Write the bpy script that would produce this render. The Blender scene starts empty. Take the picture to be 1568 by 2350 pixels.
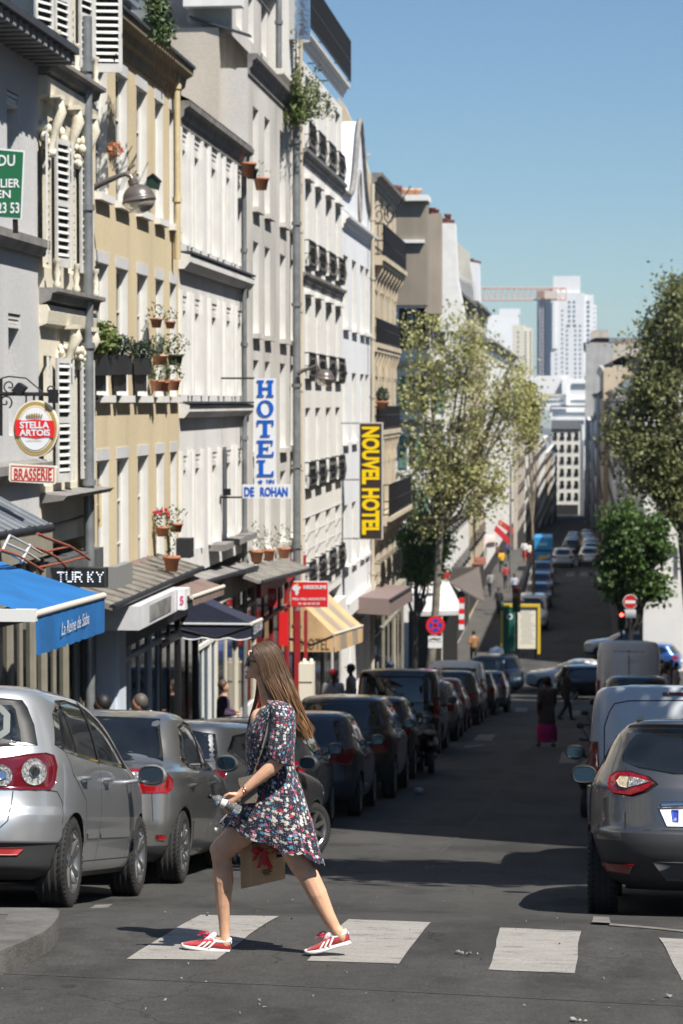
import bpy, bmesh, math, random
from mathutils import Vector, Matrix
from mathutils.bvhtree import BVHTree
R = math.radians
PI = math.pi
rnd = random.Random(7)
SC = bpy.context.scene
COL = SC.collection

# ---------------------------------------------------------------- camera
CAMZ = 3.12
YAW, PITCH, ROLL = R(5.76), R(2.588), R(0.0)
FPX = 5553.0
cam_data = bpy.data.cameras.new('camera')
cam = bpy.data.objects.new('camera', cam_data)
COL.objects.link(cam)
cam.location = (0, 0, CAMZ)
cam.rotation_euler = (PI / 2 - PITCH, ROLL, YAW)
cam_data.sensor_fit = 'HORIZONTAL'
cam_data.sensor_width = 24.0
cam_data.lens = 85.0
cam_data.clip_end = 6000
cam_data.clip_start = 0.5
cam_data.dof.use_dof = True
cam_data.dof.focus_distance = 14.2
cam_data.dof.aperture_fstop = 5.0
SC.camera = cam

# ---------------------------------------------------------------- daylight
SUN_AZ, SUN_EL = 48.0, 55.0       # azimuth: degrees from "behind the camera" towards the right
world = bpy.data.worlds.new('World')
SC.world = world
world.use_nodes = True
wn = world.node_tree
wn.nodes.clear()
wo = wn.nodes.new('ShaderNodeOutputWorld')
wb = wn.nodes.new('ShaderNodeBackground')
ws = wn.nodes.new('ShaderNodeTexSky')
ws.sky_type = 'NISHITA'
ws.sun_disc = False
ws.sun_elevation = R(SUN_EL)
ws.sun_rotation = R(180 - SUN_AZ)
ws.air_density = 1.0
ws.dust_density = 0.15
ws.ozone_density = 1.0
wb.inputs['Strength'].default_value = 0.058
wt = wn.nodes.new('ShaderNodeMix'); wt.data_type = 'RGBA'; wt.blend_type = 'MULTIPLY'; wt.inputs[0].default_value = 1.0
wt.inputs[7].default_value = (.65, .85, 1.02, 1)      # camera white balance of the photograph
hs = wn.nodes.new('ShaderNodeHueSaturation'); hs.inputs['Saturation'].default_value = .93
wn.links.new(ws.outputs[0], hs.inputs['Color']); wn.links.new(hs.outputs[0], wt.inputs[6])
wn.links.new(wt.outputs[2], wb.inputs[0])
wn.links.new(wb.outputs[0], wo.inputs[0])
sd = bpy.data.lights.new('sun', 'SUN')
sd.energy = 5.0
sd.angle = R(0.53)
sd.color = (1.0, 0.95, 0.87)
sun = bpy.data.objects.new('sun', sd)
COL.objects.link(sun)
_a, _e = R(SUN_AZ), R(SUN_EL)
SUNV = Vector((math.sin(_a) * math.cos(_e), -math.cos(_a) * math.cos(_e), math.sin(_e)))
sun.rotation_euler = SUNV.to_track_quat('Z', 'Y').to_euler()
sun.location = (20, -20, 60)
SC.view_settings.view_transform = 'Standard'
SC.view_settings.look = 'None'
SC.view_settings.exposure = 0.75
SC.view_settings.gamma = 1.0
SC.view_settings.use_curve_mapping = False
SC.cycles.use_denoising = True
SC.cycles.max_bounces = 8
SC.cycles.diffuse_bounces = 3
SC.cycles.glossy_bounces = 3
SC.cycles.transmission_bounces = 4
SC.cycles.transparent_max_bounces = 8
SC.cycles.caustics_reflective = False
SC.cycles.caustics_refractive = False
SC.cycles.sample_clamp_indirect = 6.0

# ---------------------------------------------------------------- reading positions off the photo (photo pixels at 1568 wide)
_camM = cam.rotation_euler.to_matrix()
CAMP = Vector((0, 0, CAMZ))
def ray(x, y):
    return (_camM @ Vector(((x - 784.0) / FPX, (1175.0 - y) / FPX, -1.0)))
def onX(x, y, X):
    d = ray(x, y); return CAMP + d * (X / d.x)
def onY(x, y, Y):
    d = ray(x, y); return CAMP + d * (Y / d.y)
XL = -7.0
def YL(x, X=XL):
    return onX(x, 924, X).y
def ZL(x, y, X=XL):
    return onX(x, y, X).z

# ground profile: street drops away from the crossing and levels out beyond the junction
_GP = [(-60, 5.0), (0, 1.2), (8, .36), (11.5, .12), (13.2, .0), (14.4, -.085), (15.3, -.175), (16.4, -.39), (18, -.68), (20.8, -1.09),
       (26.7, -1.91), (35.2, -2.92), (46, -4.0), (56, -4.98), (66, -5.9), (76, -6.88), (88, -8.15), (98, -9.1), (107, -9.82), (115, -10.15), (125, -10.3), (142, -10.3), (165, -9.95), (189, -9.7),
       (215, -10.5), (260, -12.3), (440, -19.2), (700, -28.0), (1500, -45.0), (6000, -60.0)]
def gz(y):
    n = len(_GP)
    if y <= _GP[0][0]: return _GP[0][1]
    if y >= _GP[-1][0]: return _GP[-1][1]
    for i in range(n - 1):
        if _GP[i][0] <= y <= _GP[i + 1][0]: break
    def sl(k):
        a, b = max(0, k - 1), min(n - 1, k + 1)
        return (_GP[b][1] - _GP[a][1]) / (_GP[b][0] - _GP[a][0])
    x0, y0 = _GP[i]; x1, y1 = _GP[i + 1]
    h = x1 - x0; t = (y - x0) / h
    return (2 * t ** 3 - 3 * t * t + 1) * y0 + (t ** 3 - 2 * t * t + t) * h * sl(i) + (-2 * t ** 3 + 3 * t * t) * y1 + (t ** 3 - t * t) * h * sl(i + 1)
def gslope(y, h=1.3):
    return math.atan((gz(y + h) - gz(y - h)) / (2 * h))
def onG(x, y, dz=0.0):
    d = ray(x, y)
    lo, hi = 5.0, 1500.0
    prev = None
    t = lo
    while t < hi:
        p = CAMP + d * (t / d.y)
        if p.z < gz(p.y) + dz: break
        prev = t; t *= 1.01
    a, b = (prev or lo), t
    for _ in range(30):
        m = (a + b) / 2
        p = CAMP + d * (m / d.y)
        if p.z < gz(p.y) + dz: b = m
        else: a = m
    return CAMP + d * (b / d.y)

# ---------------------------------------------------------------- objects, names and labels
WORLDCO = set()
def tag(o, label=None, cat=None, group=None, kind=None):
    if label: o['label'] = label
    if cat: o['category'] = cat
    if group: o['group'] = group
    if kind: o['kind'] = kind
    return o
def thing(name, label, cat, loc=(0, 0, 0), group=None, rot=(0, 0, 0), world=True):
    o = bpy.data.objects.new(name, None)
    COL.objects.link(o)
    o.location = loc; o.rotation_euler = rot
    o.empty_display_size = 0.2
    if world: WORLDCO.add(o.name)
    return tag(o, label, cat, group)
def adopt(o, parent):
    if parent is not None:
        o.parent = parent
        if parent.name in WORLDCO:
            o.location = Vector(o.location) - Vector(parent.location)
    return o
def inst(name, me, parent, loc=(0, 0, 0), rot=(0, 0, 0), scale=None):
    o = bpy.data.objects.new(name, me)
    COL.objects.link(o)
    o.location = loc; o.rotation_euler = rot
    if scale: o.scale = scale
    return adopt(o, parent)
def copy_tree(root, loc=None, rot=None, label=None, group=None, parent=None):
    c = root.copy(); COL.objects.link(c)
    if parent is not None: c.parent = parent
    if loc is not None: c.location = loc
    if rot is not None: c.rotation_euler = rot
    if label: c['label'] = label
    if group: c['group'] = group
    for ch in list(root.children):
        copy_tree(ch, parent=c)
    return c

class MB:
    """collects faces, builds ONE mesh"""
    def __init__(s):
        s.v = []; s.f = []; s.mi = []; s.sm = []; s.uv = None
    def add(s, vs, fs, mi=0, smooth=False):
        b = len(s.v)
        s.v += [tuple(p) for p in vs]
        for f in fs:
            s.f.append(tuple(b + i for i in f)); s.mi.append(mi); s.sm.append(smooth)
        return s
    def quad(s, a, b, c, d, mi=0):
        return s.add([a, b, c, d], [(0, 1, 2, 3)], mi)
    def box(s, x0, x1, y0, y1, z0, z1, mi=0):
        v = [(x0, y0, z0), (x1, y0, z0), (x1, y1, z0), (x0, y1, z0), (x0, y0, z1), (x1, y0, z1), (x1, y1, z1), (x0, y1, z1)]
        return s.add(v, [(0, 3, 2, 1), (4, 5, 6, 7), (0, 1, 5, 4), (1, 2, 6, 5), (2, 3, 7, 6), (3, 0, 4, 7)], mi)
    def hexa(s, c8, mi=0):
        return s.add(c8, [(0, 3, 2, 1), (4, 5, 6, 7), (0, 1, 5, 4), (1, 2, 6, 5), (2, 3, 7, 6), (3, 0, 4, 7)], mi)
    def bar(s, p, q, w, h=None, up=(0, 0, 1), mi=0):
        p, q = Vector(p), Vector(q); h = h or w
        d = (q - p).normalized(); u = Vector(up)
        a = d.cross(u)
        if a.length < 1e-4: a = d.cross(Vector((1, 0, 0)))
        a.normalize(); b = a.cross(d).normalized()
        a *= w / 2; b *= h / 2
        return s.hexa([p - a - b, p + a - b, q + a - b, q - a - b, p - a + b, p + a + b, q + a + b, q - a + b], mi)
    def tube(s, pts, r, seg=8, cap=True, mi=0, flat=1.0, up=None):
        pts = [Vector(p) for p in pts]; n = len(pts)
        rs = r if isinstance(r, (list, tuple)) else [r] * n
        vs = []; fs = []
        t0 = (pts[1] - pts[0]).normalized()
        a = Vector(up) if up else (Vector((0, 0, 1)) if abs(t0.z) < 0.9 else Vector((1, 0, 0)))
        for i in range(n):
            t = (pts[min(i + 1, n - 1)] - pts[max(i - 1, 0)])
            t = t.normalized() if t.length > 1e-9 else t0
            a = (a - t * a.dot(t))
            a = a.normalized() if a.length > 1e-6 else t.orthogonal().normalized()
            b = t.cross(a)
            for k in range(seg):
                th = 2 * PI * k / seg
                vs.append(pts[i] + a * math.cos(th) * rs[i] + b * math.sin(th) * rs[i] * flat)
        for i in range(n - 1):
            for k in range(seg):
                k2 = (k + 1) % seg
                fs.append((i * seg + k, i * seg + k2, (i + 1) * seg + k2, (i + 1) * seg + k))
        s.add(vs, fs, mi, True)
        if cap:
            s.add([vs[k] for k in range(seg)], [tuple(reversed(range(seg)))], mi)
            s.add([vs[(n - 1) * seg + k] for k in range(seg)], [tuple(range(seg))], mi)
        return s
    def lathe(s, prof, c=(0, 0, 0), axis='Z', seg=20, mi=0, smooth=True):
        vs = []; fs = []; c = Vector(c)
        for (r, z) in prof:
            for k in range(seg):
                th = 2 * PI * k / seg
                x, y = r * math.cos(th), r * math.sin(th)
                if axis == 'Z': p = Vector((x, y, z))
                elif axis == 'Y': p = Vector((x, z, y))
                else: p = Vector((z, x, y))
                vs.append(c + p)
        for i in range(len(prof) - 1):
            for k in range(seg):
                k2 = (k + 1) % seg
                fs.append((i * seg + k, i * seg + k2, (i + 1) * seg + k2, (i + 1) * seg + k))
        return s.add(vs, fs, mi, smooth)
    def blob(s, c, r, seg=12, rings=8, rot=None, mi=0):
        c = Vector(c); r = Vector(r) if not isinstance(r, (int, float)) else Vector((r, r, r))
        vs = []; fs = []
        for i in range(rings + 1):
            ph = PI * i / rings
            for k in range(seg):
                th = 2 * PI * k / seg
                p = Vector((math.sin(ph) * math.cos(th) * r.x, math.sin(ph) * math.sin(th) * r.y, math.cos(ph) * r.z))
                if rot is not None: p = rot @ p
                vs.append(c + p)
        for i in range(rings):
            for k in range(seg):
                k2 = (k + 1) % seg
                fs.append((i * seg + k, i * seg + k2, (i + 1) * seg + k2, (i + 1) * seg + k))
        return s.add(vs, fs, mi, True)
    def prism(s, outline, P, c0, c1, mi=0):
        """outline [(a,b)], P maps (a,b,c) to a point; extruded from c0 to c1"""
        n = len(outline)
        vs = [P(a, b, c0) for a, b in outline] + [P(a, b, c1) for a, b in outline]
        fs = [tuple(range(n)), tuple(reversed(range(n, 2 * n)))] + [(i, n + i, n + (i + 1) % n, (i + 1) % n) for i in range(n)]
        return s.add(vs, fs, mi)
    def mesh(s, name, mats, bevel=0.0):
        me = bpy.data.meshes.new(name)
        me.from_pydata([tuple(v) for v in s.v], [], s.f)
        if not isinstance(mats, (list, tuple)): mats = [mats]
        for m in mats: me.materials.append(m)
        me.polygons.foreach_set('material_index', s.mi)
        me.polygons.foreach_set('use_smooth', s.sm)
        me.update()
        return me
    def build(s, name, mats, parent=None, **kw):
        o = bpy.data.objects.new(name, s.mesh(name, mats))
        COL.objects.link(o)
        if parent is not None: adopt(o, parent)
        return o

# text: default font turned into mesh, fitted to a box
def text_mesh(body, P, a0, a1, b0, b1, depth=0.01, bold=0.0, shear=0.0, mi=0, mb=None, uniform=False):
    cu = bpy.data.curves.new('lettering', 'FONT')
    cu.body = body; cu.size = 1.0; cu.offset = bold; cu.resolution_u = 3; cu.extrude = 0.0
    cu.shear = shear
    o = bpy.data.objects.new('lettering', cu)
    COL.objects.link(o)
    dg = bpy.context.evaluated_depsgraph_get()
    me = bpy.data.meshes.new_from_object(o.evaluated_get(dg))
    bpy.data.objects.remove(o); bpy.data.curves.remove(cu)
    xs = [v.co.x for v in me.vertices]; ys = [v.co.y for v in me.vertices]
    x0, x1, y0, y1 = min(xs), max(xs), min(ys), max(ys)
    vs = [P(a0 + (v.co.x - x0) / (x1 - x0) * (a1 - a0), b0 + (v.co.y - y0) / (y1 - y0) * (b1 - b0), depth) for v in me.vertices]
    fs = [tuple(p.vertices) for p in me.polygons]
    m = mb or MB()
    m.add(vs, fs, mi)
    bpy.data.meshes.remove(me)
    return m

# ---------------------------------------------------------------- materials
MATS = {}
def lin(c):
    return tuple(((x / 255.0) / 12.92 if x / 255.0 <= 0.04045 else ((x / 255.0 + 0.055) / 1.055) ** 2.4) for x in c)
def pmat(name, col, rough=0.6, metal=0.0, coat=0.0, spec=0.5, noise=0.0, nscale=8.0, bump=0.0, bscale=40.0, emis=None, estr=0.0, stretch=None, trans=0.0, col2=None, sheen=0.0, coatr=0.03, sub=0.0, nlo=.35, nhi=.65, detail=5.0):
    """principled material; noise mixes towards a darker / second colour, bump adds fine relief"""
    if name in MATS: return MATS[name]
    m = bpy.data.materials.new(name); m.use_nodes = True
    nt = m.node_tree; b = nt.nodes['Principled BSDF']
    b.inputs['Base Color'].default_value = (*col, 1)
    b.inputs['Roughness'].default_value = rough
    b.inputs['Metallic'].default_value = metal
    b.inputs['Coat Weight'].default_value = coat
    b.inputs['Coat Roughness'].default_value = coatr
    b.inputs['Specular IOR Level'].default_value = spec
    b.inputs['Transmission Weight'].default_value = trans
    b.inputs['Sheen Weight'].default_value = sheen
    if sub:
        b.inputs['Subsurface Weight'].default_value = sub
        b.inputs['Subsurface Radius'].default_value = (0.02, 0.008, 0.004)
        b.inputs['Subsurface Scale'].default_value = 0.5
    if emis:
        b.inputs['Emission Color'].default_value = (*emis, 1)
        b.inputs['Emission Strength'].default_value = estr
    if noise or bump:
        tc = nt.nodes.new('ShaderNodeTexCoord'); mp = nt.nodes.new('ShaderNodeMapping')
        nt.links.new(tc.outputs['Object'], mp.inputs[0])
        if stretch: mp.inputs['Scale'].default_value = stretch
    if noise:
        n = nt.nodes.new('ShaderNodeTexNoise'); n.inputs['Scale'].default_value = nscale; n.inputs['Detail'].default_value = detail
        n.inputs['Roughness'].default_value = 0.6
        nt.links.new(mp.outputs[0], n.inputs[0])
        rp = nt.nodes.new('ShaderNodeMapRange'); rp.inputs[1].default_value = nlo; rp.inputs[2].default_value = nhi
        nt.links.new(n.outputs[0], rp.inputs[0])
        mx = nt.nodes.new('ShaderNodeMix'); mx.data_type = 'RGBA'
        c2 = col2 if col2 else tuple(c * (1 - noise) for c in col)
        mx.inputs[6].default_value = (*col, 1); mx.inputs[7].default_value = (*c2, 1)
        nt.links.new(rp.outputs[0], mx.inputs[0]); nt.links.new(mx.outputs[2], b.inputs['Base Color'])
    if bump:
        n2 = nt.nodes.new('ShaderNodeTexNoise'); n2.inputs['Scale'].default_value = bscale; n2.inputs['Detail'].default_value = 4
        nt.links.new(tc.outputs['Object'], n2.inputs[0])
        bp = nt.nodes.new('ShaderNodeBump'); bp.inputs['Strength'].default_value = bump; bp.inputs['Distance'].default_value = 0.02
        nt.links.new(n2.outputs[0], bp.inputs['Height']); nt.links.new(bp.outputs[0], b.inputs['Normal'])
    MATS[name] = m
    return m

def plaster(name, col, dirt=0.35, streak=True, rough=0.85):
    """painted render: broad tone changes, rain streaks running down, fine grain"""
    if name in MATS: return MATS[name]
    m = bpy.data.materials.new(name); m.use_nodes = True
    nt = m.node_tree; N = nt.nodes; L = nt.links; b = N['Principled BSDF']
    b.inputs['Roughness'].default_value = rough
    b.inputs['Specular IOR Level'].default_value = 0.2
    tc = N.new('ShaderNodeTexCoord')
    def noise(scale, st, det=4.0):
        mp = N.new('ShaderNodeMapping'); mp.inputs['Scale'].default_value = st
        L.new(tc.outputs['Object'], mp.inputs[0])
        n = N.new('ShaderNodeTexNoise'); n.inputs['Scale'].default_value = scale; n.inputs['Detail'].default_value = det
        L.new(mp.outputs[0], n.inputs[0]); return n.outputs[0]
    a = noise(0.55, (1, 1, 1)); s = noise(1.0, (1.3, 1.3, .12), 7.0); g = noise(14.0, (1, 1, 1), 5.0)
    def rng(o, lo, hi, v0, v1):
        r = N.new('ShaderNodeMapRange'); r.inputs[1].default_value = lo; r.inputs[2].default_value = hi
        r.inputs[3].default_value = v0; r.inputs[4].default_value = v1; L.new(o, r.inputs[0]); return r.outputs[0]
    def mul(x, y):
        mm = N.new('ShaderNodeMath'); mm.operation = 'MULTIPLY'; L.new(x, mm.inputs[0]); L.new(y, mm.inputs[1]); return mm.outputs[0]
    f = mul(rng(a, .35, .68, 1.0, 1 - dirt * .55), rng(g, .3, .7, 1.04, .93))
    if streak: f = mul(f, rng(s, .5, .8, 1.0, 1 - dirt * .8))
    hsv = N.new('ShaderNodeMix'); hsv.data_type = 'RGBA'; hsv.blend_type = 'MULTIPLY'; hsv.inputs[0].default_value = 1.0
    hsv.inputs[6].default_value = (*col, 1)
    cb = N.new('ShaderNodeCombineColor'); 
    L.new(f, cb.inputs[0]); L.new(f, cb.inputs[1]); L.new(f, cb.inputs[2])
    L.new(cb.outputs[0], hsv.inputs[7]); L.new(hsv.outputs[2], b.inputs['Base Color'])
    bp = N.new('ShaderNodeBump'); bp.inputs['Strength'].default_value = .25; bp.inputs['Distance'].default_value = .02
    L.new(noise(30.0, (1, 1, 1), 5.0), bp.inputs['Height']); L.new(bp.outputs[0], b.inputs['Normal'])
    MATS[name] = m
    return m
# ================================================================ GROUND
def asphalt_mat():
    m = bpy.data.materials.new('asphalt'); m.use_nodes = True
    nt = m.node_tree; N = nt.nodes; L = nt.links; b = N['Principled BSDF']
    b.inputs['Roughness'].default_value = .82; b.inputs['Specular IOR Level'].default_value = .35
    tc = N.new('ShaderNodeTexCoord')
    def noise(scale, st=(1, 1, 1), det=4.0, rough=.55):
        mp = N.new('ShaderNodeMapping'); mp.inputs['Scale'].default_value = st
        L.new(tc.outputs['Object'], mp.inputs[0])
        n = N.new('ShaderNodeTexNoise'); n.inputs['Scale'].default_value = scale; n.inputs['Detail'].default_value = det
        n.inputs['Roughness'].default_value = rough
        L.new(mp.outputs[0], n.inputs[0]); return n.outputs[0]
    def rng(o, lo, hi, v0, v1):
        r = N.new('ShaderNodeMapRange'); r.inputs[1].default_value = lo; r.inputs[2].default_value = hi
        r.inputs[3].default_value = v0; r.inputs[4].default_value = v1; L.new(o, r.inputs[0]); return r.outputs[0]
    def mth(op, x, y):
        mm = N.new('ShaderNodeMath'); mm.operation = op
        for i, q in enumerate((x, y)):
            if isinstance(q, (int, float)): mm.inputs[i].default_value = q
            else: L.new(q, mm.inputs[i])
        return mm.outputs[0]
    big = rng(noise(.35, (1, .5, 1), 3), .3, .7, .78, 1.18)
    trk = rng(noise(1.6, (1.6, .12, 1), 4), .35, .7, .86, 1.12)
    mid = rng(noise(9, (1, 1, 1), 5), .3, .7, .86, 1.14)
    fin = rng(noise(60, (1, 1, 1), 4, .85), .28, .72, .35, 1.75)
    v = N.new('ShaderNodeTexVoronoi'); v.inputs['Scale'].default_value = 26; L.new(tc.outputs['Object'], v.inputs[0])
    spk = rng(v.outputs['Distance'], .03, .09, 1.0, 0.0)     # small pale stones and specks
    selv = noise(30, (1, 1, 1), 1); spk = mth('MULTIPLY', spk, rng(selv, .58, .64, 0, 1))
    f = mth('MULTIPLY', mth('MULTIPLY', big, trk), mth('MULTIPLY', mid, fin))
    stain = rng(noise(.8, (1.0, .6, 1), 7, .65), .50, .60, 1.06, .66)
    val = mth('ADD', mth('MULTIPLY', mth('MULTIPLY', f, stain), .050), mth('MULTIPLY', spk, .16))
    # cracks
    vc = N.new('ShaderNodeTexVoronoi'); vc.feature = 'DISTANCE_TO_EDGE'; vc.inputs['Scale'].default_value = .28
    wv = N.new('ShaderNodeVectorMath'); wv.operation = 'ADD'
    nw = N.new('ShaderNodeTexNoise'); nw.inputs['Scale'].default_value = 1.4; nw.inputs['Detail'].default_value = 6; L.new(tc.outputs['Object'], nw.inputs[0])
    sc_ = N.new('ShaderNodeVectorMath'); sc_.operation = 'SCALE'; sc_.inputs['Scale'].default_value = 1.6
    L.new(nw.outputs['Color'], sc_.inputs[0]); L.new(sc_.outputs[0], wv.inputs[0]); L.new(tc.outputs['Object'], wv.inputs[1]); L.new(wv.outputs[0], vc.inputs[0])
    crack = rng(vc.outputs[0], .0, .006, .45, 1.0)
    val = mth('MULTIPLY', val, crack)
    cb = N.new('ShaderNodeCombineColor'); L.new(val, cb.inputs[0]); L.new(mth('MULTIPLY', val, .965), cb.inputs[1]); L.new(mth('MULTIPLY', val, .91), cb.inputs[2])
    L.new(cb.outputs[0], b.inputs['Base Color'])
    bp = N.new('ShaderNodeBump'); bp.inputs['Strength'].default_value = .6; bp.inputs['Distance'].default_value = .006
    L.new(fin, bp.inputs['Height']); L.new(bp.outputs[0], b.inputs['Normal'])
    return m
ASPH = asphalt_mat()

ys = [-60, -40, -20, -10, -5]; y = 0.0
while y < 130: ys.append(y); y += 1.0
while y < 460: ys.append(y); y += 6.0
ys += [500, 600, 700, 900, 1200, 1500, 2500, 6000]
def sheet(name, xs, yl, dz, mat, parent=None, kind='structure'):
    m = MB()
    vs = [(x, yy, gz(yy) + dz) for yy in yl for x in xs]
    nx = len(xs)
    fs = [(j * nx + i, j * nx + i + 1, (j + 1) * nx + i + 1, (j + 1) * nx + i) for j in range(len(yl) - 1) for i in range(nx - 1)]
    m.add(vs, fs, 0, True)
    o = m.build(name, mat, parent)
    if kind: o['kind'] = kind
    return o
road = sheet('road', [-3000, -400, -60, -20, -7, -3, 0, 3, 7, 20, 60, 400, 3000], ys, 0, ASPH)

PAVE = pmat('pavement_asphalt', (.085, .08, .074), .9, noise=.35, nscale=1.2, bump=.4, bscale=60)
KERB = pmat('kerb_granite', (.12, .115, .108), .85, noise=.45, nscale=5, bump=.4, bscale=50)
def pavement(name, x0, x1, y0, y1, kerb_x):
    yl = [y0]; y = math.ceil(y0)
    while y < y1: 
        if y > yl[-1] + .01: yl.append(float(y))
        y += 1 if y < 130 else 6
    yl.append(y1)
    m = MB()
    H = .13
    ks = 1 if kerb_x > (x0 + x1) / 2 else -1
    a, bb = (x0, kerb_x - .3 * ks) if ks > 0 else (kerb_x - .3 * ks, x1)
    for i in range(len(yl) - 1):
        p, q = yl[i], yl[i + 1]
        m.quad((a, p, gz(p) + H), (bb, p, gz(p) + H), (bb, q, gz(q) + H), (a, q, gz(q) + H))
    m.quad((x0, y0, gz(y0) - .3), (x1, y0, gz(y0) - .3), (x1, y0, gz(y0) + H), (x0, y0, gz(y0) + H))
    o = m.build(name, PAVE); o['kind'] = 'structure'
    # kerb stones one by one while they show, joined beyond
    y = y0; far = MB(); k = 0
    while y < y1 - .05:
        L_ = min(1.0, y1 - y)
        z0, z1 = gz(y), gz(y + L_)
        xa, xb = sorted((kerb_x, kerb_x - .292 * ks))
        t = MB() if y < 60 else far
        e = .006
        t.hexa([(xa, y + e, z0 - .2), (xb, y + e, z0 - .2), (xb, y + L_ - e, z1 - .2), (xa, y + L_ - e, z1 - .2),
                (xa, y + e, z0 + H + .004), (xb, y + e, z0 + H + .004), (xb, y + L_ - e, z1 + H + .004), (xa, y + L_ - e, z1 + H + .004)])
        if y < 60: t.build('kerb_stone', KERB, o)
        y += L_
    if far.v:
        fo = far.build('kerb_stones', KERB, o); fo['kind'] = 'stuff'
    return o
pavement('pavement_left', XL - .5, -5.05, 16.2, 94.0, -5.05)
pavement('pavement_right', 2.15, 5.0, 19.5, 94.0, 2.15)
pavement('pavement_far_left', XL - .5, -4.3, 119.5, 430.0, -4.3)
pavement('pavement_far_right', 1.6, 3.4, 119.5, 430.0, 1.6)

# built-out pavement corner at the bottom left
def corner_pavement():
    px = [(-420, 2078), (110, 2086), (130, 2088), (137, 2093), (134, 2105), (122, 2122), (104, 2138), (60, 2160), (0, 2184), (-160, 2225)]
    pts = [(q.x, q.y) for q in (onG(x, y, .13) for x, y in px)]
    pts = [(-30, pts[0][1])] + pts + [(-30, pts[-1][1] - 2)]
    def ins(p, k):
        n = len(pts); out = []
        for i in range(n):
            a = Vector(pts[i - 1]); b = Vector(pts[i]); c = Vector(pts[(i + 1) % n])
            d1 = (b - a).normalized(); d2 = (c - b).normalized(); nn = Vector((d1.y + d2.y, -d1.x - d2.x))
            out.append(b - (-nn.normalized()) * k * -1 if False else b + nn.normalized() * k)
        return out
    inner = ins(pts, .3)
    # make sure "inner" is really inside
    if inner[4].x > pts[4][0]: inner = ins(pts, -.3)
    m = MB(); H = .13
    m.add([(p.x, p.y, gz(p.y) + H) for p in inner], [tuple(range(len(inner)))])
    o = m.build('pavement_corner', PAVE); o['kind'] = 'structure'
    for i in range(1, len(pts) - 1):
        if pts[i][0] < -6.5: continue
        a, b = pts[i], pts[(i + 1)]; c, d = inner[(i + 1)], inner[i]
        k = MB()
        k.hexa([(a[0], a[1], gz(a[1]) - .1), (b[0], b[1], gz(b[1]) - .1), (c.x, c.y, gz(c.y) - .1), (d.x, d.y, gz(d.y) - .1),
                (a[0], a[1], gz(a[1]) + H + .004), (b[0], b[1], gz(b[1]) + H + .004), (c.x, c.y, gz(c.y) + H + .004), (d.x, d.y, gz(d.y) + H + .004)])
        k.build('kerb_stone', KERB, o)
    return o
corner_pavement()

# painted markings: worn white paint, sheets 4 mm above the road
def paint_mat():
    m = bpy.data.materials.new('worn_road_paint'); m.use_nodes = True
    nt = m.node_tree; N = nt.nodes; L = nt.links; b = N['Principled BSDF']
    b.inputs['Roughness'].default_value = .75
    tc = N.new('ShaderNodeTexCoord')
    def noise(scale, st, det):
        mp = N.new('ShaderNodeMapping'); mp.inputs['Scale'].default_value = st
        L.new(tc.outputs['Object'], mp.inputs[0])
        n = N.new('ShaderNodeTexNoise'); n.inputs['Scale'].default_value = scale; n.inputs['Detail'].default_value = det; n.inputs['Roughness'].default_value = .65
        L.new(mp.outputs[0], n.inputs[0]); return n.outputs[0]
    r = N.new('ShaderNodeValToRGB'); L.new(noise(4, (1.0, 2.6, 1), 9), r.inputs[0])
    e = r.color_ramp.elements; e[0].position = .33; e[0].color = (.10, .095, .088, 1); e[1].position = .43; e[1].color = (.255, .24, .22, 1)
    x = e.new(.66); x.color = (.30, .285, .262, 1)
    r2 = N.new('ShaderNodeMix'); r2.data_type = 'RGBA'; r2.blend_type = 'MULTIPLY'; r2.inputs[0].default_value = .6
    L.new(r.outputs[0], r2.inputs[6])
    n2 = N.new('ShaderNodeMapRange'); n2.inputs[1].default_value = .3; n2.inputs[2].default_value = .7; n2.inputs[3].default_value = .5; n2.inputs[4].default_value = 1.25
    L.new(noise(70, (1, 1, 1), 3), n2.inputs[0]); cb = N.new('ShaderNodeCombineColor')
    for i in range(3): L.new(n2.outputs[0], cb.inputs[i])
    L.new(cb.outputs[0], r2.inputs[7]); L.new(r2.outputs[2], b.inputs['Base Color'])
    return m
PAINT = paint_mat()
PAINT2 = pmat('very_worn_road_paint', (.2, .19, .17), .8, noise=.55, nscale=7)
def ground_quad(name, px, mat, parent=road, dz=.004, n=6):
    """px: four photo corners of a mark on the road, near-left, near-right, far-right, far-left"""
    P = [onG(*p) for p in px]
    m = MB(); vs = []; fs = []
    for j in range(n + 1):
        for i in range(n + 1):
            u, v = i / n, j / n
            a = P[0].lerp(P[1], u); b = P[3].lerp(P[2], u); q = a.lerp(b, v)
            jx = rnd.uniform(-.006, .006) if i in (0, n) or j in (0, n) else 0
            jy = rnd.uniform(-.008, .008) if i in (0, n) or j in (0, n) else 0
            vs.append((q.x + jx, q.y + jy, gz(q.y + jy) + dz))
    for j in range(n):
        for i in range(n):
            k = j * (n + 1) + i; fs.append((k, k + 1, k + n + 2, k + n + 1))
    m.add(vs, fs)
    return m.build(name, mat, parent)
for q in [((292, 2202), (497, 2204), (640, 2104), (462, 2101)),
          ((704, 2206), (914, 2213), (990, 2118), (802, 2111)),
          ((1122, 2227), (1320, 2235), (1333, 2138), (1150, 2130)),
          ((1566, 2251), (1760, 2262), (1716, 2166), (1513, 2153)),
          ]:
    ground_quad('crossing_stripe', q, PAINT)
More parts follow.
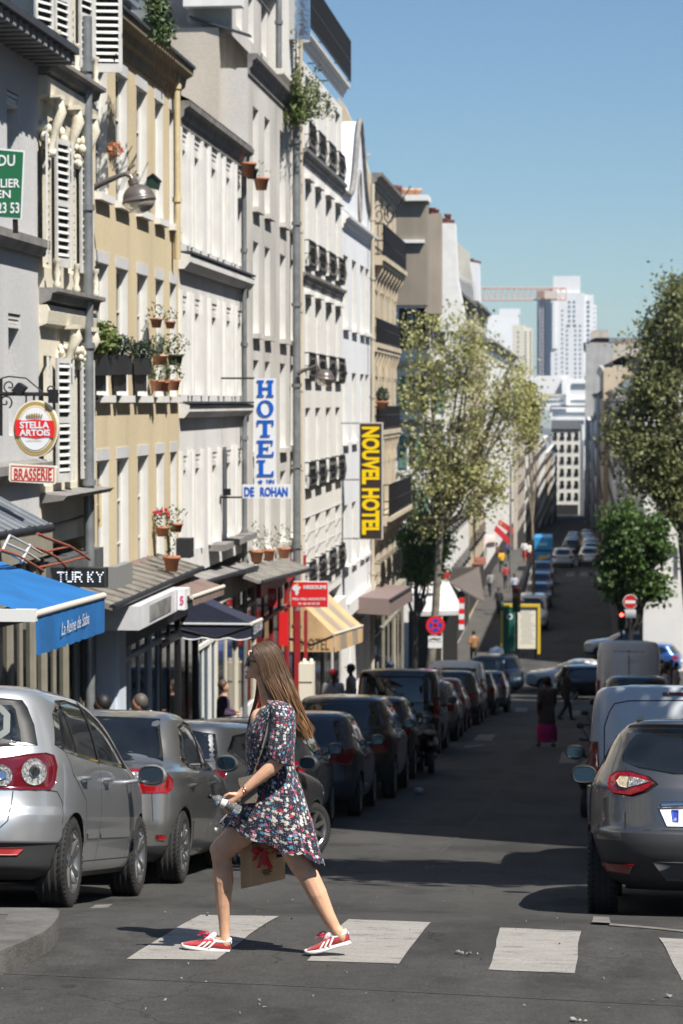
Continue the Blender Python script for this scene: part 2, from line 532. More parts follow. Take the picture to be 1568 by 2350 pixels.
for q in [((1180, 1634), (1209, 1635), (1212, 1625), (1185, 1624)), ((1302, 1642), (1332, 1643), (1332, 1631), (1305, 1630)),
          ((1238, 1636), (1266, 1637), (1268, 1627), (1243, 1626)),
          ((1283, 1752), (1325, 1752), (1325, 1726), (1290, 1726)), ((1085, 1700), (1128, 1700), (1138, 1686), (1100, 1686)),
          ((1298, 1323), (1318, 1323), (1320, 1312), (1302, 1312)), ((1331, 1323), (1350, 1323), (1350, 1312), (1334, 1312)), ((1366, 1323), (1384, 1323), (1381, 1312), (1365, 1312)),
          ((1064, 1716), (1110, 1712), (1112, 1709), (1070, 1712)), ((205, 2086), (250, 2084), (258, 2076), (218, 2078)),
          ((1360, 2118), (1402, 2120), (1400, 2106), (1362, 2104))]:
    ground_quad('road_mark', q, PAINT2, n=2)
ground_quad('edge_line', ((1400, 2124), (1600, 2143), (1600, 2139), (1400, 2120)), PAINT2, n=2)
# patches of newer asphalt, a joint line
ASPH2 = pmat('asphalt_patch', (.052, .050, .047), .85, noise=.4, nscale=5, bump=.5, bscale=90)
ASPH3 = pmat('asphalt_old', (.098, .093, .086), .85, noise=.35, nscale=4, bump=.5, bscale=90)
def gstrip(name, pts, w, mat, dz=.003):
    m = MB(); n = len(pts)
    Q = [onG(*p) for p in pts]
    for i in range(n - 1):
        a, b = Q[i], Q[i + 1]; d = Vector((b.y - a.y, a.x - b.x)).normalized() * w / 2
        K = 6
        for k in range(K):
            p = a.lerp(b, k / K); q = a.lerp(b, (k + 1) / K)
            m.quad((p.x - d.x, p.y - d.y, gz(p.y - d.y) + dz), (p.x + d.x, p.y + d.y, gz(p.y + d.y) + dz), (q.x + d.x, q.y + d.y, gz(q.y + d.y) + dz), (q.x - d.x, q.y - d.y, gz(q.y - d.y) + dz))
    return m.build(name, mat, road)
gstrip('asphalt_joint', [(1345, 1560 + 0), (1180, 1760), (1010, 1960)], .05, ASPH2)
gstrip('asphalt_seam', [(0, 2235), (640, 2262), (1568, 2310)], .012, ASPH2)


# litter: scraps of paper, leaves and grit scattered on the road
lm = MB()
def scrap(x, y, s, dz=.01):
    p = onG(x, y); a = rnd.uniform(0, PI); n = rnd.choice((4, 5, 6))
    vs = [(p.x + math.cos(a + 2 * PI * k / n) * s * rnd.uniform(.5, 1), p.y + math.sin(a + 2 * PI * k / n) * s * rnd.uniform(.7, 1.3), gz(p.y) + dz + rnd.uniform(-.004, .012)) for k in range(n)]
    c = (p.x, p.y, gz(p.y) + dz + s * .4)
    lm.add(vs + [c], [(k, (k + 1) % n, n) for k in range(n)])
for k in range(95):
    x = rnd.uniform(0, 1568); y = 1990 + 350 * rnd.random() ** .8
    if x < 340 and y < 2200: continue
    scrap(x, y, rnd.choice((.004, .005, .007, .007, .011)) * rnd.uniform(.7, 1.4), .004)
for k in range(60):
    x = rnd.uniform(380, 1330); scrap(x, rnd.uniform(1990, 2130), .006 * rnd.uniform(.6, 2), .004)
for x, y in ((1330, 2346), (1318, 2345), (1344, 2347), (1062, 2192), (1074, 2195), (1052, 2190), (1068, 2188), (1080, 2191), (1580, 2310), (1535, 2290), (1500, 2300)):
    scrap(x, y, rnd.uniform(.012, .024))
for k in range(14): scrap(1010 + rnd.uniform(-30, 30) * 1.2, 1992 + rnd.uniform(-6, 6), rnd.uniform(.006, .016))
lo = lm.build('litter', pmat('paper_scrap', (.26, .25, .23), .9, noise=.6, nscale=3)); lo['kind'] = 'stuff'
lo['label'] = 'scraps of pale paper and grit scattered over the asphalt'
# a flattened cup near the shaded middle of the street
p = onG(962, 1822)
pg = MB(); pg.blob((p.x, p.y, p.z + .05), (.09, .07, .06), 10, 6)
o = pg.build('crumpled_bag', pmat('crumpled_plastic', (.35, .35, .34), .5, bump=1.0, bscale=25)); tag(o, 'small crumpled grey plastic bag lying in the shaded roadway', 'bag')
# ================================================================ FACADES
class Fr:
    """facade frame: u runs along the wall, d outward, z up"""
    def __init__(s, kind, c):
        s.k, s.c = kind, c
        s.rot = {'L': -PI / 2, 'R': PI / 2, 'F': PI}[kind]
    def p(s, u, d, z):
        if s.k == 'L': return (s.c + d, u, z)
        if s.k == 'R': return (s.c - d, u, z)
        return (u, s.c - d, z)
def fbox(m, fr, u0, u1, d0, d1, z0, z1, mi=0):
    return m.hexa([fr.p(u0, d0, z0), fr.p(u1, d0, z0), fr.p(u1, d1, z0), fr.p(u0, d1, z0), fr.p(u0, d0, z1), fr.p(u1, d0, z1), fr.p(u1, d1, z1), fr.p(u0, d1, z1)], mi)
def fbar(m, fr, u0, u1, prof, mi=0):
    """cornice or band: prof [(d,z)] extruded along u"""
    n = len(prof)
    vs = [fr.p(u0, d, z) for d, z in prof] + [fr.p(u1, d, z) for d, z in prof]
    fs = [tuple(range(n)), tuple(reversed(range(n, 2 * n)))] + [(i, n + i, n + (i + 1) % n, (i + 1) % n) for i in range(n)]
    return m.add(vs, fs, mi)

GLASS = pmat('window_glass', (.035, .042, .048), .06, spec=.9, noise=.5, nscale=.8)
GLASSD = pmat('shop_glass', (.012, .014, .016), .05, spec=.8, noise=.6, nscale=.9)
FRAMEW = pmat('window_frame_white', (.62, .61, .58), .5)
CURT = pmat('curtain', (.5, .48, .44), .9, noise=.3, nscale=6, stretch=(6, 6, .5))
DARKIN = pmat('dark_interior', (.02, .019, .018), .9)
IRON = pmat('iron_black', (.018, .018, .02), .45, metal=.3)
ZINC = pmat('zinc', (.30, .33, .36), .42, metal=.35, noise=.3, nscale=1.2, bump=.1)
SLATE = pmat('slate', (.05, .055, .065), .6, noise=.35, nscale=3)
WHITE = pmat('white_render', (.72, .71, .69), .8, noise=.12, nscale=2)
DARKCORN = pmat('weathered_cornice', (.25, .24, .23), .85, noise=.4, nscale=3, bump=.3)
PIPE = pmat('zinc_pipe', (.26, .28, .29), .45, metal=.4, noise=.3, nscale=4)

WCACHE = {}
def window_meshes(w, h, style):
    key = (round(w, 2), round(h, 2), style)
    if key in WCACHE: return WCACHE[key]
    w, h = key[0], key[1]
    fm = MB(); t = .055; D = .05
    def b(x0, x1, z0, z1, d=D): fm.box(x0, x1, -d, 0, z0, z1)
    b(-w / 2, -w / 2 + t, 0, h); b(w / 2 - t, w / 2, 0, h)
    b(-w / 2 + t, w / 2 - t, 0, t); b(-w / 2 + t, w / 2 - t, h - t, h)
    b(-t * .6, t * .6, t, h - t, D * 1.1)
    nb = 2 if h > 1.5 else 1
    for k in range(1, nb + 1):
        z = h * k / (nb + 1)
        b(-w / 2 + t, -t * .6, z - .014, z + .014, D * .7); b(t * .6, w / 2 - t, z - .014, z + .014, D * .7)
    f = fm.mesh('window', FRAMEW)
    g = MB(); g.quad((-w / 2 + .02, -.028, .02), (w / 2 - .02, -.028, .02), (w / 2 - .02, -.028, h - .02), (-w / 2 + .02, -.028, h - .02))
    g = g.mesh('pane', GLASS)
    c = MB()
    for sgn in (-1, 1):
        for k in range(6):
            x0 = sgn * (w / 2 - .03 - k * .035); x1 = sgn * (w / 2 - .03 - (k + 1) * .035)
            c.quad((x0, -.07 - .02 * (k % 2), .04), (x1, -.07 - .02 * ((k + 1) % 2), .04), (x1, -.07 - .02 * ((k + 1) % 2), h - .05), (x0, -.07 - .02 * (k % 2), h - .05))
    c = c.mesh('curtain', CURT)
    WCACHE[key] = (f, g, c)
    return WCACHE[key]

def facade(bld, fr, u0, u1, z0, z1, wins, wall, reveal=None, depth=.17, pane=True, sill=None, sill_out=.13, lintel=None, box=0.0, boxmat=None, name='wall', back=.9):
    """wall with real openings. wins: (ua, ub, za, zb). adds window parts, sills, roller-blind boxes"""
    us = sorted({u0, u1} | {w[0] for w in wins} | {w[1] for w in wins})
    zs = sorted({z0, z1} | {w[2] for w in wins} | {w[3] for w in wins})
    m = MB()
    for i in range(len(us) - 1):
        # merge vertical runs
        k = 0
        while k < len(zs) - 1:
            uc = (us[i] + us[i + 1]) / 2
            def hole(kk):
                zc = (zs[kk] + zs[kk + 1]) / 2
                return any(w[0] < uc < w[1] and w[2] < zc < w[3] for w in wins)
            if hole(k): k += 1; continue
            k2 = k
            while k2 + 1 < len(zs) - 1 and not hole(k2 + 1): k2 += 1
            m.quad(fr.p(us[i], 0, zs[k]), fr.p(us[i + 1], 0, zs[k]), fr.p(us[i + 1], 0, zs[k2 + 1]), fr.p(us[i], 0, zs[k2 + 1]))
            k = k2 + 1
    # wall thickness, ends and top
    m.quad(fr.p(u0, -back, z0), fr.p(u0, 0, z0), fr.p(u0, 0, z1), fr.p(u0, -back, z1))
    m.quad(fr.p(u1, -back, z0), fr.p(u1, 0, z0), fr.p(u1, 0, z1), fr.p(u1, -back, z1))
    m.quad(fr.p(u0, -back, z1), fr.p(u1, -back, z1), fr.p(u1, 0, z1), fr.p(u0, 0, z1))
    rv = reveal or wall
    ri = 1
    D = depth + .0
    for (a, b, c, d) in wins:
        m.quad(fr.p(a, 0, c), fr.p(a, -D, c), fr.p(a, -D, d), fr.p(a, 0, d), ri)
        m.quad(fr.p(b, 0, c), fr.p(b, -D, c), fr.p(b, -D, d), fr.p(b, 0, d), ri)
        m.quad(fr.p(a, 0, d), fr.p(b, 0, d), fr.p(b, -D, d), fr.p(a, -D, d), ri)
        m.quad(fr.p(a, 0, c), fr.p(b, 0, c), fr.p(b, -D, c), fr.p(a, -D, c), ri)
        if not pane:
            m.quad(fr.p(a, -D, c), fr.p(b, -D, c), fr.p(b, -D, d), fr.p(a, -D, d), 2)
    m.build(name, [wall, rv, GLASS], bld)
    for (a, b, c, d) in wins:
        if pane:
            f, g, cu = window_meshes(b - a, d - c, 0)
            loc = fr.p((a + b) / 2, -D + .05, c)
            fo = inst('window', f, bld, loc, (0, 0, fr.rot))
            go = inst('pane', g, fo)
            if rnd.random() < .55: inst('curtain', cu, fo)
        if sill:
            s = MB(); fbox(s, fr, a - .08, b + .08, .0, sill_out, c - .11, c - .004)
            s.build('sill', sill, bld)
        if lintel:
            s = MB(); fbox(s, fr, a - .05, b + .05, .0, .035, d + .002, d + .16)
            s.build('lintel', lintel, bld)
        if box:
            s = MB()
            for k in range(3): fbox(s, fr, a + .01, b - .01, -D + .06, -.02 - .012 * (k % 2), d - .02 - (k + 1) * box / 3 + .008, d - .02 - k * box / 3)
            s.build('blind_box', boxmat or FRAMEW, bld)

def cornice(bld, fr, u0, u1, z, h, out, mat, name='cornice'):
    m = MB()
    fbar(m, fr, u0, u1, [(0, z - h), (out * .18, z - h), (out * .22, z - h * .72), (out * .45, z - h * .62), (out * .55, z - h * .35), (out * .95, z - h * .22), (out, z), (0, z)])
    return m.build(name, mat, bld)
def band(bld, fr, u0, u1, z, h, out, mat, name='string_course'):
    m = MB(); fbar(m, fr, u0, u1, [(0, z - h), (out * .5, z - h), (out, z - h * .5), (out, z), (0, z + .04)])
    return m.build(name, mat, bld)
def body(bld, fr, u0, u1, z0, z1, deep, mat, name='side_wall'):
    """the building's volume behind its street wall"""
    m = MB(); fbox(m, fr, u0, u1, -deep, -.9, z0, z1)
    return m.build(name, mat, bld)
def pipe(bld, fr, u, z0, z1, r=.05, mat=None, d=.09, name='downpipe'):
    m = MB(); m.tube([fr.p(u, d, z0), fr.p(u, d, z1)], r, 8)
    z = z0 + 1
    while z < z1:
        m.tube([fr.p(u, d, z - .04), fr.p(u, d, z + .04)], r * 1.35, 8); z += 1.9
    return m.build(name, mat or PIPE, bld)
def cols(xs, X=XL):
    return [(YL(a, X), YL(b, X)) for a, b in xs]
# ================================================================ LEFT SIDE OF THE STREET
LF = Fr('L', XL)
def rows(xref, prs, X=XL):
    return [(ZL(xref, yb, X), ZL(xref, yt, X)) for yt, yb in prs]
def grid(cs, rs):
    return [(a, b, c, d) for (a, b) in cs for (c, d) in rs]
GREY1 = plaster('render_pale_grey', (.56, .56, .565), .2)
BEIGE = plaster('render_beige', (.62, .52, .35), .22)
WGREY = plaster('render_white_grey', (.66, .65, .635), .2)
HGREY = plaster('render_worn_grey', (.56, .54, .505), .4)
WARMW = plaster('render_warm_white', (.70, .68, .64), .15)
WBLUE = plaster('render_cool_white', (.70, .71, .73), .12)
CREAM = plaster('cream_paint', (.70, .65, .53), .25)
STONE = plaster('limestone', (.55, .47, .35), .3)
TAN = plaster('gable_render', (.52, .465, .40), .35)
BROWNG = plaster('brown_gable_render', (.27, .235, .19), .3)
REVW = pmat('white_reveal', (.70, .69, .66), .75, noise=.1, nscale=3)
OCHREP = pmat('ochre_pipe', (.55, .45, .27), .6, noise=.2, nscale=6)
SHUT = pmat('shutter_paint', (.58, .58, .56), .6, noise=.2, nscale=5)
YSTART = 21.0

def cut(x): return YL(x)
Y90, Y205, Y410, Y562, Y690, Y785, Y853, Y912 = [cut(v) for v in (90, 205, 411, 563, 690, 785, 853, 912)]

# ---- B1: grey house at the left edge
b = thing('town_house', 'low pale grey house at the left edge behind the oval beer sign', 'house', (XL, 26, gz(26)), group=None)
zt = ZL(60, 112)
cs = [(YL(-60), YL(-25)), (YL(18), YL(48))]
rs = rows(18, [(205, 490), (662, 960)])
SH1 = ZL(60, 1195)
facade(b, LF, 20.0, Y90, SH1, zt, grid([(23, 23.9), (25.8, 26.7), (YL(20), YL(49))], [(ZL(20, 490), ZL(20, 205)), (ZL(20, 1000), ZL(20, 718))]), GREY1, depth=.24, box=.16, boxmat=FRAMEW)
band(b, LF, 20.0, Y90, ZL(60, 545), .2, .16, DARKCORN)
band(b, LF, 20.0, Y90, ZL(60, 1062), .22, .18, DARKCORN)
m = MB(); fbox(m, LF, 20, Y90 - .02, -9, .55, zt, zt + .09); m.build('eaves', SLATE, b)
for k in range(34):
    u = 20.2 + k * .32
    if u > Y90 - .1: break
    m = MB(); fbox(m, LF, u, u + .14, .0, .5, zt - .13, zt - .01); m.build('rafter_end', DARKCORN, b)
body(b, LF, 20.0, Y90 - .01, gz(30) - 1, zt, 9, GREY1)
m = MB(); fbox(m, LF, 20, Y90 - .02, -8, -.4, zt + .1, zt + .5); m.build('roof', SLATE, b)

# ---- B2: narrow ornate cream building with louvred shutters
b = thing('town_house', 'narrow ornate cream building with louvred shutters and carved brackets, left of the beige house', 'house', (XL, 32, gz(32)))
c1 = [(YL(60), YL(97)), (YL(150), YL(182))]
zz = lambda y: ZL(150, y)
top = ZL(150, -260)
wrows = [(zz(145), zz(-110)), (zz(625), zz(330)), (zz(1108), zz(820))]
wcols = [(YL(100), YL(119)), (YL(158), YL(176))]
facade(b, LF, Y90, Y205, ZL(150, 1240), top, grid(wcols, wrows), CREAM, reveal=CREAM, depth=.2)
body(b, LF, Y90 + .004, Y205 - .01, gz(30) - 1, top, 8, TAN, 'gable_wall')
# the louvred shutters folded back on the wall
def shutter(bld, fr, u, z0, z1, w=.45, ang=0.0, hinge=1, d0=.05, name='shutter', mat=SHUT):
    """louvred leaf hinged at u, swung out by ang from the wall; slats are its own pieces"""
    ca, sa = math.cos(ang), math.sin(ang)
    def P(a, n, z):   # a along leaf, n normal to leaf
        uu = u + hinge * (a * ca - n * sa); dd = d0 + a * sa + n * ca
        return fr.p(uu, dd, z)
    m = MB(); t = .055; th = .03
    def bx(a0, a1, za, zb):
        m.hexa([P(a0, 0, za), P(a1, 0, za), P(a1, th, za), P(a0, th, za), P(a0, 0, zb), P(a1, 0, zb), P(a1, th, zb), P(a0, th, zb)])
    bx(0, t, z0, z1); bx(w - t, w, z0, z1); bx(t, w - t, z0, z0 + .12); bx(t, w - t, z1 - .07, z1); bx(t, w - t, (z0 + z1) / 2 - .04, (z0 + z1) / 2 + .04)
    o = m.build(name, mat, bld)
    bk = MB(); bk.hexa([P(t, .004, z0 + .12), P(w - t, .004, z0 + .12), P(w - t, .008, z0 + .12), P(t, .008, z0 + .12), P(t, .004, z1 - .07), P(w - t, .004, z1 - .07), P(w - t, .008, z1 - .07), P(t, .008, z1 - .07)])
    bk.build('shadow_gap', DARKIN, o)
    zc = z0 + .15; first = None
    while zc < z1 - .12:
        if abs(zc - (z0 + z1) / 2) > .07:
            s = MB(); s.hexa([P(t, .006, zc + .035), P(w - t, .006, zc + .035), P(w - t, .014, zc + .035), P(t, .014, zc + .035),
                              P(t, .034, zc - .01), P(w - t, .034, zc - .01), P(w - t, .042, zc - .004), P(t, .042, zc - .004)])
            s.build('slat', mat, o)
        zc += .098
    return o
for ri, (za, zb) in enumerate(wrows):
    for (ua, ub) in wcols:
        shutter(b, LF, ua, za + .03, zb - .02, .42, R(12), -1)
        shutter(b, LF, ub, za + .03, zb - .02, .44, R(12), 1)
# one shutter of the top floor swung out square to the wall, and one beside it
shutter(b, LF, YL(203), ZL(203, 168), ZL(203, -200), .42, R(78), 1, .08)
shutter(b, LF, YL(72), ZL(90, 118), ZL(90, -250), .42, R(20), 1, .06)
# slabs and carved consoles
for yy, out in ((172, .27), (672, .25)):
    z = ZL(150, yy)
    m = MB(); fbar(m, LF, Y90 + .02, Y205 - .02, [(0, z - .22), (out * .6, z - .16), (out * .7, z - .07), (out, z - .05), (out, z), (0, z)]); m.build('balcony_slab', DARKCORN, b)
    m = MB(); fbar(m, LF, Y90 + .02, Y205 - .02, [(0, z - .5), (out * .42, z - .46), (out * .5, z - .3), (out * .42, z - .22), (0, z - .22)]); m.build('frieze', CREAM, b)
    for u in ((YL(104), YL(146), YL(184)) if yy < 300 else (YL(139), YL(182))):
        m = MB(); k = .62 if yy < 300 else .45
        pts = [LF.p(u, .2, z - .5), LF.p(u, .22, z - .5 - .25 * k), LF.p(u, .15, z - .5 - .6 * k), LF.p(u, .11, z - .5 - .9 * k), LF.p(u, .08, z - .5 - 1.15 * k)]
        m.tube(pts, [.06, .085, .06, .04, .06], 8)
        m.blob(LF.p(u, .2, z - .52 - .18 * k), (.075, .065, .1), 8, 6); m.blob(LF.p(u, .1, z - .5 - 1.1 * k), (.065, .065, .06), 8, 6)
        fbox(m, LF, u - .1, u + .1, .02, .26, z - .5, z - .44)
        m.build('console', CREAM, b)
        g = MB()
        for q in range(16):
            g.blob(LF.p(u + rnd.uniform(-.34, .34), -.0 + rnd.uniform(0, .1), z - .5 - k * (.75 + rnd.uniform(-.25, .3))), (rnd.uniform(.035, .07), rnd.uniform(.04, .08), rnd.uniform(.04, .08)), 6, 5)
        g.build('carved_ornament', CREAM, b)['kind'] = 'stuff'
    for k in range(3):   # small turned posts of the balcony
        u = YL(100 + 45 * k); m = MB(); m.lathe([(.045, 0), (.06, .04), (.03, .1), (.05, .2), (.03, .3), (.055, .34), (.055, .38)], LF.p(u, out * .75, z), seg=8); m.build('baluster', CREAM, b)
z = ZL(150, 1128)
m = MB(); fbar(m, LF, Y90 + .02, Y205 - .03, [(0, z - .1), (.3, z - .06), (.36, z), (0, z + .03)]); m.build('balcony_slab', DARKCORN, b)
for yy in range(812, 1110, 46):     # quoin blocks up the pier
    m = MB(); fbox(m, LF, YL(186), YL(201), 0, .05, ZL(190, yy + 26), ZL(190, yy)); m.build('quoin', CREAM, b)
for yy in range(330, 640, 46):
    m = MB(); fbox(m, LF, YL(184), YL(200), 0, .045, ZL(190, yy + 26), ZL(190, yy)); m.build('quoin', CREAM, b)
pipe(b, LF, YL(203, XL + .14), gz(34), ZL(205, 60), .075, d=.14)

# ---- B3: beige house
b = thing('town_house', 'beige rendered house with white window reveals, planters on its sills and a mansard roof', 'house', (XL, 38, gz(38)))
c3 = cols([(222, 249), (268, 294), (316, 339), (358, 376), (391, 405)])
c3b = [(a - .05, q) for a, q in c3]
r3 = rows(222, [(132, 441), (600, 906), (1058, 1372)])
zt = ZL(204, 52)
facade(b, LF, Y205, Y410, ZL(222, 1400), zt, grid(c3, r3), BEIGE, reveal=REVW, depth=.165, sill=REVW, sill_out=.10)
WOODF = pmat('worn_green_frame', (.16, .2, .18), .6)
for (a, q) in c3:
    for (za, zb) in r3:     # grey-blue painted band over each opening
        m = MB(); fbox(m, LF, a - .06, q + .04, .0, .012, zb + .001, zb + .17); m.build('lintel_band', GREY1, b)
CORB = plaster('weathered_beige_cornice', (.30, .25, .17), .5)
cornice(b, LF, Y205, Y410 - .02, zt + .36, .5, .28, CORB)
m = MB(); fbox(m, LF, Y205, Y410, -.4, .31, zt + .36, zt + .41); m.build('gutter', SLATE, b)
# mansard
m = MB(); zm = zt + .42
m.add([LF.p(Y205 + .5, -.15, zm), LF.p(Y410, -.15, zm), LF.p(Y410, -1.3, zm + 3.4), LF.p(Y205 + .5, -1.3, zm + 3.4), LF.p(Y410, -9, zm + 3.6), LF.p(Y205 + .5, -9, zm + 3.6), LF.p(Y410, -9, zm), LF.p(Y205 + .5, -9, zm)],
      [(0, 1, 2, 3), (3, 2, 4, 5), (1, 6, 4, 2), (0, 3, 5, 7)])
mo = m.build('mansard_roof', ZINC, b)
for k in range(9):
    u = Y205 + .9 + k * .75
    if u > Y410 - .05: break
    m = MB(); m.bar(LF.p(u, -.12, zm + .02), LF.p(u, -1.27, zm + 3.4), .04, .03); m.build('zinc_seam', ZINC, mo)
for u in (Y205 + 2.0, Y205 + 4.2, Y205 + 6.2):
    m = MB(); fbox(m, LF, u - .5, u + .5, -1.2, -.12, zm + .5, zm + 2.1); d = m.build('dormer', ZINC, b)
    m = MB(); fbox(m, LF, u - .38, u + .38, -.118, -.10, zm + .62, zm + 1.95); m.build('dormer_window', GLASS, d)
# dark railings and a flower box hanging at the roof edge
m = MB()
for k in range(16):
    u = Y410 - 1.6 + k * .1; m.tube([LF.p(u, .4, zm + 1.25), LF.p(u, .4, zm + 2.0)], .011, 5)
for z in (1.25, 2.0): m.tube([LF.p(Y410 - 1.65, .4, zm + z), LF.p(Y410 + 0.0, .4, zm + z)], .014, 5)
m.build('roof_railing', IRON, b)
body(b, LF, Y205 + .004, Y410 - .004, gz(36) - 1, zm + .02, 9, TAN, 'gable_wall')
pipe(b, LF, YL(408, XL + .1), ZL(410, 600), zt + .2, .06, OCHREP, .1)
pipe(b, LF, YL(212), ZL(212, 1210), ZL(212, 1110), .028, OCHREP, .1)
m = MB(); m.tube([LF.p(YL(280) + t * .25, .03, ZL(280, 915) + (.02 if t % 2 else 0)) for t in range(-8, 20)], .018, 5); m.build('cable', IRON, b)

# ---- B4: white-grey house with blind boxes
b = thing('town_house', 'white grey house with slatted blind boxes over its windows, right of the beige house', 'house', (XL, 45, gz(45)))
c4 = cols([(413, 430), (441, 460), (480, 499), (514, 531), (540, 556)])
r4 = rows(441, [(322, 566), (684, 905), (1044, 1262)])
zt = ZL(412, 262)
facade(b, LF, Y410, Y562, ZL(412, 1330), zt, grid(c4, r4), WGREY, reveal=REVW, depth=.15, box=.24, boxmat=FRAMEW)
for (a, q) in c4:      # white surrounds
    for (za, zb) in r4:
        m = MB(); fbox(m, LF, a - .14, a - .01, 0, .06, za - .02, zb + .08); m.build('window_jamb', WHITE, b); m = MB(); fbox(m, LF, q + .01, q + .12, 0, .06, za - .02, zb + .08); m.build('window_jamb', WHITE, b)
    for (za, zb) in r4:
        m = MB(); fbox(m, LF, a + .04, a + .07, -.06, .03, za, za + .75); m.build('guard_rail', IRON, b)
cornice(b, LF, Y410, Y562, zt + .22, .42, .2, DARKCORN)
band(b, LF, Y410, Y562, ZL(412, 585), .24, .2, WGREY); band(b, LF, Y410, Y562, ZL(412, 930), .22, .18, WGREY)
for yy in (576, 921):
    m = MB(); z = ZL(412, yy); fbox(m, LF, Y410 + .01, Y562 - .01, 0, .23, z - .04, z); m.build('lead_capping', SLATE, b)
for (a, q) in c4[2:]:
    z = r4[2][0]; m = MB(); fbox(m, LF, a - .1, q + .1, 0, .3, z - .14, z - .02); m.build('sill', DARKCORN, b)
m = MB(); m.add([LF.p(Y410, .2, zt + .24), LF.p(Y562, .2, zt + .24), LF.p(Y562, -4, zt + 2.2), LF.p(Y410, -4, zt + 2.2), LF.p(Y410, -4, zt), LF.p(Y562, -4, zt)], [(0, 1, 2, 3), (3, 2, 5, 4)]); m.build('roof', ZINC, b)
body(b, LF, Y410 + .004, Y562 - .004, gz(45) - 1, zt + .2, 8, WGREY)
pipe(b, LF, YL(561, XL + .09), gz(49), zt, .055)

# ---- B5: tall worn grey hotel
HX = XL + .06
HF = Fr('L', HX)
b = thing('hotel_building', 'tall worn grey hotel building with a set-back attic, behind the blue lettered sign', 'hotel', (HX, 53, gz(53)))
c5 = cols([(575, 588), (602, 614), (637, 650), (661, 671)])
r5 = rows(602, [(267, 490), (565, 770), (829, 1032), (1090, 1262)])
zt = ZL(602, 195)
facade(b, HF, Y562, Y690, ZL(602, 1318), zt, grid(c5, r5), HGREY, reveal=REVW, depth=.2, sill=HGREY, sill_out=.13)
cornice(b, HF, Y562, YL(672), zt + .3, .42, .2, DARKCORN)
# attic storey
zt2 = ZL(602, -40)
AF = Fr('L', HX - .35)
ca = cols([(575, 588), (602, 614), (630, 642)])
facade(b, AF, Y562, YL(645), zt + .7, zt2, grid(ca, [(zt + 1.0, zt + 3.1)]), HGREY, reveal=REVW, depth=.25, name='attic_wall')
cornice(b, AF, Y562, YL(650), zt2 + .3, .4, .2, DARKCORN)
# bare gable facing the camera, with a shallow flue
gx1 = HX - .02
m = MB(); m.box(-22, gx1 - .9, Y562 - .03, Y562 + .5, gz(50), zt + .9); m.box(-22, gx1 - .35 - 1.6, Y562 - .026, Y562 + .5, zt + .9, zt2 + 3); m.build('gable_wall', TAN, b)
m = MB(); m.box(-8.9, -7.5, Y562 - .22, Y562 - .03, ZL(480, 300), zt + .8); m.build('flue', TAN, b)
m = MB(); m.box(-8.2, -7.0, Y562 - .45, Y562 - .03, zt + 1.2, zt2 + 2.5); fo = m.build('flue', WHITE, b)
m = MB(); m.hexa([(-8.1, Y562 - .3, zt + 1.0), (-6.85, Y562 - .3, zt + .6), (-6.85, Y562 - .03, zt + .6), (-8.1, Y562 - .03, zt + 1.0), (-8.1, Y562 - .3, zt + 1.04), (-6.85, Y562 - .3, zt + .64), (-6.85, Y562 - .03, zt + .64), (-8.1, Y562 - .03, zt + 1.04)]); m.build('flashing', SLATE, b)
# tall pale flue between the two hotels with foil wrap
m = MB(); fbox(m, HF, YL(648), Y690, -1.5, .0, zt + .7, ZL(670, -120)); m.build('flue_wall', WARMW, b)
FOIL = pmat('foil', (.7, .72, .75), .22, metal=1.0, bump=1.0, bscale=9)
m = MB(); m.tube([HF.p(YL(662), .15, ZL(662, 95)), HF.p(YL(662), .15, ZL(662, -80))], .32, 14); m.build('foil_wrap', FOIL, b)
pipe(b, HF, YL(641, HX + .09), zt + .6, zt2, .07)
pipe(b, HF, YL(681, HX + .16), gz(57), zt + .3, .09, d=.16)
pipe(b, HF, YL(691, HX + .12), gz(58), ZL(688, -60), .05, plaster('pipe_cream', (.52, .46, .36), .4), .12)
body(b, HF, Y562 + .6, Y690 - .004, gz(54) - 1, zt2, 8, HGREY)

# ---- B6: white hotel with black window guards
b = thing('hotel_building', 'white building with black iron window guards and a long railed roof terrace', 'hotel', (XL, 64, gz(64)))
c6 = cols([(701, 713), (724, 736), (748, 760), (770, 781)])
r6 = rows(701, [(170, 340), (415, 612), (680, 870), (936, 1122), (1187, 1352)])
zt = ZL(692, 135)
facade(b, LF, Y690, Y785, ZL(700, 1400), zt, grid(c6, r6), WARMW, reveal=REVW, depth=.17)
cornice(b, LF, Y690, Y785, ZL(692, 85) + .1, .35, .25, WHITE)
cornice(b, LF, Y690, Y785, ZL(700, 348), .32, .17, DARKCORN); cornice(b, LF, Y690, Y785, ZL(700, 628), .28, .15, DARKCORN)
def guard(bld, fr, a, q, z, h=.62, out=.2):
    m = MB(); n = 9
    for t in (0, .5, 1):
        zz = z + h * t; m.tube([fr.p(a, 0, zz), fr.p(a, out, zz), fr.p(q, out, zz), fr.p(q, 0, zz)], .02 if t != .5 else .012, 5)
    for k in range(n + 1):
        u = a + (q - a) * k / n; m.tube([fr.p(u, out, z), fr.p(u, out + .05 * (k % 2), z + h * .4), fr.p(u, out, z + h)], .014, 4)
        if k % 3 == 1: m.lathe([(.05, -.012), (.05, .012)], fr.p(u, out, z + h * .5), 'X' if fr.k != 'F' else 'Y', 8)
    m.box(*([min(fr.p(a, 0, 0)[0], fr.p(q, out, 0)[0]), max(fr.p(a, 0, 0)[0], fr.p(q, out, 0)[0]), min(fr.p(a, 0, 0)[1], fr.p(q, out, 0)[1]), max(fr.p(a, 0, 0)[1], fr.p(q, out, 0)[1]), z - .05, z - .01]))
    return m.build('window_guard', IRON, bld)
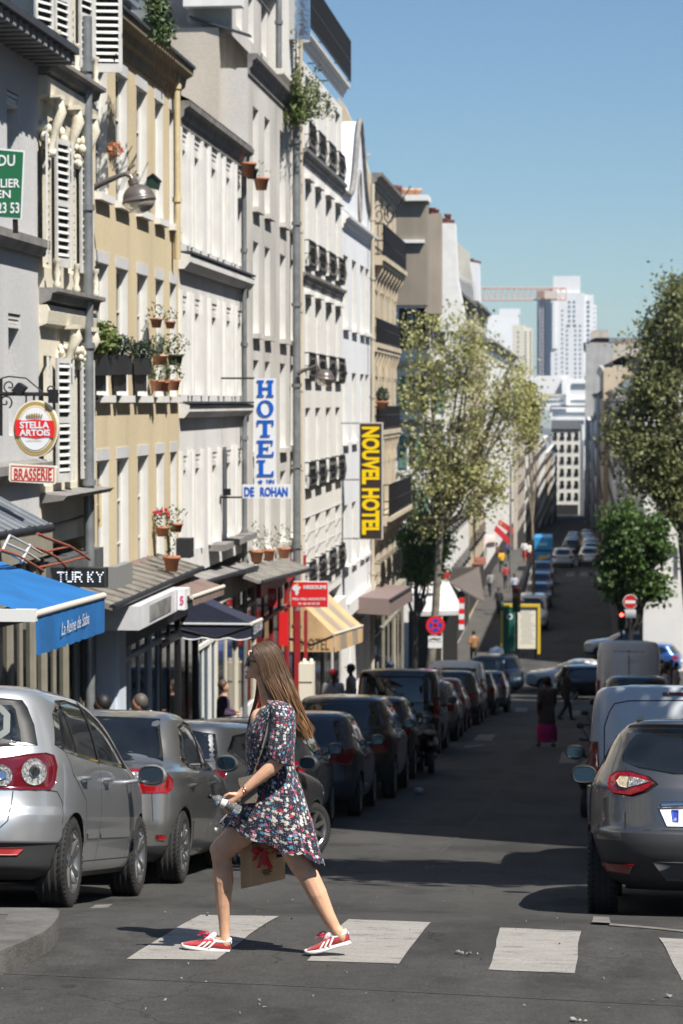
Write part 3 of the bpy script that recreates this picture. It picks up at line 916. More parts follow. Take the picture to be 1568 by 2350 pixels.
for (a, q) in c6:
    for k, (za, zb) in enumerate(r6):
        guard(b, LF, a - .12, q + .1, za, .66, .12)
        if k in (1, 2):
            m = MB(); fbox(m, LF, a - .1, q + .1, 0, .12, zb + .05, zb + .14); m.build('hood', WHITE, b)
z = ZL(692, 85) + .2
m = MB()
for k in range(60):
    u = Y690 + (Y785 - Y690) * k / 59; m.tube([LF.p(u, .25, z), LF.p(u, .25, z + 1.15)], .014, 4)
for zz in (.05, .55, 1.15): m.tube([LF.p(Y690, .25, z + zz), LF.p(Y785, .25, z + zz), LF.p(Y785, -1, z + zz)], .02, 5)
m.build('terrace_railing', IRON, b)
SCREEN = pmat('dark_mesh_screen', (.035, .035, .038), .7)
m = MB(); fbox(m, LF, Y690, Y785, .235, .245, z + .06, z + 1.13); m.build('railing_screen', SCREEN, b)
for yy in range(1190, 1400, 38):     # banded joints low on the wall
    m = MB(); fbox(m, LF, Y690 + .05, Y785 - .05, .001, .012, ZL(700, yy), ZL(700, yy) + .03); m.build('wall_joint', GREY1, b)
body(b, LF, Y690 + .004, Y785 - .004, gz(64) - 1, z, 8, WARMW)

# ---- B7: smooth white building with a curved pediment
b = thing('town_house', 'smooth cool white building with a curved pediment gable, behind the yellow lettered sign', 'house', (XL, 74, gz(74)))
c7 = cols([(788, 799), (808, 818), (827, 836), (839, 847)])
r7 = rows(788, [(583, 748), (853, 1014), (1162, 1302)])
zt = ZL(786, 478)
facade(b, LF, Y785, Y853, ZL(786, 1390), zt, grid(c7, r7), WBLUE, reveal=REVW, depth=.2, sill=WHITE, sill_out=.13)
cornice(b, LF, Y785, Y853, ZL(786, 492), .38, .22, WHITE)
m = MB(); out = []
zb = ZL(786, 480); um, w = (YL(824)), (Y853 - Y785)
for k in range(25):
    t = k / 24; u = Y785 + w * t
    bump_ = math.exp(-((u - um) / (w * .17)) ** 2)
    out.append((u, ZL(786, 440) + 2.6 * bump_))
out = [(Y785, zb)] + out + [(Y853, zb)]
m.prism([(u, z) for u, z in out], lambda a, c, d: LF.p(a, d, c), -.5, 0); m.build('pediment', WBLUE, b)
m = MB(); m.tube([LF.p(u, .03, z + .03) for u, z in out[1:-1]], .09, 6); m.build('pediment_coping', DARKCORN, b)
m = MB(); m.tube([LF.p(um + math.cos(t / 12 * 2 * PI) * .5, .02, ZL(822, 450) + math.sin(t / 12 * 2 * PI) * .8) for t in range(13)], .05, 6); m.build('oculus', DARKCORN, b)
body(b, LF, Y785 + .004, Y853 - .004, gz(74) - 1, zb, 8, WBLUE)
# stone stack rising behind the pediment
b = thing('chimney_stack', 'broad stepped limestone chimney wall with a rounded shoulder, rising behind the curved pediment', 'chimney', (-8, 76, 20))
m = MB(); Yc = 78.0
def pf(pts): return [(onY(x, y, Yc).x, onY(x, y, Yc).z) for x, y in pts]
m.prism(pf([(776, 480), (776, 222), (790, 240), (812, 290), (830, 340), (846, 395), (852, 480)]), lambda a, c, d: (a, Yc + d, c), 0, .7); m.build('wall', STONE, b)
m = MB(); m.prism(pf([(776, 300), (806, 300), (806, 306), (776, 306)]), lambda a, c, d: (a, Yc + d, c), -.08, 0); m.build('ledge', STONE, b)
m = MB(); m.prism(pf([(776, 348), (850, 352), (850, 358), (776, 354)]), lambda a, c, d: (a, Yc + d, c), -.08, 0); m.build('ledge', STONE, b)

# ---- B8: limestone block with balconies
b = thing('apartment_building', 'limestone apartment block with corbelled iron balconies at the corner, beside the plane tree', 'building', (XL, 84, gz(84)))
Y8e = YL(909)
x8 = [1345 - (1345 - 862) * 1.0]
c8 = [(80.0, 80.9), (82.5, 83.4), (85.0, 85.9), (87.5, 88.4), (90.3, 91.2)]
c8 = [(Y853 + .9 + k * 2.5, Y853 + 2.0 + k * 2.5) for k in range(5) if Y853 + 2.0 + k * 2.5 < Y8e]
zq = lambda y: ZL(862, y)
r8 = [(zq(545), zq(440)), (zq(775), zq(655)), (zq(975), zq(840)), (zq(1180), zq(1050)), (zq(1345), zq(1225))]
zt = zq(440)
facade(b, LF, Y853, Y8e, zq(1380), zq(412), grid(c8, r8), STONE, reveal=STONE, depth=.3)
cornice(b, LF, Y853, Y8e, zq(405), .45, .35, DARKCORN)
def balcony(bld, fr, u0, u1, z, out, rail=1.0, corb=7, stone=STONE, dense=.16):
    m = MB(); fbox(m, fr, u0, u1, 0, out, z - .16, z); fbox(m, fr, u0, u1, 0, out * .8, z - .3, z - .16); m.build('balcony_slab', stone, bld)
    for k in range(corb):
        u = u0 + (u1 - u0) * (k + .5) / corb; m = MB()
        m.prism([(0, z - .3), (out * .75, z - .3), (out * .7, z - .5), (out * .3, z - .75), (.08, z - 1.1), (0, z - 1.1)], lambda a, c, d: fr.p(u + d, a, c), -.13, .13)
        m.build('corbel', stone, bld)
    m = MB(); n = int((u1 - u0) / dense)
    for k in range(n + 1):
        u = u0 + .05 + (u1 - u0 - .1) * k / n; m.tube([fr.p(u, out - .06, z), fr.p(u, out - .06, z + rail)], .016, 4)
    for k in range(max(2, int(out / dense)) + 1):
        for uu in (u0 + .05, u1 - .05):
            d = (out - .06) * k / max(2, int(out / dense)); m.tube([fr.p(uu, d, z), fr.p(uu, d, z + rail)], .016, 4)
    for zz in (.06, .5, rail):
        m.tube([fr.p(u0 + .05, 0, z + zz), fr.p(u0 + .05, out - .06, z + zz), fr.p(u1 - .05, out - .06, z + zz), fr.p(u1 - .05, 0, z + zz)], .025, 5)
    m.build('balcony_railing', IRON, bld)
balcony(b, LF, Y853 + .2, Y8e, zq(592), .42, 1.05, 8)
balcony(b, LF, Y853 + .2, Y8e, zq(788), .2, .8, 8); balcony(b, LF, Y853 + .2, Y8e, zq(988), .2, .8, 8)
balcony(b, LF, Y853 + .2, Y8e, zq(1182), .62, 1.05, 8); 
for (a, q) in c8: guard(b, LF, a - .1, q + .1, zq(1345), .8, .25)
# scrolled iron finial on the top balcony
m = MB()
for sx in (0, .9):
    cx_, cz = .2 + sx * .4, zq(535)
    m.tube([LF.p(Y853 + .3 + .0, cx_ + .38 * (1 - t / 30) * math.cos(t * .42) * .6, cz + .5 + .38 * (1 - t / 30) * math.sin(t * .42)) for t in range(26)], .02, 5)
m.tube([LF.p(Y853 + .3, .3, zq(545)), LF.p(Y853 + .3, 1.25, zq(545) + 1.6)], .018, 5)
m.build('scrolled_finial', IRON, b)
body(b, LF, Y853 + .004, Y8e - .004, gz(85) - 1, zq(430), 10, STONE)
m = MB(); m.box(-17, XL - .003, Y8e - .9, Y8e, gz(92), zq(412)); m.build('end_wall', STONE, b)
pipe(b, LF, YL(855, XL + .16), gz(79), zq(440), .07, plaster('pipe_cream', (.52, .46, .36), .4), .16)
# ================================================================ BEYOND THE JUNCTION
# chimney walls seen above the limestone block, between Y 95 and 120
def stackwall(px, Yc, deep, mat, label, pots=None, caps=True, group=None):
    b = thing('chimney_stack', label, 'chimney', tuple(onY(px[0][0], px[0][1], Yc)), group)
    m = MB(); m.prism([(onY(x, y, Yc).x, onY(x, y, Yc).z) for x, y in px], lambda a, c, d: (a, Yc + d, c), 0, deep); m.build('wall', mat, b)
    for (x, y0, y1, col) in (pots or []):
        p = onY(x, y0, Yc); h = onY(x, y1, Yc).z - p.z
        m = MB(); m.lathe([(.16, 0), (.15, h * .8), (.18, h * .82), (.18, h), (.12, h)], (p.x, Yc + deep / 2, p.z), seg=10); m.build('chimney_pot', col, b)
    return b
TERRA = pmat('terracotta', (.45, .19, .10), .75, noise=.3, nscale=5)
TERRAL = pmat('pale_terracotta', (.58, .33, .2), .75, noise=.2, nscale=5)
SOOT = pmat('sooty_terracotta', (.16, .06, .045), .8)
b = stackwall([(888, 700), (888, 462), (980, 462), (980, 700)], 97.0, 1.2, BROWNG, 'big brown rendered chimney wall with a white capping and orange pots, above the limestone block',
          [(900, 462, 428, SOOT), (910, 462, 422, SOOT), (928, 462, 430, TERRAL), (942, 462, 430, TERRAL), (956, 462, 430, TERRAL)])
m = MB(); Q = [onY(x, y, 97.0) for x, y in ((884, 462), (984, 448))]; m.box(Q[0].x, Q[1].x, 96.7, 98.4, Q[0].z, Q[1].z); m.build('capping', WHITE, b)
m = MB(); Q = [onY(x, y, 97.0) for x, y in ((920, 558), (975, 550))]; m.box(Q[0].x, Q[1].x, 96.8, 97.0, Q[0].z, Q[1].z); m.build('ledge', WHITE, b)
b = stackwall([(978, 720), (978, 492), (1012, 488), (1012, 720)], 106.0, 1.2, plaster('beige_gable', (.36, .31, .25), .3), 'narrow beige chimney wall stepping down behind the big brown one',
          [(990, 490, 474, SOOT), (998, 490, 478, SOOT)])
b = stackwall([(1010, 760), (1010, 512), (1044, 512), (1050, 640), (1066, 720), (1066, 760)], 118.0, 1.5, WHITE, 'white chimney wall with a dark red pot cluster, third in the row of chimney walls',
          [(1018, 512, 498, SOOT), (1026, 512, 488, SOOT), (1034, 512, 502, SOOT)])
b = stackwall([(1046, 760), (1046, 552), (1074, 576), (1092, 700), (1100, 760)], 150.0, 1.5, plaster('ribbed_render', (.55, .52, .46), .5), 'white chimney wall with fan shaped streaks below a sloped shoulder')
for k in range(9):
    m = MB(); p = onY(1040 + k * 6, 622 + k * 3, 149.9); q = onY(1060 + k * 4.4, 700, 149.9); m.bar((p.x, 149.9, p.z), (q.x, 149.9, q.z), .06, .06); m.build('rib', GREY1, b)
b = stackwall([(1076, 760), (1076, 600), (1100, 604), (1104, 760)], 175.0, 1.5, WBLUE, 'bluish white chimney wall at the end of the row of chimney walls', [(1082, 600, 592, SOOT), (1090, 602, 596, SOOT), (1098, 604, 598, SOOT)])

# corner building facing the camera behind the plane tree
CF = Fr('F', 121.0)
b = thing('corner_building', 'white corner house with grey mansard roof and green shutters, behind the plane tree', 'building', (-8, 121, gz(121)))
def ux(x, Y=121.0): return onY(x, 924, Y).x
def zy(y, Y=121.0): return onY(1345, y, Y).z
uL, uR = ux(840), ux(1022)
wc = [(ux(860), ux(880)), (ux(935), ux(955)), (ux(985), ux(1003))]
wr = [(zy(800), zy(705)), (zy(945), zy(862)), (zy(1075), zy(1000)), (zy(1190), zy(1125))]
facade(b, CF, uL, uR, zy(1300), zy(672), grid(wc, wr), WHITE, depth=.3)
cornice(b, CF, uL, uR + .3, zy(664), .5, .5, WHITE); band(b, CF, uL, uR, zy(828), .3, .3, STONE); band(b, CF, uL, uR, zy(965), .25, .25, DARKCORN)
GREENSH = pmat('green_shutter', (.10, .20, .17), .6)
for (a, q) in wc:
    for k, (za, zb) in enumerate(wr):
        for s in (-1, 1):
            m = MB(); e = a if s < 0 else q; fbox(m, CF, min(e, e + s * .42), max(e, e + s * .42), .01, .06, za, zb); m.build('shutter', GREENSH if k else DARKIN, b)
m = MB(); z0, z1 = zy(664), zy(632)
m.add([CF.p(uL, .2, z0), CF.p(uR + .3, .2, z0), CF.p(uR - 1.2, -2.5, z1), CF.p(uL, -2.5, z1), CF.p(uR + .3, -12, z0), CF.p(uR - 1.2, -12, z1)], [(0, 1, 2, 3), (1, 4, 5, 2)]); m.build('mansard_roof', ZINC, b)
# its long side along the street
SF = Fr('L', XL)
def rowhouse(name, label, fr, u0, u1, ztop, wall, nwin, floors, cat='building', h0=None, cor=True, zb=None, roof=None, ww=1.0, wh=1.7, depth=.25, shut=None, guards=True, group=None, deep=9, bal=None, chim=None):
    ym = (u0 + u1) / 2
    b = thing(name, label, cat, fr.p(ym, 0, gz(ym)) if fr.k != 'F' else fr.p(ym, 0, gz(fr.c)), group)
    g0 = (gz(max(u0, u1)) if fr.k != 'F' else gz(fr.c))
    base = g0 - .5
    H = ztop - g0; fh = (H - 3.6) / floors
    cs = [(u0 + (u1 - u0) * (k + .5) / nwin - ww / 2, u0 + (u1 - u0) * (k + .5) / nwin + ww / 2) for k in range(nwin)]
    rs = [(g0 + 3.6 + fh * k + .5, g0 + 3.6 + fh * k + .5 + min(wh, fh - .8)) for k in range(floors)]
    facade(b, fr, u0, u1, base, ztop, grid(cs, rs), wall, depth=depth, pane=False)
    if cor: cornice(b, fr, u0, u1, ztop + .2, .6, .5, DARKCORN if rnd.random() < .5 else WHITE)
    body(b, fr, u0 + .004, u1 - .004, base, ztop, deep, wall)
    if roof:
        m = MB(); m.add([fr.p(u0, 0, ztop + .2), fr.p(u1, 0, ztop + .2), fr.p(u1, -2.0, ztop + .2 + roof), fr.p(u0, -2.0, ztop + .2 + roof), fr.p(u1, -deep, ztop + .2 + roof), fr.p(u0, -deep, ztop + .2 + roof), fr.p(u1, -deep, ztop), fr.p(u0, -deep, ztop)],
                        [(0, 1, 2, 3), (3, 2, 4, 5), (1, 6, 4, 2), (0, 3, 5, 7)]); m.build('roof', ZINC if rnd.random() < .5 else SLATE, b)
    if guards:
        m = MB()
        for (a, q) in cs:
            for (za, zb_) in rs:
                fbox(m, fr, a - .08, q + .08, .1, .13, za, za + .75); fbox(m, fr, a - .1, q + .1, 0, .18, za - .1, za)
        o = m.build('window_guards', IRON, b); o['kind'] = 'stuff'
    if shut:
        for (a, q) in cs:
            for (za, zb_) in rs:
                for s in (-1, 1):
                    e = a if s < 0 else q; mm = MB(); fbox(mm, fr, min(e, e + s * .45), max(e, e + s * .45), .01, .05, za, zb_); mm.build('shutter', shut, b)
    # shop opening at the foot
    m = MB(); fbox(m, fr, u0 + .4, u1 - .4, .01, .04, g0 + .2, g0 + 2.8); m.build('shopfront', DARKIN, b)
    if chim:
        m = MB(); fbox(m, fr, u0, u0 + .6, -5, -1, ztop, ztop + (roof or 0) + 1.4); c = m.build('chimney', TAN, b)
        m = MB()
        for k in range(6): m.lathe([(.14, 0), (.12, .5)], fr.p(u0 + .3, -1.5 - k * .6, ztop + (roof or 0) + 1.4), seg=7)
        m.build('chimney_pots', TERRA, c)
    return b
zT = lambda x, y, X=XL: ZL(x, y, X)
# left row beyond the junction (behind and beyond the tree)
rowhouse('apartment_building', 'white apartment house running back along the street behind the plane tree', SF, 121.9, 146, zT(1055, 690), WHITE, 9, 6, roof=2.5, chim=True)
rowhouse('apartment_building', 'dark corniced apartment house whose roof shows right of the white chimney walls', SF, 146.2, 168, zT(1100, 716), STONE, 8, 6, roof=1.0)
rowhouse('apartment_building', 'white street wall showing beside the red awning, beyond the plane tree', SF, 168.2, 236, zT(1140, 800), WHITE, 16, 5, roof=1.5, guards=False)
F2 = Fr('L', XL + .4)
ed = [(236.5, 262, 905, 1212, TAN, 'beige house with red chimney pots just right of the plane tree'), (262.2, 300, 945, 1240, WHITE, 'white slate-roofed house beyond the beige one on the left row'),
      (300.2, 345, 968, 1258, plaster('pale_beige', (.5, .46, .4), .3), 'pale house with dark balconies half way down the far left row'), (345.2, 400, 985, 1272, WHITE, 'narrow white house with tall windows far down the left row'),
      (400.2, 470, 1000, 1284, STONE, 'grey beige house near the far end of the left row'), (470.2, 560, 1008, 1294, WHITE, 'last white house at the far end of the left row')]
for (u0, u1, yt, xr, mt, lb) in ed:
    p = onX(xr, yt, XL + .4)
    rowhouse('apartment_building', lb, F2, u0, u1, p.z, mt, max(4, int((u1 - u0) / 3.2)), 5, roof=2.0, chim=True, shut=None, depth=.35, deep=11)
# right row beyond the junction
RX = 5.4
RFr = Fr('R', RX)
def zR(x, y): return onX(x, y, RX).z
DARKM = plaster('dark_render', (.42, .41, .40), .3)
for (u0, u1, ztop, mt, lb, rf, rx) in [
    (121.5, 150, onX(1468, 833, 2.9).z, plaster('pale_right', (.72, .70, .66), .15), 'pale corner house with a slate mansard behind the big right hand tree', 4.3, 2.9),
    (150.2, 200, onX(1440, 905, 2.9).z, WHITE, 'white house second from the junction on the right, mostly behind the tree', 2.0, 2.9),
    (200.2, 262, onX(1415, 900, 2.5).z, GREY1, 'grey house third from the junction on the right', 1.5, 2.5),
    (262.4, 330, onX(1384, 846, 1.9).z, plaster('ochre_right', (.56, .46, .34), .25), 'tan house with a row of chimney pots on the right of the far street', 1.0, 1.9),
    (330.2, 420, onX(1372, 905, 1.5).z, GREY1, 'grey house beyond the tan one on the right of the far street', 1.5, 1.5),
    (420.2, 520, onX(1356, 965, .9).z, WHITE, 'narrow bright house far down the right side', 1.0, .9),
    (520.2, 600, onX(1345, 1010, -.1).z, DARKM, 'dark house at the far end of the right row', 1.0, -.1)]:
    rowhouse('apartment_building', lb, Fr('R', rx), u0, u1, ztop, mt, max(4, int((u1 - u0) / 3.4)), 5, roof=rf, chim=(u0 > 250), shut=None, deep=22)
b = thing('corner_building', 'sunlit gable front of the pale corner house behind the right hand tree', 'building', (6, 121.3, gz(121)))
CF2 = Fr('F', 121.3); zy2 = lambda y: onY(1500, y, 121.3).z
facade(b, CF2, 2.9, 12.0, gz(121) - .3, zy2(833), grid([(3.6 + 1.9 * k, 4.6 + 1.9 * k) for k in range(4)], [(zy2(960), zy2(880)), (zy2(1085), zy2(1005)), (zy2(1215), zy2(1135)), (zy2(1330), zy2(1260))]), plaster('pale_right', (.72, .70, .66), .15), depth=.25, back=.15)
# chimney block of the tan house
b = stackwall([(1383, 885), (1383, 842), (1400, 838), (1400, 826), (1408, 818), (1452, 822), (1458, 885)], 300.0, 2, plaster('chimney_tan', (.5, .4, .3), .4), 'tan chimney block with a row of small pots on the right of the far street',
              [(1410 + 5 * k, 820, 812, SOOT) for k in range(8)])
# right side, near: the blocks whose shade falls across the street (outside the frame)
NR = Fr('R', 4.9)
for (u0, u1, top, mt, lb) in [(24.3, 36, 17.2, GREY1, 'grey house on the right outside the frame nearest the crossing'), (36.2, 52, 16.2, STONE, 'stone house on the right outside the frame, second from the crossing'),
                         (52.2, 70, 13.2, WARMW, 'white house on the right outside the frame, third from the crossing'), (70.2, 93, 9.3, GREY1, 'grey house on the right outside the frame by the junction')]:
    rowhouse('town_house', lb, NR, u0, u1, top, mt, int((u1 - u0) / 2.6), 6, cat='house', cor=True, deep=12)

for (kd, cc, u0, u1, top, mt, lb) in [('R', 26, -16, 20, 16, STONE, 'stone corner block across the square on the right outside the frame'), ('L', -16, -14, 12, 15, GREY1, 'grey corner block across the side street on the left outside the frame')]:
    rowhouse('town_house', lb, Fr(kd, cc), u0, u1, top, mt, 12, 5, cat='house', deep=10)
# end of the street and the skyline
EW = plaster('end_white', (.74, .74, .73), .1)
b = rowhouse('apartment_building', 'white house closing the far end of the street, with a line of red chimney pots', Fr('F', 620.0), ux(1266, 620), ux(1332, 620), onY(1300, 985, 620).z, plaster('end_pale', (.74, .71, .64), .2), 4, 6, roof=2.0, guards=True, ww=1.0, wh=1.7)
m = MB()
for k in range(10): m.lathe([(.5, 0), (.42, 1.6)], (onY(1276 + k * 5, 985, 622).x, 622, onY(1276, 985, 622).z), seg=7)
m.build('chimney_pots', TERRA, b)
# terraced white complex
b = thing('terraced_complex', 'big bright white terraced complex with dark window strips, below the tall tower', 'building', tuple(onY(1300, 1000, 860)))
Yt = 860.0
def bx(m, x0, x1, y0, y1, dY, th=14, mi=0):
    Y = Yt + dY; p = onY(x0, y1, Y); q = onY(x1, y0, Y); m.box(p.x, q.x, Y, Y + th, p.z, q.z, mi)
m = MB(); bx(m, 1205, 1300, 862, 930, 20); bx(m, 1290, 1376, 868, 925, 10); bx(m, 1235, 1380, 905, 940, -10); bx(m, 1262, 1350, 935, 962, -25); bx(m, 1275, 1345, 960, 1010, -40); bx(m, 1300, 1308, 860, 930, -12, 6); bx(m, 1340, 1352, 960, 1100, -50, 6)
m.build('wall', EW, b)
SKYD = pmat('far_window_band', (.10, .13, .16), .3)
for (x0, x1, y0, y1, dd) in [(1242, 1292, 918, 922, -10.3), (1310, 1352, 918, 922, -10.3), (1265, 1348, 930, 936, -10.4), (1312, 1366, 880, 890, 9.6), (1270, 1345, 946, 952, -25.3), (1272, 1344, 964, 970, -40.3), (1262, 1300, 938, 944, -25.2), (1320, 1336, 975, 1010, -40.3)]:
    m = MB(); bx(m, x0, x1, y0, y1, dd, .3); m.build('window_band', SKYD, b)
    k = x0
m = MB(); bx(m, 1244, 1290, 904, 908, -10.5, .2); m.build('ochre_panel', STONE, b)

TOWW = pmat('tower_white', (.72, .73, .74), .6, noise=.06, nscale=.1)
TOWG = pmat('tower_glass', (.16, .2, .24), .25)
def tower(label, Y, blocks, wins, deep=24):
    b = thing('tower_block', label, 'tower', tuple(onY(blocks[0][0], 900, Y)))
    for (x0, x1, y0, y1, dy, mt) in blocks:
        p = onY(x0, y1, Y + dy); q = onY(x1, y0, Y + dy); m = MB(); m.box(p.x, q.x, Y + dy, Y + dy + deep, p.z, q.z); m.build('wall', mt, b)
    # window columns: every pane its own recess box
    m = None
    for (xc, w, y0, y1, step, h, dy) in wins:
        y = y0
        p = onY(xc - w / 2, y0 + h, Y + dy); q = onY(xc + w / 2, y0, Y + dy)
        me = MB(); me.box(0, q.x - p.x, -.25, 0, 0, q.z - p.z); me = me.mesh('window', TOWG)
        while y < y1:
            p = onY(xc - w / 2, y + h, Y + dy); inst('window', me, b, (p.x, Y + dy, p.z)); y += step
    return b
tower('tall white tower with stepped top and rows of small square windows, right of the crane', 1500.0,
      [(1264, 1342, 672, 905, 0, TOWW), (1270, 1332, 633, 672, 2, TOWW), (1340, 1363, 676, 905, 4, TOWW), (1360, 1369, 700, 905, 10, TOWW), (1236, 1262, 665, 905, 8, pmat('tower_grey', (.34, .37, .42), .5)), (1232, 1240, 690, 905, 14, TOWW),
       (1253, 1266, 662, 905, 4, pmat('tower_blue', (.28, .36, .44), .4)), (1268, 1276, 690, 800, -1, TOWW)],
      [(1307, 5, 690, 745, 10.8, 5, 0), (1318, 5, 690, 745, 10.8, 5, 0), (1291, 3.4, 710, 905, 10.8, 4, 0), (1302, 3.6, 745, 905, 10.8, 4.5, 0), (1321, 3.6, 745, 905, 10.8, 4.5, 0), (1332, 3.6, 745, 905, 10.8, 4.5, 0),
       (1277, 3, 800, 905, 10.8, 4, 0), (1350, 7, 690, 905, 10.8, 6, 4), (1365, 2.4, 705, 905, 10.8, 4, 10), (1247, 12, 678, 905, 9, 4.5, 8), (1235.5, 2.5, 700, 905, 9, 3, 14)])
tower('white apartment tower with balconies left of the crane mast, partly behind the plane tree', 1250.0,
      [(1113, 1150, 768, 960, 30, TOWW), (1118, 1190, 722, 960, 60, TOWW), (1146, 1192, 708, 722, 60, TOWW), (1176, 1204, 746, 960, 0, plaster('tower_cream', (.68, .63, .52), .1)), (1202, 1220, 752, 960, 6, plaster('tower_cream', (.68, .63, .52), .1))],
      [(1206, 6, 760, 905, 7.6, 4.4, 6), (1218, 2.6, 760, 905, 7.6, 4, 6), (1190, 3, 760, 905, 11, 4, 0)])
# crane
ORAN = pmat('crane_orange', (.62, .30, .20), .6)
Yk = 1100.0
b = thing('tower_crane', 'orange tower crane with its lattice jib reaching left from beside the tall tower', 'crane', tuple(onY(1244, 900, Yk)))
m = MB()
def K(x, y, dY=0): return onY(x, y, Yk + dY)
xa, xb = 1098, 1300
for (y, dY) in ((688, -1), (688, 1.4), (661, .2)): m.tube([K(xa, y, dY), K(xb, y, dY)], .32, 4)
n = 15
for k in range(n + 1):
    x = xa + (xb - xa) * k / n
    m.tube([K(x, 688, -1), K(x, 661, .2)], .2, 4)
    if k < n: m.tube([K(x, 661, .2), K(x + (xb - xa) / n, 688, 1.4)], .1, 4)
m.build('jib', ORAN, b)
m = MB(); p, q = K(1232, 684), K(1250, 668); m.box(p.x, q.x, Yk - 2.5, Yk - 1, p.z, q.z); m.build('cab', pmat('crane_cab', (.3, .17, .12), .6), b)
m = MB(); p, q = K(1250, 686), K(1280, 668); m.box(p.x, q.x, Yk - 2, Yk - .4, p.z, q.z); m.build('machinery_deck', pmat('crane_deck', (.6, .5, .42), .6), b)
m = MB()
for sx in (1239, 1246):
    m.tube([K(sx, 688), K(sx, 960)], .3, 4)
for k in range(26): m.tube([K(1239, 690 + k * 10), K(1246, 700 + k * 10)], .16, 4)
m.build('mast', pmat('crane_mast', (.35, .33, .36), .6), b)
# ================================================================ VEHICLES
def paint(name, col, metal=.88, rough=.30):
    return pmat(name, col, rough, metal=metal, coat=1.0, coatr=.04, noise=.08, nscale=2.5)
RUBBER = pmat('tyre_rubber', (.022, .021, .021), .85, noise=.4, nscale=8)
RIMM = pmat('alloy', (.42, .42, .42), .32, metal=.9, noise=.25, nscale=6)
RIMD = pmat('wheel_cap_grey', (.25, .25, .26), .4, metal=.6)
CARGLASS = pmat('car_glass', (.012, .015, .018), .03, spec=.9, noise=.7, nscale=1.5)
TRIM = pmat('black_trim', (.014, .014, .015), .55)
TRIMG = pmat('dark_grey_bumper', (.035, .036, .038), .5, bump=.2, bscale=200)
WELL = pmat('wheel_well', (.008, .008, .008), .95)
REDL = pmat('red_lamp', (.30, .006, .010), .12, coat=1.0, noise=.35, nscale=30, col2=(.12, .002, .004))
REDLD = pmat('dark_red_lamp', (.10, .004, .008), .12, coat=1.0)
CLEARL = pmat('clear_lamp', (.62, .62, .60), .12, metal=.5, coat=1.0, noise=.8, nscale=60, bump=1.0, bscale=90)
AMBERL = pmat('amber_lamp', (.6, .5, .34), .15, coat=1.0, noise=.4, nscale=40)
CHROME = pmat('chrome', (.7, .7, .71), .08, metal=1.0)
SEAM = pmat('panel_gap', (.01, .01, .01), .9)
MIRG = pmat('mirror_glass', (.10, .11, .11), .06, metal=1.0)
PLATE = pmat('number_plate', (.72, .72, .70), .5)
PLBLUE = pmat('plate_blue', (.02, .06, .42), .5)
DUST = pmat('dusty_roof', (.35, .33, .3), .6)

def interp(keys, z):
    """smooth monotone interpolation of rows keyed by their first value"""
    n = len(keys)
    if z <= keys[0][0]: return keys[0][1:]
    if z >= keys[-1][0]: return keys[-1][1:]
    for i in range(n - 1):
        if keys[i][0] <= z <= keys[i + 1][0]: break
    h = keys[i + 1][0] - keys[i][0]; t = (z - keys[i][0]) / h
    out = []
    for c in range(1, len(keys[0])):
        def sec(k):
            return (keys[k + 1][c] - keys[k][c]) / (keys[k + 1][0] - keys[k][0])
        def sl(k):
            if k == 0: return sec(0)
            if k == n - 1: return sec(n - 2)
            a, b_ = sec(k - 1), sec(k)
            if a * b_ <= 0: return 0.0
            return 2 * a * b_ / (a + b_)
        y0, y1 = keys[i][c], keys[i + 1][c]
        out.append((2 * t ** 3 - 3 * t * t + 1) * y0 + (t ** 3 - 2 * t * t + t) * h * sl(i) + (-2 * t ** 3 + 3 * t * t) * y1 + (t ** 3 - t * t) * h * sl(i + 1))
    return out

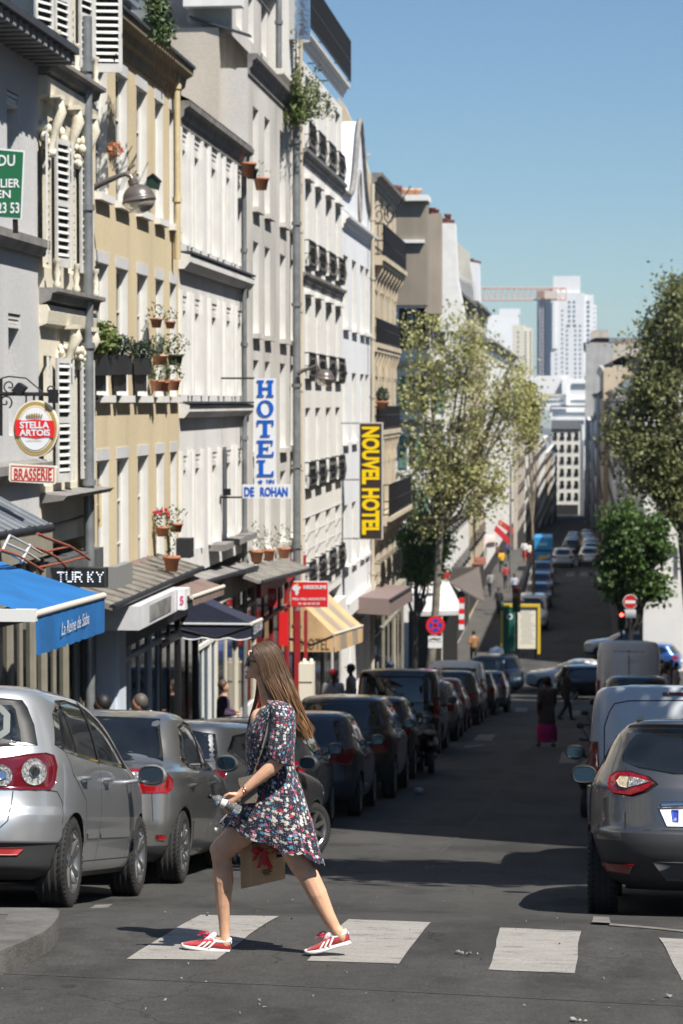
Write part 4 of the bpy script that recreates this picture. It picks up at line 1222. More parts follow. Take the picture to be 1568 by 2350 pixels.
class CarBody:
    """horizontal slices: (z, x_rear, x_front, half_width); x grows from the rear bumper forward, +y is the car's left"""
    def __init__(s, slices, wheels, wr=.32, nr=7.0, nf=5.0, m=2.9, NZ=46, NS=30, arch=.055):
        s.sl = slices
        z0, z1 = slices[0][0], slices[-1][0]
        zs = []
        for i in range(NZ + 1):
            t = i / NZ
            zs.append(z0 + (z1 - z0) * t)
        zs = sorted(set(zs + [k[0] for k in slices]))
        vs = []; fs = []
        angs = []
        for q in range(4):
            for k in range(NS):
                angs.append(q * PI / 2 + PI / 2 * k / NS)
        NA = len(angs)
        for z in zs:
            xr, xf, w = interp(slices, z)[:3]
            xc = xr + (xf - xr) * .52
            for a in angs:
                c, sn = math.cos(a), math.sin(a)
                n = nf if c > 0 else nr
                L_ = (xf - xc) if c > 0 else (xc - xr)
                x = xc + L_ * math.copysign(abs(c) ** (2 / n), c)
                y = w * math.copysign(abs(sn) ** (2 / m), sn)
                vs.append((x, y, z))
        for j in range(len(zs) - 1):
            for k in range(NA):
                k2 = (k + 1) % NA
                fs.append((j * NA + k, j * NA + k2, (j + 1) * NA + k2, (j + 1) * NA + k))
        fs.append(tuple(reversed(range(NA))))
        top = (len(zs) - 1) * NA
        cidx = len(vs); xr, xf, w = interp(slices, z1)[:3]
        vs.append(((xr + xf) / 2, 0, z1 + .004))
        for k in range(NA): fs.append((top + k, top + (k + 1) % NA, cidx))
        s.v, s.f = vs, fs
        s.bvh = BVHTree.FromPolygons([Vector(v) for v in vs], fs)
        s.wheels, s.wr, s.arch = wheels, wr, arch
    def mesh(s, name, mat, low=None):
        """low: (material, test(x, y, z)) gives the plastic lower panels"""
        me = bpy.data.meshes.new(name)
        me.from_pydata(s.v, [], s.f); me.materials.append(mat)
        me.polygons.foreach_set('use_smooth', [True] * len(me.polygons)); me.update()
        bm = bmesh.new(); bm.from_mesh(me); bmesh.ops.recalc_face_normals(bm, faces=bm.faces); bm.to_mesh(me); bm.free()
        # wheel arches cut out
        o = bpy.data.objects.new('tmp', me); COL.objects.link(o)
        cm = MB(); W = max(k[3] for k in s.sl)
        for x in s.wheels:
            for sg in (1, -1):
                cm.lathe([(0, -.2), (s.wr + s.arch, -.2), (s.wr + s.arch, .2), (0, .2)], (x, sg * (W - .09), s.wr - .02), 'Y', 36, smooth=False)
        cme = cm.mesh('cut', WELL)
        bm = bmesh.new(); bm.from_mesh(cme); bmesh.ops.remove_doubles(bm, verts=bm.verts, dist=1e-5); bmesh.ops.recalc_face_normals(bm, faces=bm.faces); bm.to_mesh(cme); bm.free()
        me.materials.append(WELL)
        if low:
            me.materials.append(low[0])
            for p in me.polygons:
                c = p.center
                if low[1](c.x, c.y, c.z): p.material_index = 2
        co = bpy.data.objects.new('tmpc', cme); COL.objects.link(co)
        md = o.modifiers.new('b', 'BOOLEAN'); md.operation = 'DIFFERENCE'; md.object = co; md.solver = 'EXACT'; md.use_self = False
        dg = bpy.context.evaluated_depsgraph_get()
        r = bpy.data.meshes.new_from_object(o.evaluated_get(dg)); r.name = name
        bpy.data.objects.remove(o); bpy.data.objects.remove(co)
        return r
    def hit(s, p, d):
        r = s.bvh.ray_cast(Vector(p), Vector(d))
        return (r[0], r[1]) if r[0] is not None else (None, None)
    def proj(s, a, b, how, sg=1):
        """how: 'rear' (a=y,b=z), 'front', 'side' (a=x,b=z), 'top' (a=x,b=y), ('ang', deg): looking along a slanted direction"""
        if how == 'rear': return s.hit((-3, a, b), (1, 0, 0))
        if how == 'front': return s.hit((8, a, b), (-1, 0, 0))
        if how == 'side': return s.hit((a, sg * 3, b), (0, -sg, 0))
        if how == 'top': return s.hit((a, b, 4), (0, 0, -1))
        an = R(how[1])   # direction from behind, turned towards the side sg
        d = Vector((math.cos(an), -sg * math.sin(an), 0)); side = Vector((math.sin(an), sg * math.cos(an), 0))
        o_ = Vector((how[2], sg * how[3], b)) + side * a - d * 3
        return s.hit(o_, d)
    def patch(s, outline, how, off=.004, sg=1, rings=7, mb=None, mi=0, edge=.012, sub=5):
        pts = []
        n = len(outline)
        for i in range(n):
            a, b_ = outline[i], outline[(i + 1) % n]
            for k in range(sub): pts.append((a[0] + (b_[0] - a[0]) * k / sub, a[1] + (b_[1] - a[1]) * k / sub))
        cx = sum(p[0] for p in pts) / len(pts); cy = sum(p[1] for p in pts) / len(pts)
        N = len(pts); vs = []; ok = True; fs = []
        last = None
        P0 = []
        for j in range(rings):
            t = 1 - j / rings
            for p in pts:
                h, nn = s.proj(cx + (p[0] - cx) * t, cy + (p[1] - cy) * t, how, sg)
                if h is None: h, nn = (last or (Vector((0, 0, 0)), Vector((0, 0, 1))))
                last = (h, nn)
                vs.append(h + nn * off)
                if j == 0: P0.append(h - nn * edge)
        h, nn = s.proj(cx, cy, how, sg)
        if h is None: h, nn = last
        vs.append(h + nn * off); c = len(vs) - 1
        for j in range(rings - 1):
            for k in range(N):
                k2 = (k + 1) % N; fs.append((j * N + k, j * N + k2, (j + 1) * N + k2, (j + 1) * N + k))
        for k in range(N): fs.append(((rings - 1) * N + k, (rings - 1) * N + (k + 1) % N, c))
        b0 = len(vs); vs += P0
        for k in range(N): fs.append((k, (k + 1) % N, b0 + (k + 1) % N, b0 + k))
        m = mb or MB(); m.add(vs, fs, mi, True)
        return m
    def line(s, pts, how, w=.007, off=.0015, sg=1, mb=None, sub=8, mi=0):
        P = []
        for i in range(len(pts) - 1):
            for k in range(sub + (1 if i == len(pts) - 2 else 0)):
                t = k / sub; a = pts[i][0] + (pts[i + 1][0] - pts[i][0]) * t; b_ = pts[i][1] + (pts[i + 1][1] - pts[i][1]) * t
                h, nn = s.proj(a, b_, how, sg)
                if h is not None: P.append((h + nn * off, nn))
        m = mb or MB(); vs = []; fs = []
        for i, (p, nn) in enumerate(P):
            t = (P[min(i + 1, len(P) - 1)][0] - P[max(i - 1, 0)][0])
            if t.length < 1e-6: t = Vector((0, 0, 1))
            sd_ = t.normalized().cross(nn).normalized() * w / 2
            vs += [p - sd_, p + sd_]
        for i in range(len(P) - 1): fs.append((2 * i, 2 * i + 1, 2 * i + 3, 2 * i + 2))
        m.add(vs, fs, mi, True)
        return m

TY = {}
def wheel_meshes(r, w, style):
    key = (r, w, style)
    if key in TY: return TY[key]
    m = MB(); ri = r * .68; e = w / 2
    prof = [(ri, -e * .9), (ri + .015, -e), (r - .04, -e * 1.02), (r - .012, -e * .9)]
    ng = 4
    for k in range(ng + 1):
        y = -e * .84 + 2 * e * .84 * k / ng
        prof += [(r, y - .012 if k else y), (r, y)]
        if k < ng: prof += [(r - .009, y + .002), (r - .009, y + .009)]
    prof += [(r - .012, e * .9), (r - .04, e * 1.02), (ri + .015, e), (ri, e * .9)]
    m.lathe(prof, (0, 0, 0), 'Y', 40)
    # tread blocks across the shoulder
    for k in range(48):
        a = 2 * PI * k / 48
        for sg in (-1, 1):
            c, s_ = math.cos(a), math.sin(a); t = Vector((-s_, 0, c)) * .006; rr = r + .0015
            p0 = Vector((c * rr, sg * e * .55, s_ * rr)); p1 = Vector((math.cos(a + .05) * (r - .004), sg * e * .99, math.sin(a + .05) * (r - .004)))
            m.add([p0 - t, p0 + t, p1 + t, p1 - t], [(0, 1, 2, 3)], 1)
    ty = m.mesh('wheel', [RUBBER, WELL])
    # rim: +y is the outside
    g = MB(); y0 = e * .55
    g.lathe([(ri + .006, e * .98), (ri - .012, e * .95), (ri - .02, e * .6), (ri - .03, -.02)], (0, 0, 0), 'Y', 36)
    g.lathe([(.0, y0 + .025), (.03, y0 + .025), (.055, y0 + .012), (.06, y0 - .03)], (0, 0, 0), 'Y', 16)
    ns = {'five': 5, 'seven': 7, 'ten': 10}.get(style, 5)
    for k in range(ns):
        a = 2 * PI * k / ns
        for da in ((-.16, .16) if style == 'five' else (0,)):
            p = Vector((math.cos(a + da * .4) * .05, y0 + .01, math.sin(a + da * .4) * .05)); q = Vector((math.cos(a + da) * (ri - .012), y0 + .03, math.sin(a + da) * (ri - .012)))
            g.bar(p, q, .03 if style == 'five' else .042, .03, up=(0, 1, 0))
    rim = g.mesh('rim', RIMM)
    d = MB(); d.lathe([(0, y0 - .05), (ri - .01, y0 - .06)], (0, 0, 0), 'Y', 24); disc = d.mesh('brake_disc', WELL)
    TY[key] = (ty, rim, disc)
    return TY[key]

def mirror(body, parent, x, z, W, sg, mat, out=0.0):
    h, nn = body.proj(x, z, 'side', sg)
    y = h.y + sg * out
    m = MB()
    m.tube([(x, y - sg * (.02 + out), z), (x, y + sg * .06, z + .02)], .016, 8)
    m.blob((x + .05, y + sg * .15, z + .06), (.075, .115, .085), 14, 10)
    o = m.build('side_mirror', mat, parent)
    g = MB(); n = 16; vs = []
    for k in range(n):
        a = 2 * PI * k / n
        vs.append((x - .029, y + sg * .15 + .092 * math.copysign(abs(math.cos(a)) ** .7, math.cos(a)), z + .06 + .066 * math.copysign(abs(math.sin(a)) ** .7, math.sin(a))))
    g.add(vs, [tuple(range(n))]); g.build('mirror_glass', MIRG, o)
    r_ = MB(); r_.tube([Vector(v) + Vector((.004, 0, 0)) for v in vs + [vs[0]]], .008, 6, cap=False); r_.build('mirror_rim', TRIM, o)
    return o

def wheels(parent, B, r, w, style, W, steer=0.0):
    ty, rim, disc = wheel_meshes(r, w, style)
    for i, x in enumerate(B.wheels):
        for sg in (1, -1):
            rz = 0 if sg > 0 else PI
            st = steer if i == 1 else 0
            o = inst('wheel', ty, parent, (x, sg * (W - w / 2 - .015), r), (0, 0, rz + st))
            inst('rim', rim, o); inst('brake_disc', disc, o)

def finish_car(root, B, mat, low=None, **k):
    o = bpy.data.objects.new('body', B.mesh('body', mat, low)); COL.objects.link(o); adopt(o, root)
    return o
def part(mb, name, mat, parent):
    return mb.build(name, mat, parent)

# generic rear/side proportions by type; L length, H height, W half width
def std_slices(kind, L, H, W):
    if kind == 'hatch':
        return [(.20, .20, L - .25, W * .90), (.27, .06, L - .08, W * .955), (.36, .01, L - .01, W * .98), (.52, .0, L, W * .995), (.62, .03, L, W), (.72, .05, L - .03, W), (.82, .06, L - .14, W * .99), (.90, .07, L - .55, W * .975),
                (.96, .09, L - .95, W * .955), (1.02, .13, L - 1.12, W * .925), (H * .78, .28, L - 1.45, W * .86), (H * .90, .43, L - 1.78, W * .78), (H * .955, .50, L - 1.98, W * .72), (H * .985, .62, L - 2.2, W * .62), (H, 1.0, L - 2.6, W * .40)]
    if kind == 'mpv':
        return [(.20, .20, L - .25, W * .90), (.28, .06, L - .08, W * .955), (.38, .01, L - .01, W * .98), (.55, .0, L, W * .995), (.66, .03, L, W), (.78, .05, L - .04, W), (.90, .06, L - .22, W * .99), (.98, .08, L - .62, W * .975),
                (1.04, .10, L - .85, W * .95), (1.10, .12, L - .98, W * .93), (H * .80, .22, L - 1.35, W * .86), (H * .91, .33, L - 1.7, W * .79), (H * .955, .38, L - 1.9, W * .73), (H * .985, .5, L - 2.15, W * .62), (H, .9, L - 2.5, W * .40)]
    if kind == 'sedan':
        return [(.20, .20, L - .25, W * .90), (.27, .07, L - .08, W * .955), (.36, .01, L - .01, W * .98), (.52, .0, L, W * .995), (.62, .02, L, W), (.74, .05, L - .04, W), (.84, .07, L - .2, W * .985), (.92, .09, L - .7, W * .97), (.97, .12, L - 1.1, W * .95), (1.01, .42, L - 1.25, W * .90),
                (1.04, .66, L - 1.33, W * .89), (1.10, .80, L - 1.42, W * .87), (H * .85, .98, L - 1.7, W * .80), (H * .94, 1.18, L - 2.0, W * .73), (H * .975, 1.35, L - 2.15, W * .66), (H * .99, 1.5, L - 2.3, W * .58), (H, 1.85, L - 2.6, W * .38)]
    if kind == 'van':
        return [(.22, .16, L - .25, W * .93), (.30, .04, L - .08, W * .965), (.42, .0, L - .01, W * .98), (.56, .0, L, W * .995), (.75, .03, L - .02, W), (.95, .035, L - .2, W), (1.05, .04, L - .6, W * .995), (1.12, .045, L - .85, W * .99),
                (H * .75, .07, L - 1.3, W * .965), (H * .87, .10, L - 1.6, W * .94), (H * .95, .14, L - 1.9, W * .90), (H * .98, .19, L - 2.0, W * .84), (H, .5, L - 2.5, W * .5)]
    if kind == 'suv':
        return [(.26, .20, L - .25, W * .90), (.33, .06, L - .08, W * .95), (.45, .01, L - .01, W * .975), (.60, .0, L, W * .99), (.72, .03, L, W), (.86, .06, L - .05, W), (.98, .08, L - .4, W * .985), (1.05, .11, L - .85, W * .96),
                (1.11, .15, L - 1.05, W * .93), (H * .82, .33, L - 1.45, W * .86), (H * .91, .46, L - 1.75, W * .79), (H * .955, .52, L - 1.95, W * .73), (H * .985, .66, L - 2.2, W * .62), (H, 1.1, L - 2.6, W * .40)]

def car(name, label, kind, L, H, W, mat, loc, yaw=0.0, pitch=None, group='cars parked along the kerb', wr=.31, lamp='block', rimstyle='seven', detail=1, steer=0.0, cat='car', roofdust=False, plate=True, lowtrim=True, lampmat=None):
    """loc: ground point under the middle of the rear bumper. the car heads along +Y turned by yaw"""
    x, y, z = loc
    if pitch is None:
        pitch = math.atan((gz(y + L * .8) - gz(y + .6)) / (L * .8 - .6))
    root = thing(name, label, cat, (x, y, z), group, rot=(0, 0, 0), world=False)
    root.rotation_euler = (Matrix.Rotation(PI / 2 + yaw, 3, 'Z') @ Matrix.Rotation(-pitch, 3, 'Y')).to_euler()
    S = std_slices(kind, L, H, W)
    B = CarBody(S, [.80 if kind != 'van' else .95, L - .88], wr, NZ=46 if detail else 26, NS=30 if detail else 14, m={'van': 4.2, 'mpv': 3.2}.get(kind, 2.9), nr={'van': 14}.get(kind, 7.0))
    finish_car(root, B, mat, (TRIMG, lambda x, y, z: z < .34 and (x < .55 or x > L - .6)) if lowtrim else None)
    wheels(root, B, wr, .205, rimstyle, W, steer)
    zb = {'hatch': 1.0, 'sedan': .99, 'mpv': 1.08, 'van': 1.12, 'suv': 1.10}[kind]
    # rear window
    if kind != 'van' or True:
        zt = H * .93; yb, yt = W * .80, W * .68
        if kind == 'sedan':
            m = MB(); vs = []
            m = B.patch([(-W * .74, 1.06), (W * .74, 1.06), (W * .62, H * .945), (0, H * .955), (-W * .62, H * .945)], 'rear', .004)
        elif kind == 'van':
            m = B.patch([(-W * .80, 1.18), (W * .80, 1.18), (W * .74, H * .88), (-W * .74, H * .88)], 'rear', .004)
        else:
            m = B.patch([(-yb, zb + .07), (-yb * .6, zb + .02), (yb * .6, zb + .02), (yb, zb + .07), (yt, zt - .03), (yt * .6, zt), (-yt * .6, zt), (-yt, zt - .03)], 'rear', .004)
        m.build('rear_window', CARGLASS, root)
    # side glass
    for sg in (1, -1):
        zz0, zz1 = zb + .01, H * .92
        if kind == 'sedan': o = [(1.15, zz0 + .06), (1.45, zz0 - .02), (L - 1.55, zz0 - .04), (L - 2.05, H * .90), (1.9, H * .935), (1.45, H * .90)]
        elif kind == 'van': o = [(L - 2.2, 1.12), (L - 1.35, 1.10), (L - 1.95, H * .9), (L - 2.2, H * .91)]
        elif kind == 'mpv': o = [(.55, zz0 + .06), (.9, zz0 - .03), (L - 1.25, zz0 - .1), (L - 1.95, H * .91), (1.4, H * .935), (.66, H * .90)]
        else: o = [(.62, zz0 + .16), (1.0, zz0), (L - 1.4, zz0 - .07), (L - 2.05, H * .89), (1.4, H * .93), (.85, H * .90)]
        m = B.patch(o, 'side', .004, sg, rings=6); g = m.build('side_window', CARGLASS, root)
        if detail and kind != 'van':
            m = MB(); xm = (o[0][0] + o[2][0]) / 2 + .15
            B.line([(xm, zz0 - .03), (xm + .06, H * .935)], 'side', .07, .008, sg, m); m.build('door_pillar', TRIM, root)
    m = B.patch([(-W * .8, zb + .05), (W * .8, zb + .05), (W * .66, H * .92), (-W * .66, H * .92)], 'front', .004); m.build('windscreen', CARGLASS, root)
    # lamps
    lm_ = lampmat or REDL
    for sg in (1, -1):
        if kind == 'van': m = B.patch([(W * .86, .85), (W * .985, .85), (W * .985, 1.3), (W * .88, 1.3)] if sg > 0 else [(-W * .86, .85), (-W * .985, .85), (-W * .985, 1.3), (-W * .88, 1.3)], 'rear', .012)
        elif lamp == 'tall': m = B.patch([(-.1, zb - .18), (.12, zb - .18), (.10, zb + .12), (.02, H * .86), (-.04, H * .86), (-.08, zb + .1)], ('ang', 40, .15, W * .85), .012, sg)
        elif lamp == 'long': m = B.patch([(-.42, .80), (.16, .79), (.235, .83), (.24, .90), (.17, .955), (.02, .985), (-.42, .985)], ('ang', 32, .1, W * .86), .012, sg)
        elif lamp == 'wing': m = B.patch([(-.22, .80), (.1, .74), (.22, .90), (.26, .99), (.05, .97), (-.2, .90)], ('ang', 40, .1, W * .86), .012, sg)
        else: m = B.patch([(-.16, .76), (.15, .76), (.18, .95), (-.16, .93)], ('ang', 38, .1, W * .88), .012, sg)
        m.build('tail_lamp', lm_, root)
    if plate:
        m = B.patch([(-.26, .62), (.26, .62), (.26, .73), (-.26, .73)], 'rear', .01, rings=2); m.build('number_plate', PLATE, root)
    if detail:
        m = MB()
        B.line([(-W * .78, .56), (-W * .74, .95)], 'rear', mb=m); B.line([(W * .78, .56), (W * .74, .95)], 'rear', mb=m); B.line([(-W * .78, .56), (W * .78, .56)], 'rear', mb=m)
        for sg in (1, -1):
            xm = (1.0 + L - 1.4) / 2 + .1
            B.line([(xm, .3), (xm, zb - .03)], 'side', sg=sg, mb=m); B.line([(L - 1.3, .3), (L - 1.22, .7), (L - 1.3, zb - .08)], 'side', sg=sg, mb=m); B.line([(1.02, .75), (.95, zb - .02)], 'side', sg=sg, mb=m)
        m.build('panel_gaps', SEAM, root)['kind'] = 'stuff'
        for sg in (1, -1):
            for xx in (1.15, (1.0 + L - 1.4) / 2 + .32):
                h, nn = B.proj(xx, zb - .14, 'side', sg); q = MB(); q.tube([h + nn * .004 + Vector((-.09, 0, 0)), h + nn * .03 + Vector((-.05, 0, 0)), h + nn * .03 + Vector((.05, 0, 0)), h + nn * .004 + Vector((.09, 0, 0))], .013, 6)
                q.build('door_handle', mat, root)
        for sg in (1, -1): mirror(B, root, L - 1.5, zb - .02, W, sg, mat if kind != 'van' else TRIM)
    for sg in (1, -1):
        m = B.patch([(W * .55, .62), (W * .88, .66), (W * .86, .78), (W * .6, .74)] if sg > 0 else [(-W * .55, .62), (-W * .88, .66), (-W * .86, .78), (-W * .6, .74)], 'front', .01, rings=3); m.build('headlamp', CLEARL, root)
    return root, B
SILVER = paint('silver_paint', (.60, .61, .62), .80, .36); SILVER2 = paint('warm_silver_paint', (.43, .42, .40)); GREYP = paint('mid_grey_paint', (.24, .245, .25)); CAPT = paint('bronze_grey_paint', (.20, .197, .193))
DKBLUE = paint('dark_blue_paint', (.012, .016, .028), .3, .3); BLACKP = paint('black_paint', (.008, .008, .009), .2, .25); ANTH = paint('anthracite_paint', (.025, .026, .03), .4, .3)
REDP = paint('dark_red_paint', (.22, .012, .015), .2, .3); WHITEP = paint('white_paint', (.72, .72, .71), 0, .35); WVAN = paint('cool_white_van_paint', (.50, .53, .56), 0, .4); GVAN = paint('grey_white_van_paint', (.56, .56, .55), 0, .45)
BLUEG = paint('blue_grey_paint', (.06, .075, .10), .4, .3)

# ---------- nearest left: silver compact people carrier
def vw():
    L, H, W = 4.2, 1.555, .885
    xr = -3.52; y0 = 15.62
    mat = SILVER
    S = [(.20, .28, L - .25, W * .88), (.24, .12, L - .1, W * .93), (.30, .04, L - .05, W * .955), (.42, .01, L - .01, W * .975), (.452, -.0, L, W * .98), (.458, -.022, L, W * .985), (.54, -.03, L, W * .99), (.64, -.015, L, W), (.70, .035, L - .01, W), (.80, .055, L - .05, W * .998), (.90, .065, L - .2, W * .99), (1.0, .085, L - .62, W * .975),
         (1.06, .11, L - .82, W * .955), (1.12, .14, L - .95, W * .935), (1.25, .20, L - 1.2, W * .885), (1.38, .28, L - 1.55, W * .82), (1.45, .325, L - 1.8, W * .765), (1.49, .36, L - 2.0, W * .71), (1.525, .50, L - 2.25, W * .60), (1.55, .95, L - 2.6, W * .40)]
    root = thing('parked_car', 'silver people carrier with round clear reversing lamps, nearest the pavement corner', 'car', (xr - W, y0, gz(y0 + 1.0) + .13), 'cars parked along the kerb', world=False)
    p = math.atan((gz(y0 + 3.4) - gz(y0 + .8)) / 2.6); root.location.z = gz(y0 + .8) - math.tan(p) * .8
    root.rotation_euler = (Matrix.Rotation(PI / 2, 3, 'Z') @ Matrix.Rotation(-p, 3, 'Y')).to_euler()
    B = CarBody(S, [.80, L - .84], .318, NZ=70, NS=36, m=3.3, nr=8.0, arch=.045)
    finish_car(root, B, mat, (TRIMG, lambda x, y, z: z < .453 and x < .62 or z < .24)); wheels(root, B, .318, .215, 'five', W)
    m = B.patch([(-.70, 1.11), (-.35, 1.085), (.35, 1.085), (.70, 1.11), (.66, 1.25), (.60, 1.37), (.56, 1.42), (.3, 1.44), (-.3, 1.44), (-.56, 1.42), (-.60, 1.37), (-.66, 1.25)], 'rear', .004, rings=8); m.build('rear_window', TRIM, root)
    m = B.patch([(-.60, 1.13), (.60, 1.13), (.585, 1.2), (.53, 1.35), (.50, 1.38), (-.50, 1.38), (-.53, 1.35), (-.585, 1.2)], 'rear', .008, rings=8)
    m.build('rear_glass', pmat('rear_glass_light', (.05, .06, .065), .04, spec=.9, noise=.9, nscale=5, col2=(.008, .01, .012), nlo=.42, nhi=.58), root)
    m = B.patch([(.44, 1.16), (.50, 1.16), (.46, 1.37), (.41, 1.40), (.2, 1.405), (.2, 1.385), (.38, 1.37)], 'rear', .009, rings=3) if False else MB()
    # curved grey pillar trim seen through the glass
    m = MB(); B.line([(-.44, 1.15), (-.50, 1.2), (-.485, 1.31), (-.43, 1.36), (-.2, 1.37)], 'rear', .045, .0095, mb=m); m.build('inner_trim', pmat('inner_trim_grey', (.11, .125, .12), .6), root)
    m = MB(); h, n = B.proj(-.02, 1.13, 'rear'); h2, n2 = B.proj(-.30, 1.16, 'rear'); m.tube([B.proj(0, 1.12, 'rear')[0] + Vector((-.02, 0, 0)), B.proj(-.16, 1.17, 'rear')[0] + Vector((-.03, 0, 0)), B.proj(-.38, 1.25, 'rear')[0] + Vector((-.02, 0, 0))], .01, 5); m.build('rear_wiper', TRIM, root)
    # lamps: red body, two big clear rounds
    for sg in (1, -1):
        m = B.patch([(-.34, .81), (-.34, .93), (-.2, 1.01), (0, 1.045), (.15, 1.06), (.215, 1.045), (.24, .97), (.225, .86), (.18, .81)], ('ang', 24, .05, W * .80), .012, sg, rings=6)
        o = m.build('tail_lamp', REDLD, root)
        for (a, zc, r_) in ((-.165, .90, .072), (.055, .928, .090)):
            m = B.patch([(a + r_ * math.cos(t * PI / 8), zc + r_ * math.sin(t * PI / 8)) for t in range(16)], ('ang', 24, .05, W * .80), .019, sg, rings=5, sub=1); m.build('reversing_lamp', CLEARL, o)
            m = B.patch([(a + r_ * .45 * math.cos(t * PI / 8), zc + r_ * .45 * math.sin(t * PI / 8)) for t in range(16)], ('ang', 24, .05, W * .80), .027, sg, rings=4, sub=1); m.build('bulb_dome', CHROME, o)
    for sg in (1, -1):
        m = B.patch([(.30 * sg, .375), (.62 * sg, .375), (.66 * sg, .42), (.30 * sg, .42)], 'rear', .012, rings=3); m.build('reflector', pmat('matt_reflector', (.35, .03, .03), .4), root)
    for sg in (1, -1):
        m = B.patch([(.46, 1.12), (.62, 1.075), (1.15, 1.04), (2.72, .995), (2.55, 1.12), (2.1, 1.34), (1.75, 1.43), (1.25, 1.46), (.85, 1.44), (.60, 1.34)], 'side', .004, sg, rings=7); m.build('side_window', CARGLASS, root)
        m = MB(); B.line([(1.62, 1.02), (1.66, 1.46)], 'side', .075, .009, sg, m); m.build('door_pillar', TRIM, root); m = MB(); B.line([(.92, 1.05), (.90, 1.44)], 'side', .03, .009, sg, m); m.build('door_pillar', TRIM, root)
    m = B.patch([(-W * .8, 1.1), (W * .8, 1.1), (W * .66, 1.47), (-W * .66, 1.47)], 'front', .004); m.build('windscreen', CARGLASS, root)
    m = MB()
    for sg in (1, -1):
        B.line([(sg * .74, 1.06), (sg * .70, .99)], 'rear', mb=m); B.line([(sg * .58, .80), (sg * .57, .60), (sg * .50, .53), (0, .53)], 'rear', mb=m)
        B.line([(1.64, .29), (1.64, 1.0)], 'side', sg=sg, mb=m); B.line([(2.78, .30), (2.86, .62), (2.80, .94), (2.7, .985)], 'side', sg=sg, mb=m); B.line([(1.16, .42), (1.10, .74), (.72, .93), (.62, 1.07)], 'side', sg=sg, mb=m)
        B.line([(1.2, .315), (2.95, .315)], 'side', sg=sg, mb=m)
        B.line([(.2, .82), (.42, .80), (.5, .72), (.48, .58)], 'side', sg=sg, mb=m)
    m.build('panel_gaps', SEAM, root)['kind'] = 'stuff'
    for sg in (1, -1):
        m = MB(); B.line([(1.2, .50), (1.6, .50)], 'side', .05, .008, sg, m); B.line([(1.68, .50), (2.8, .50)], 'side', .05, .008, sg, m); m.build('rubbing_strip', mat, root)
        for xx in (1.02, 1.80):
            h, nn = B.proj(xx, .90, 'side', sg); q = MB(); q.tube([h + nn * .004 + Vector((-.1, 0, 0)), h + nn * .035 + Vector((-.06, 0, 0)), h + nn * .035 + Vector((.06, 0, 0)), h + nn * .004 + Vector((.1, 0, 0))], .014, 6); q.build('door_handle', mat, root)
        mo = mirror(B, root, 2.62, .89, W, sg, mat, .05)
    m = MB(); m.lathe([(0, .004), (.022, .004), (.026, 0)], B.proj(-.30, .60, 'rear')[0] + Vector((-.004, 0, 0)), 'X', 12); m.build('parking_sensor', pmat('sensor_ring', (.2, .2, .2), .5), root)
    m = B.patch([(-.26, .64), (.26, .64), (.26, .75), (-.26, .75)], 'rear', .008, rings=2); m.build('number_plate', PLATE, root)
    # chrome letters on the tailgate
    def P(a, b_, c):
        h, n = B.proj(a, b_, 'rear'); return h + n * (.004 + c)
    t = text_mesh('TDI', lambda a, b_, c: P(a, b_, .004), -.36, -.475, .715, .745, 0, .01); t.build('badge_lettering', pmat('badge_dark', (.06, .06, .07), .3, metal=.8), root)
    return root
vw()

def mk(kind, L, H, W, mat, yr, xright, label, yaw=0, **k):
    """yr: Y of the rear bumper; xright: X of the car's right side at the rear"""
    xc = xright - W
    z = gz(yr + .8) - (gz(yr + L * .8) - gz(yr + .8)) / (L * .8 - .8) * .8
    return car('parked_car' if kind != 'van' else 'parked_van', label, kind, L, H, W, mat, (xc, yr, z), yaw, cat='car' if kind != 'van' else 'van', **k)

r, B = mk('sedan', 4.35, 1.52, .90, SILVER2, 20.0, -3.47, 'silver saloon with a wide red and clear lamp, second car in the left row', wr=.315, rimstyle='ten', lampmat=REDL, lamp='long')
for sg in (1, -1):
    m = B.patch([(-.40, .885), (.06, .88), (.11, .91), (.08, .945), (-.02, .96), (-.40, .965)], ('ang', 38, .1, .90 * .88), .024, sg); m.build('clear_lamp', CLEARL, r)
for sg in (1, -1):
    m = B.patch([(.05, .40), (.16, .39), (.17, .43), (.05, .44)], ('ang', 45, .1, .8), .012, sg, rings=2); m.build('reflector', REDL, r)

r, B = mk('hatch', 4.03, 1.47, .86, GREYP, 23.7, -3.62, 'grey hatchback with its front wheel turned out, right behind the walking woman', yaw=R(-12.5), wr=.30, rimstyle='seven', steer=R(-22), lamp='wing', lampmat=REDLD)
r, B = mk('hatch', 3.95, 1.47, .85, ANTH, 29.6, -3.4, 'dark hatchback mostly hidden by the walking woman, fourth car in the left row', wr=.30)
r, B = mk('hatch', 4.0, 1.50, .86, BLUEG, 33.9, -3.2, 'dark blue grey hatchback with swept red lamps, fifth car in the left row', lamp='wing', wr=.31)
r, B = mk('suv', 4.4, 1.66, .91, ANTH, 38.4, -3.05, 'dark crossover with a pale dusty roof, sixth car in the left row', wr=.34)
r, B = mk('hatch', 4.0, 1.52, .86, BLACKP, 43.8, -3.1, 'black hatchback seen past the crossover, seventh car in the left row')
r, B = mk('van', 4.7, 1.92, .95, BLACKP, 53.5, -3.22, 'big black passenger van with tall red lamps in the left row', wr=.34)
m = B.patch([(-.80, 1.12), (.80, 1.12), (.76, 1.76), (-.76, 1.76)], 'rear', .01); m.build('tailgate_glass', CARGLASS, r)
r, B = mk('hatch', 4.1, 1.5, .86, GREYP, 60, -3.15, 'dark grey hatchback with one lamp glowing red, ahead of the black van', detail=0)
r, B = mk('hatch', 4.0, 1.47, .85, REDP, 65.3, -3.2, 'dark red car in the left row', detail=0)
r, B = mk('mpv', 4.2, 1.6, .87, BLACKP, 70.2, -3.05, 'black people carrier between the red car and the white van', detail=0)
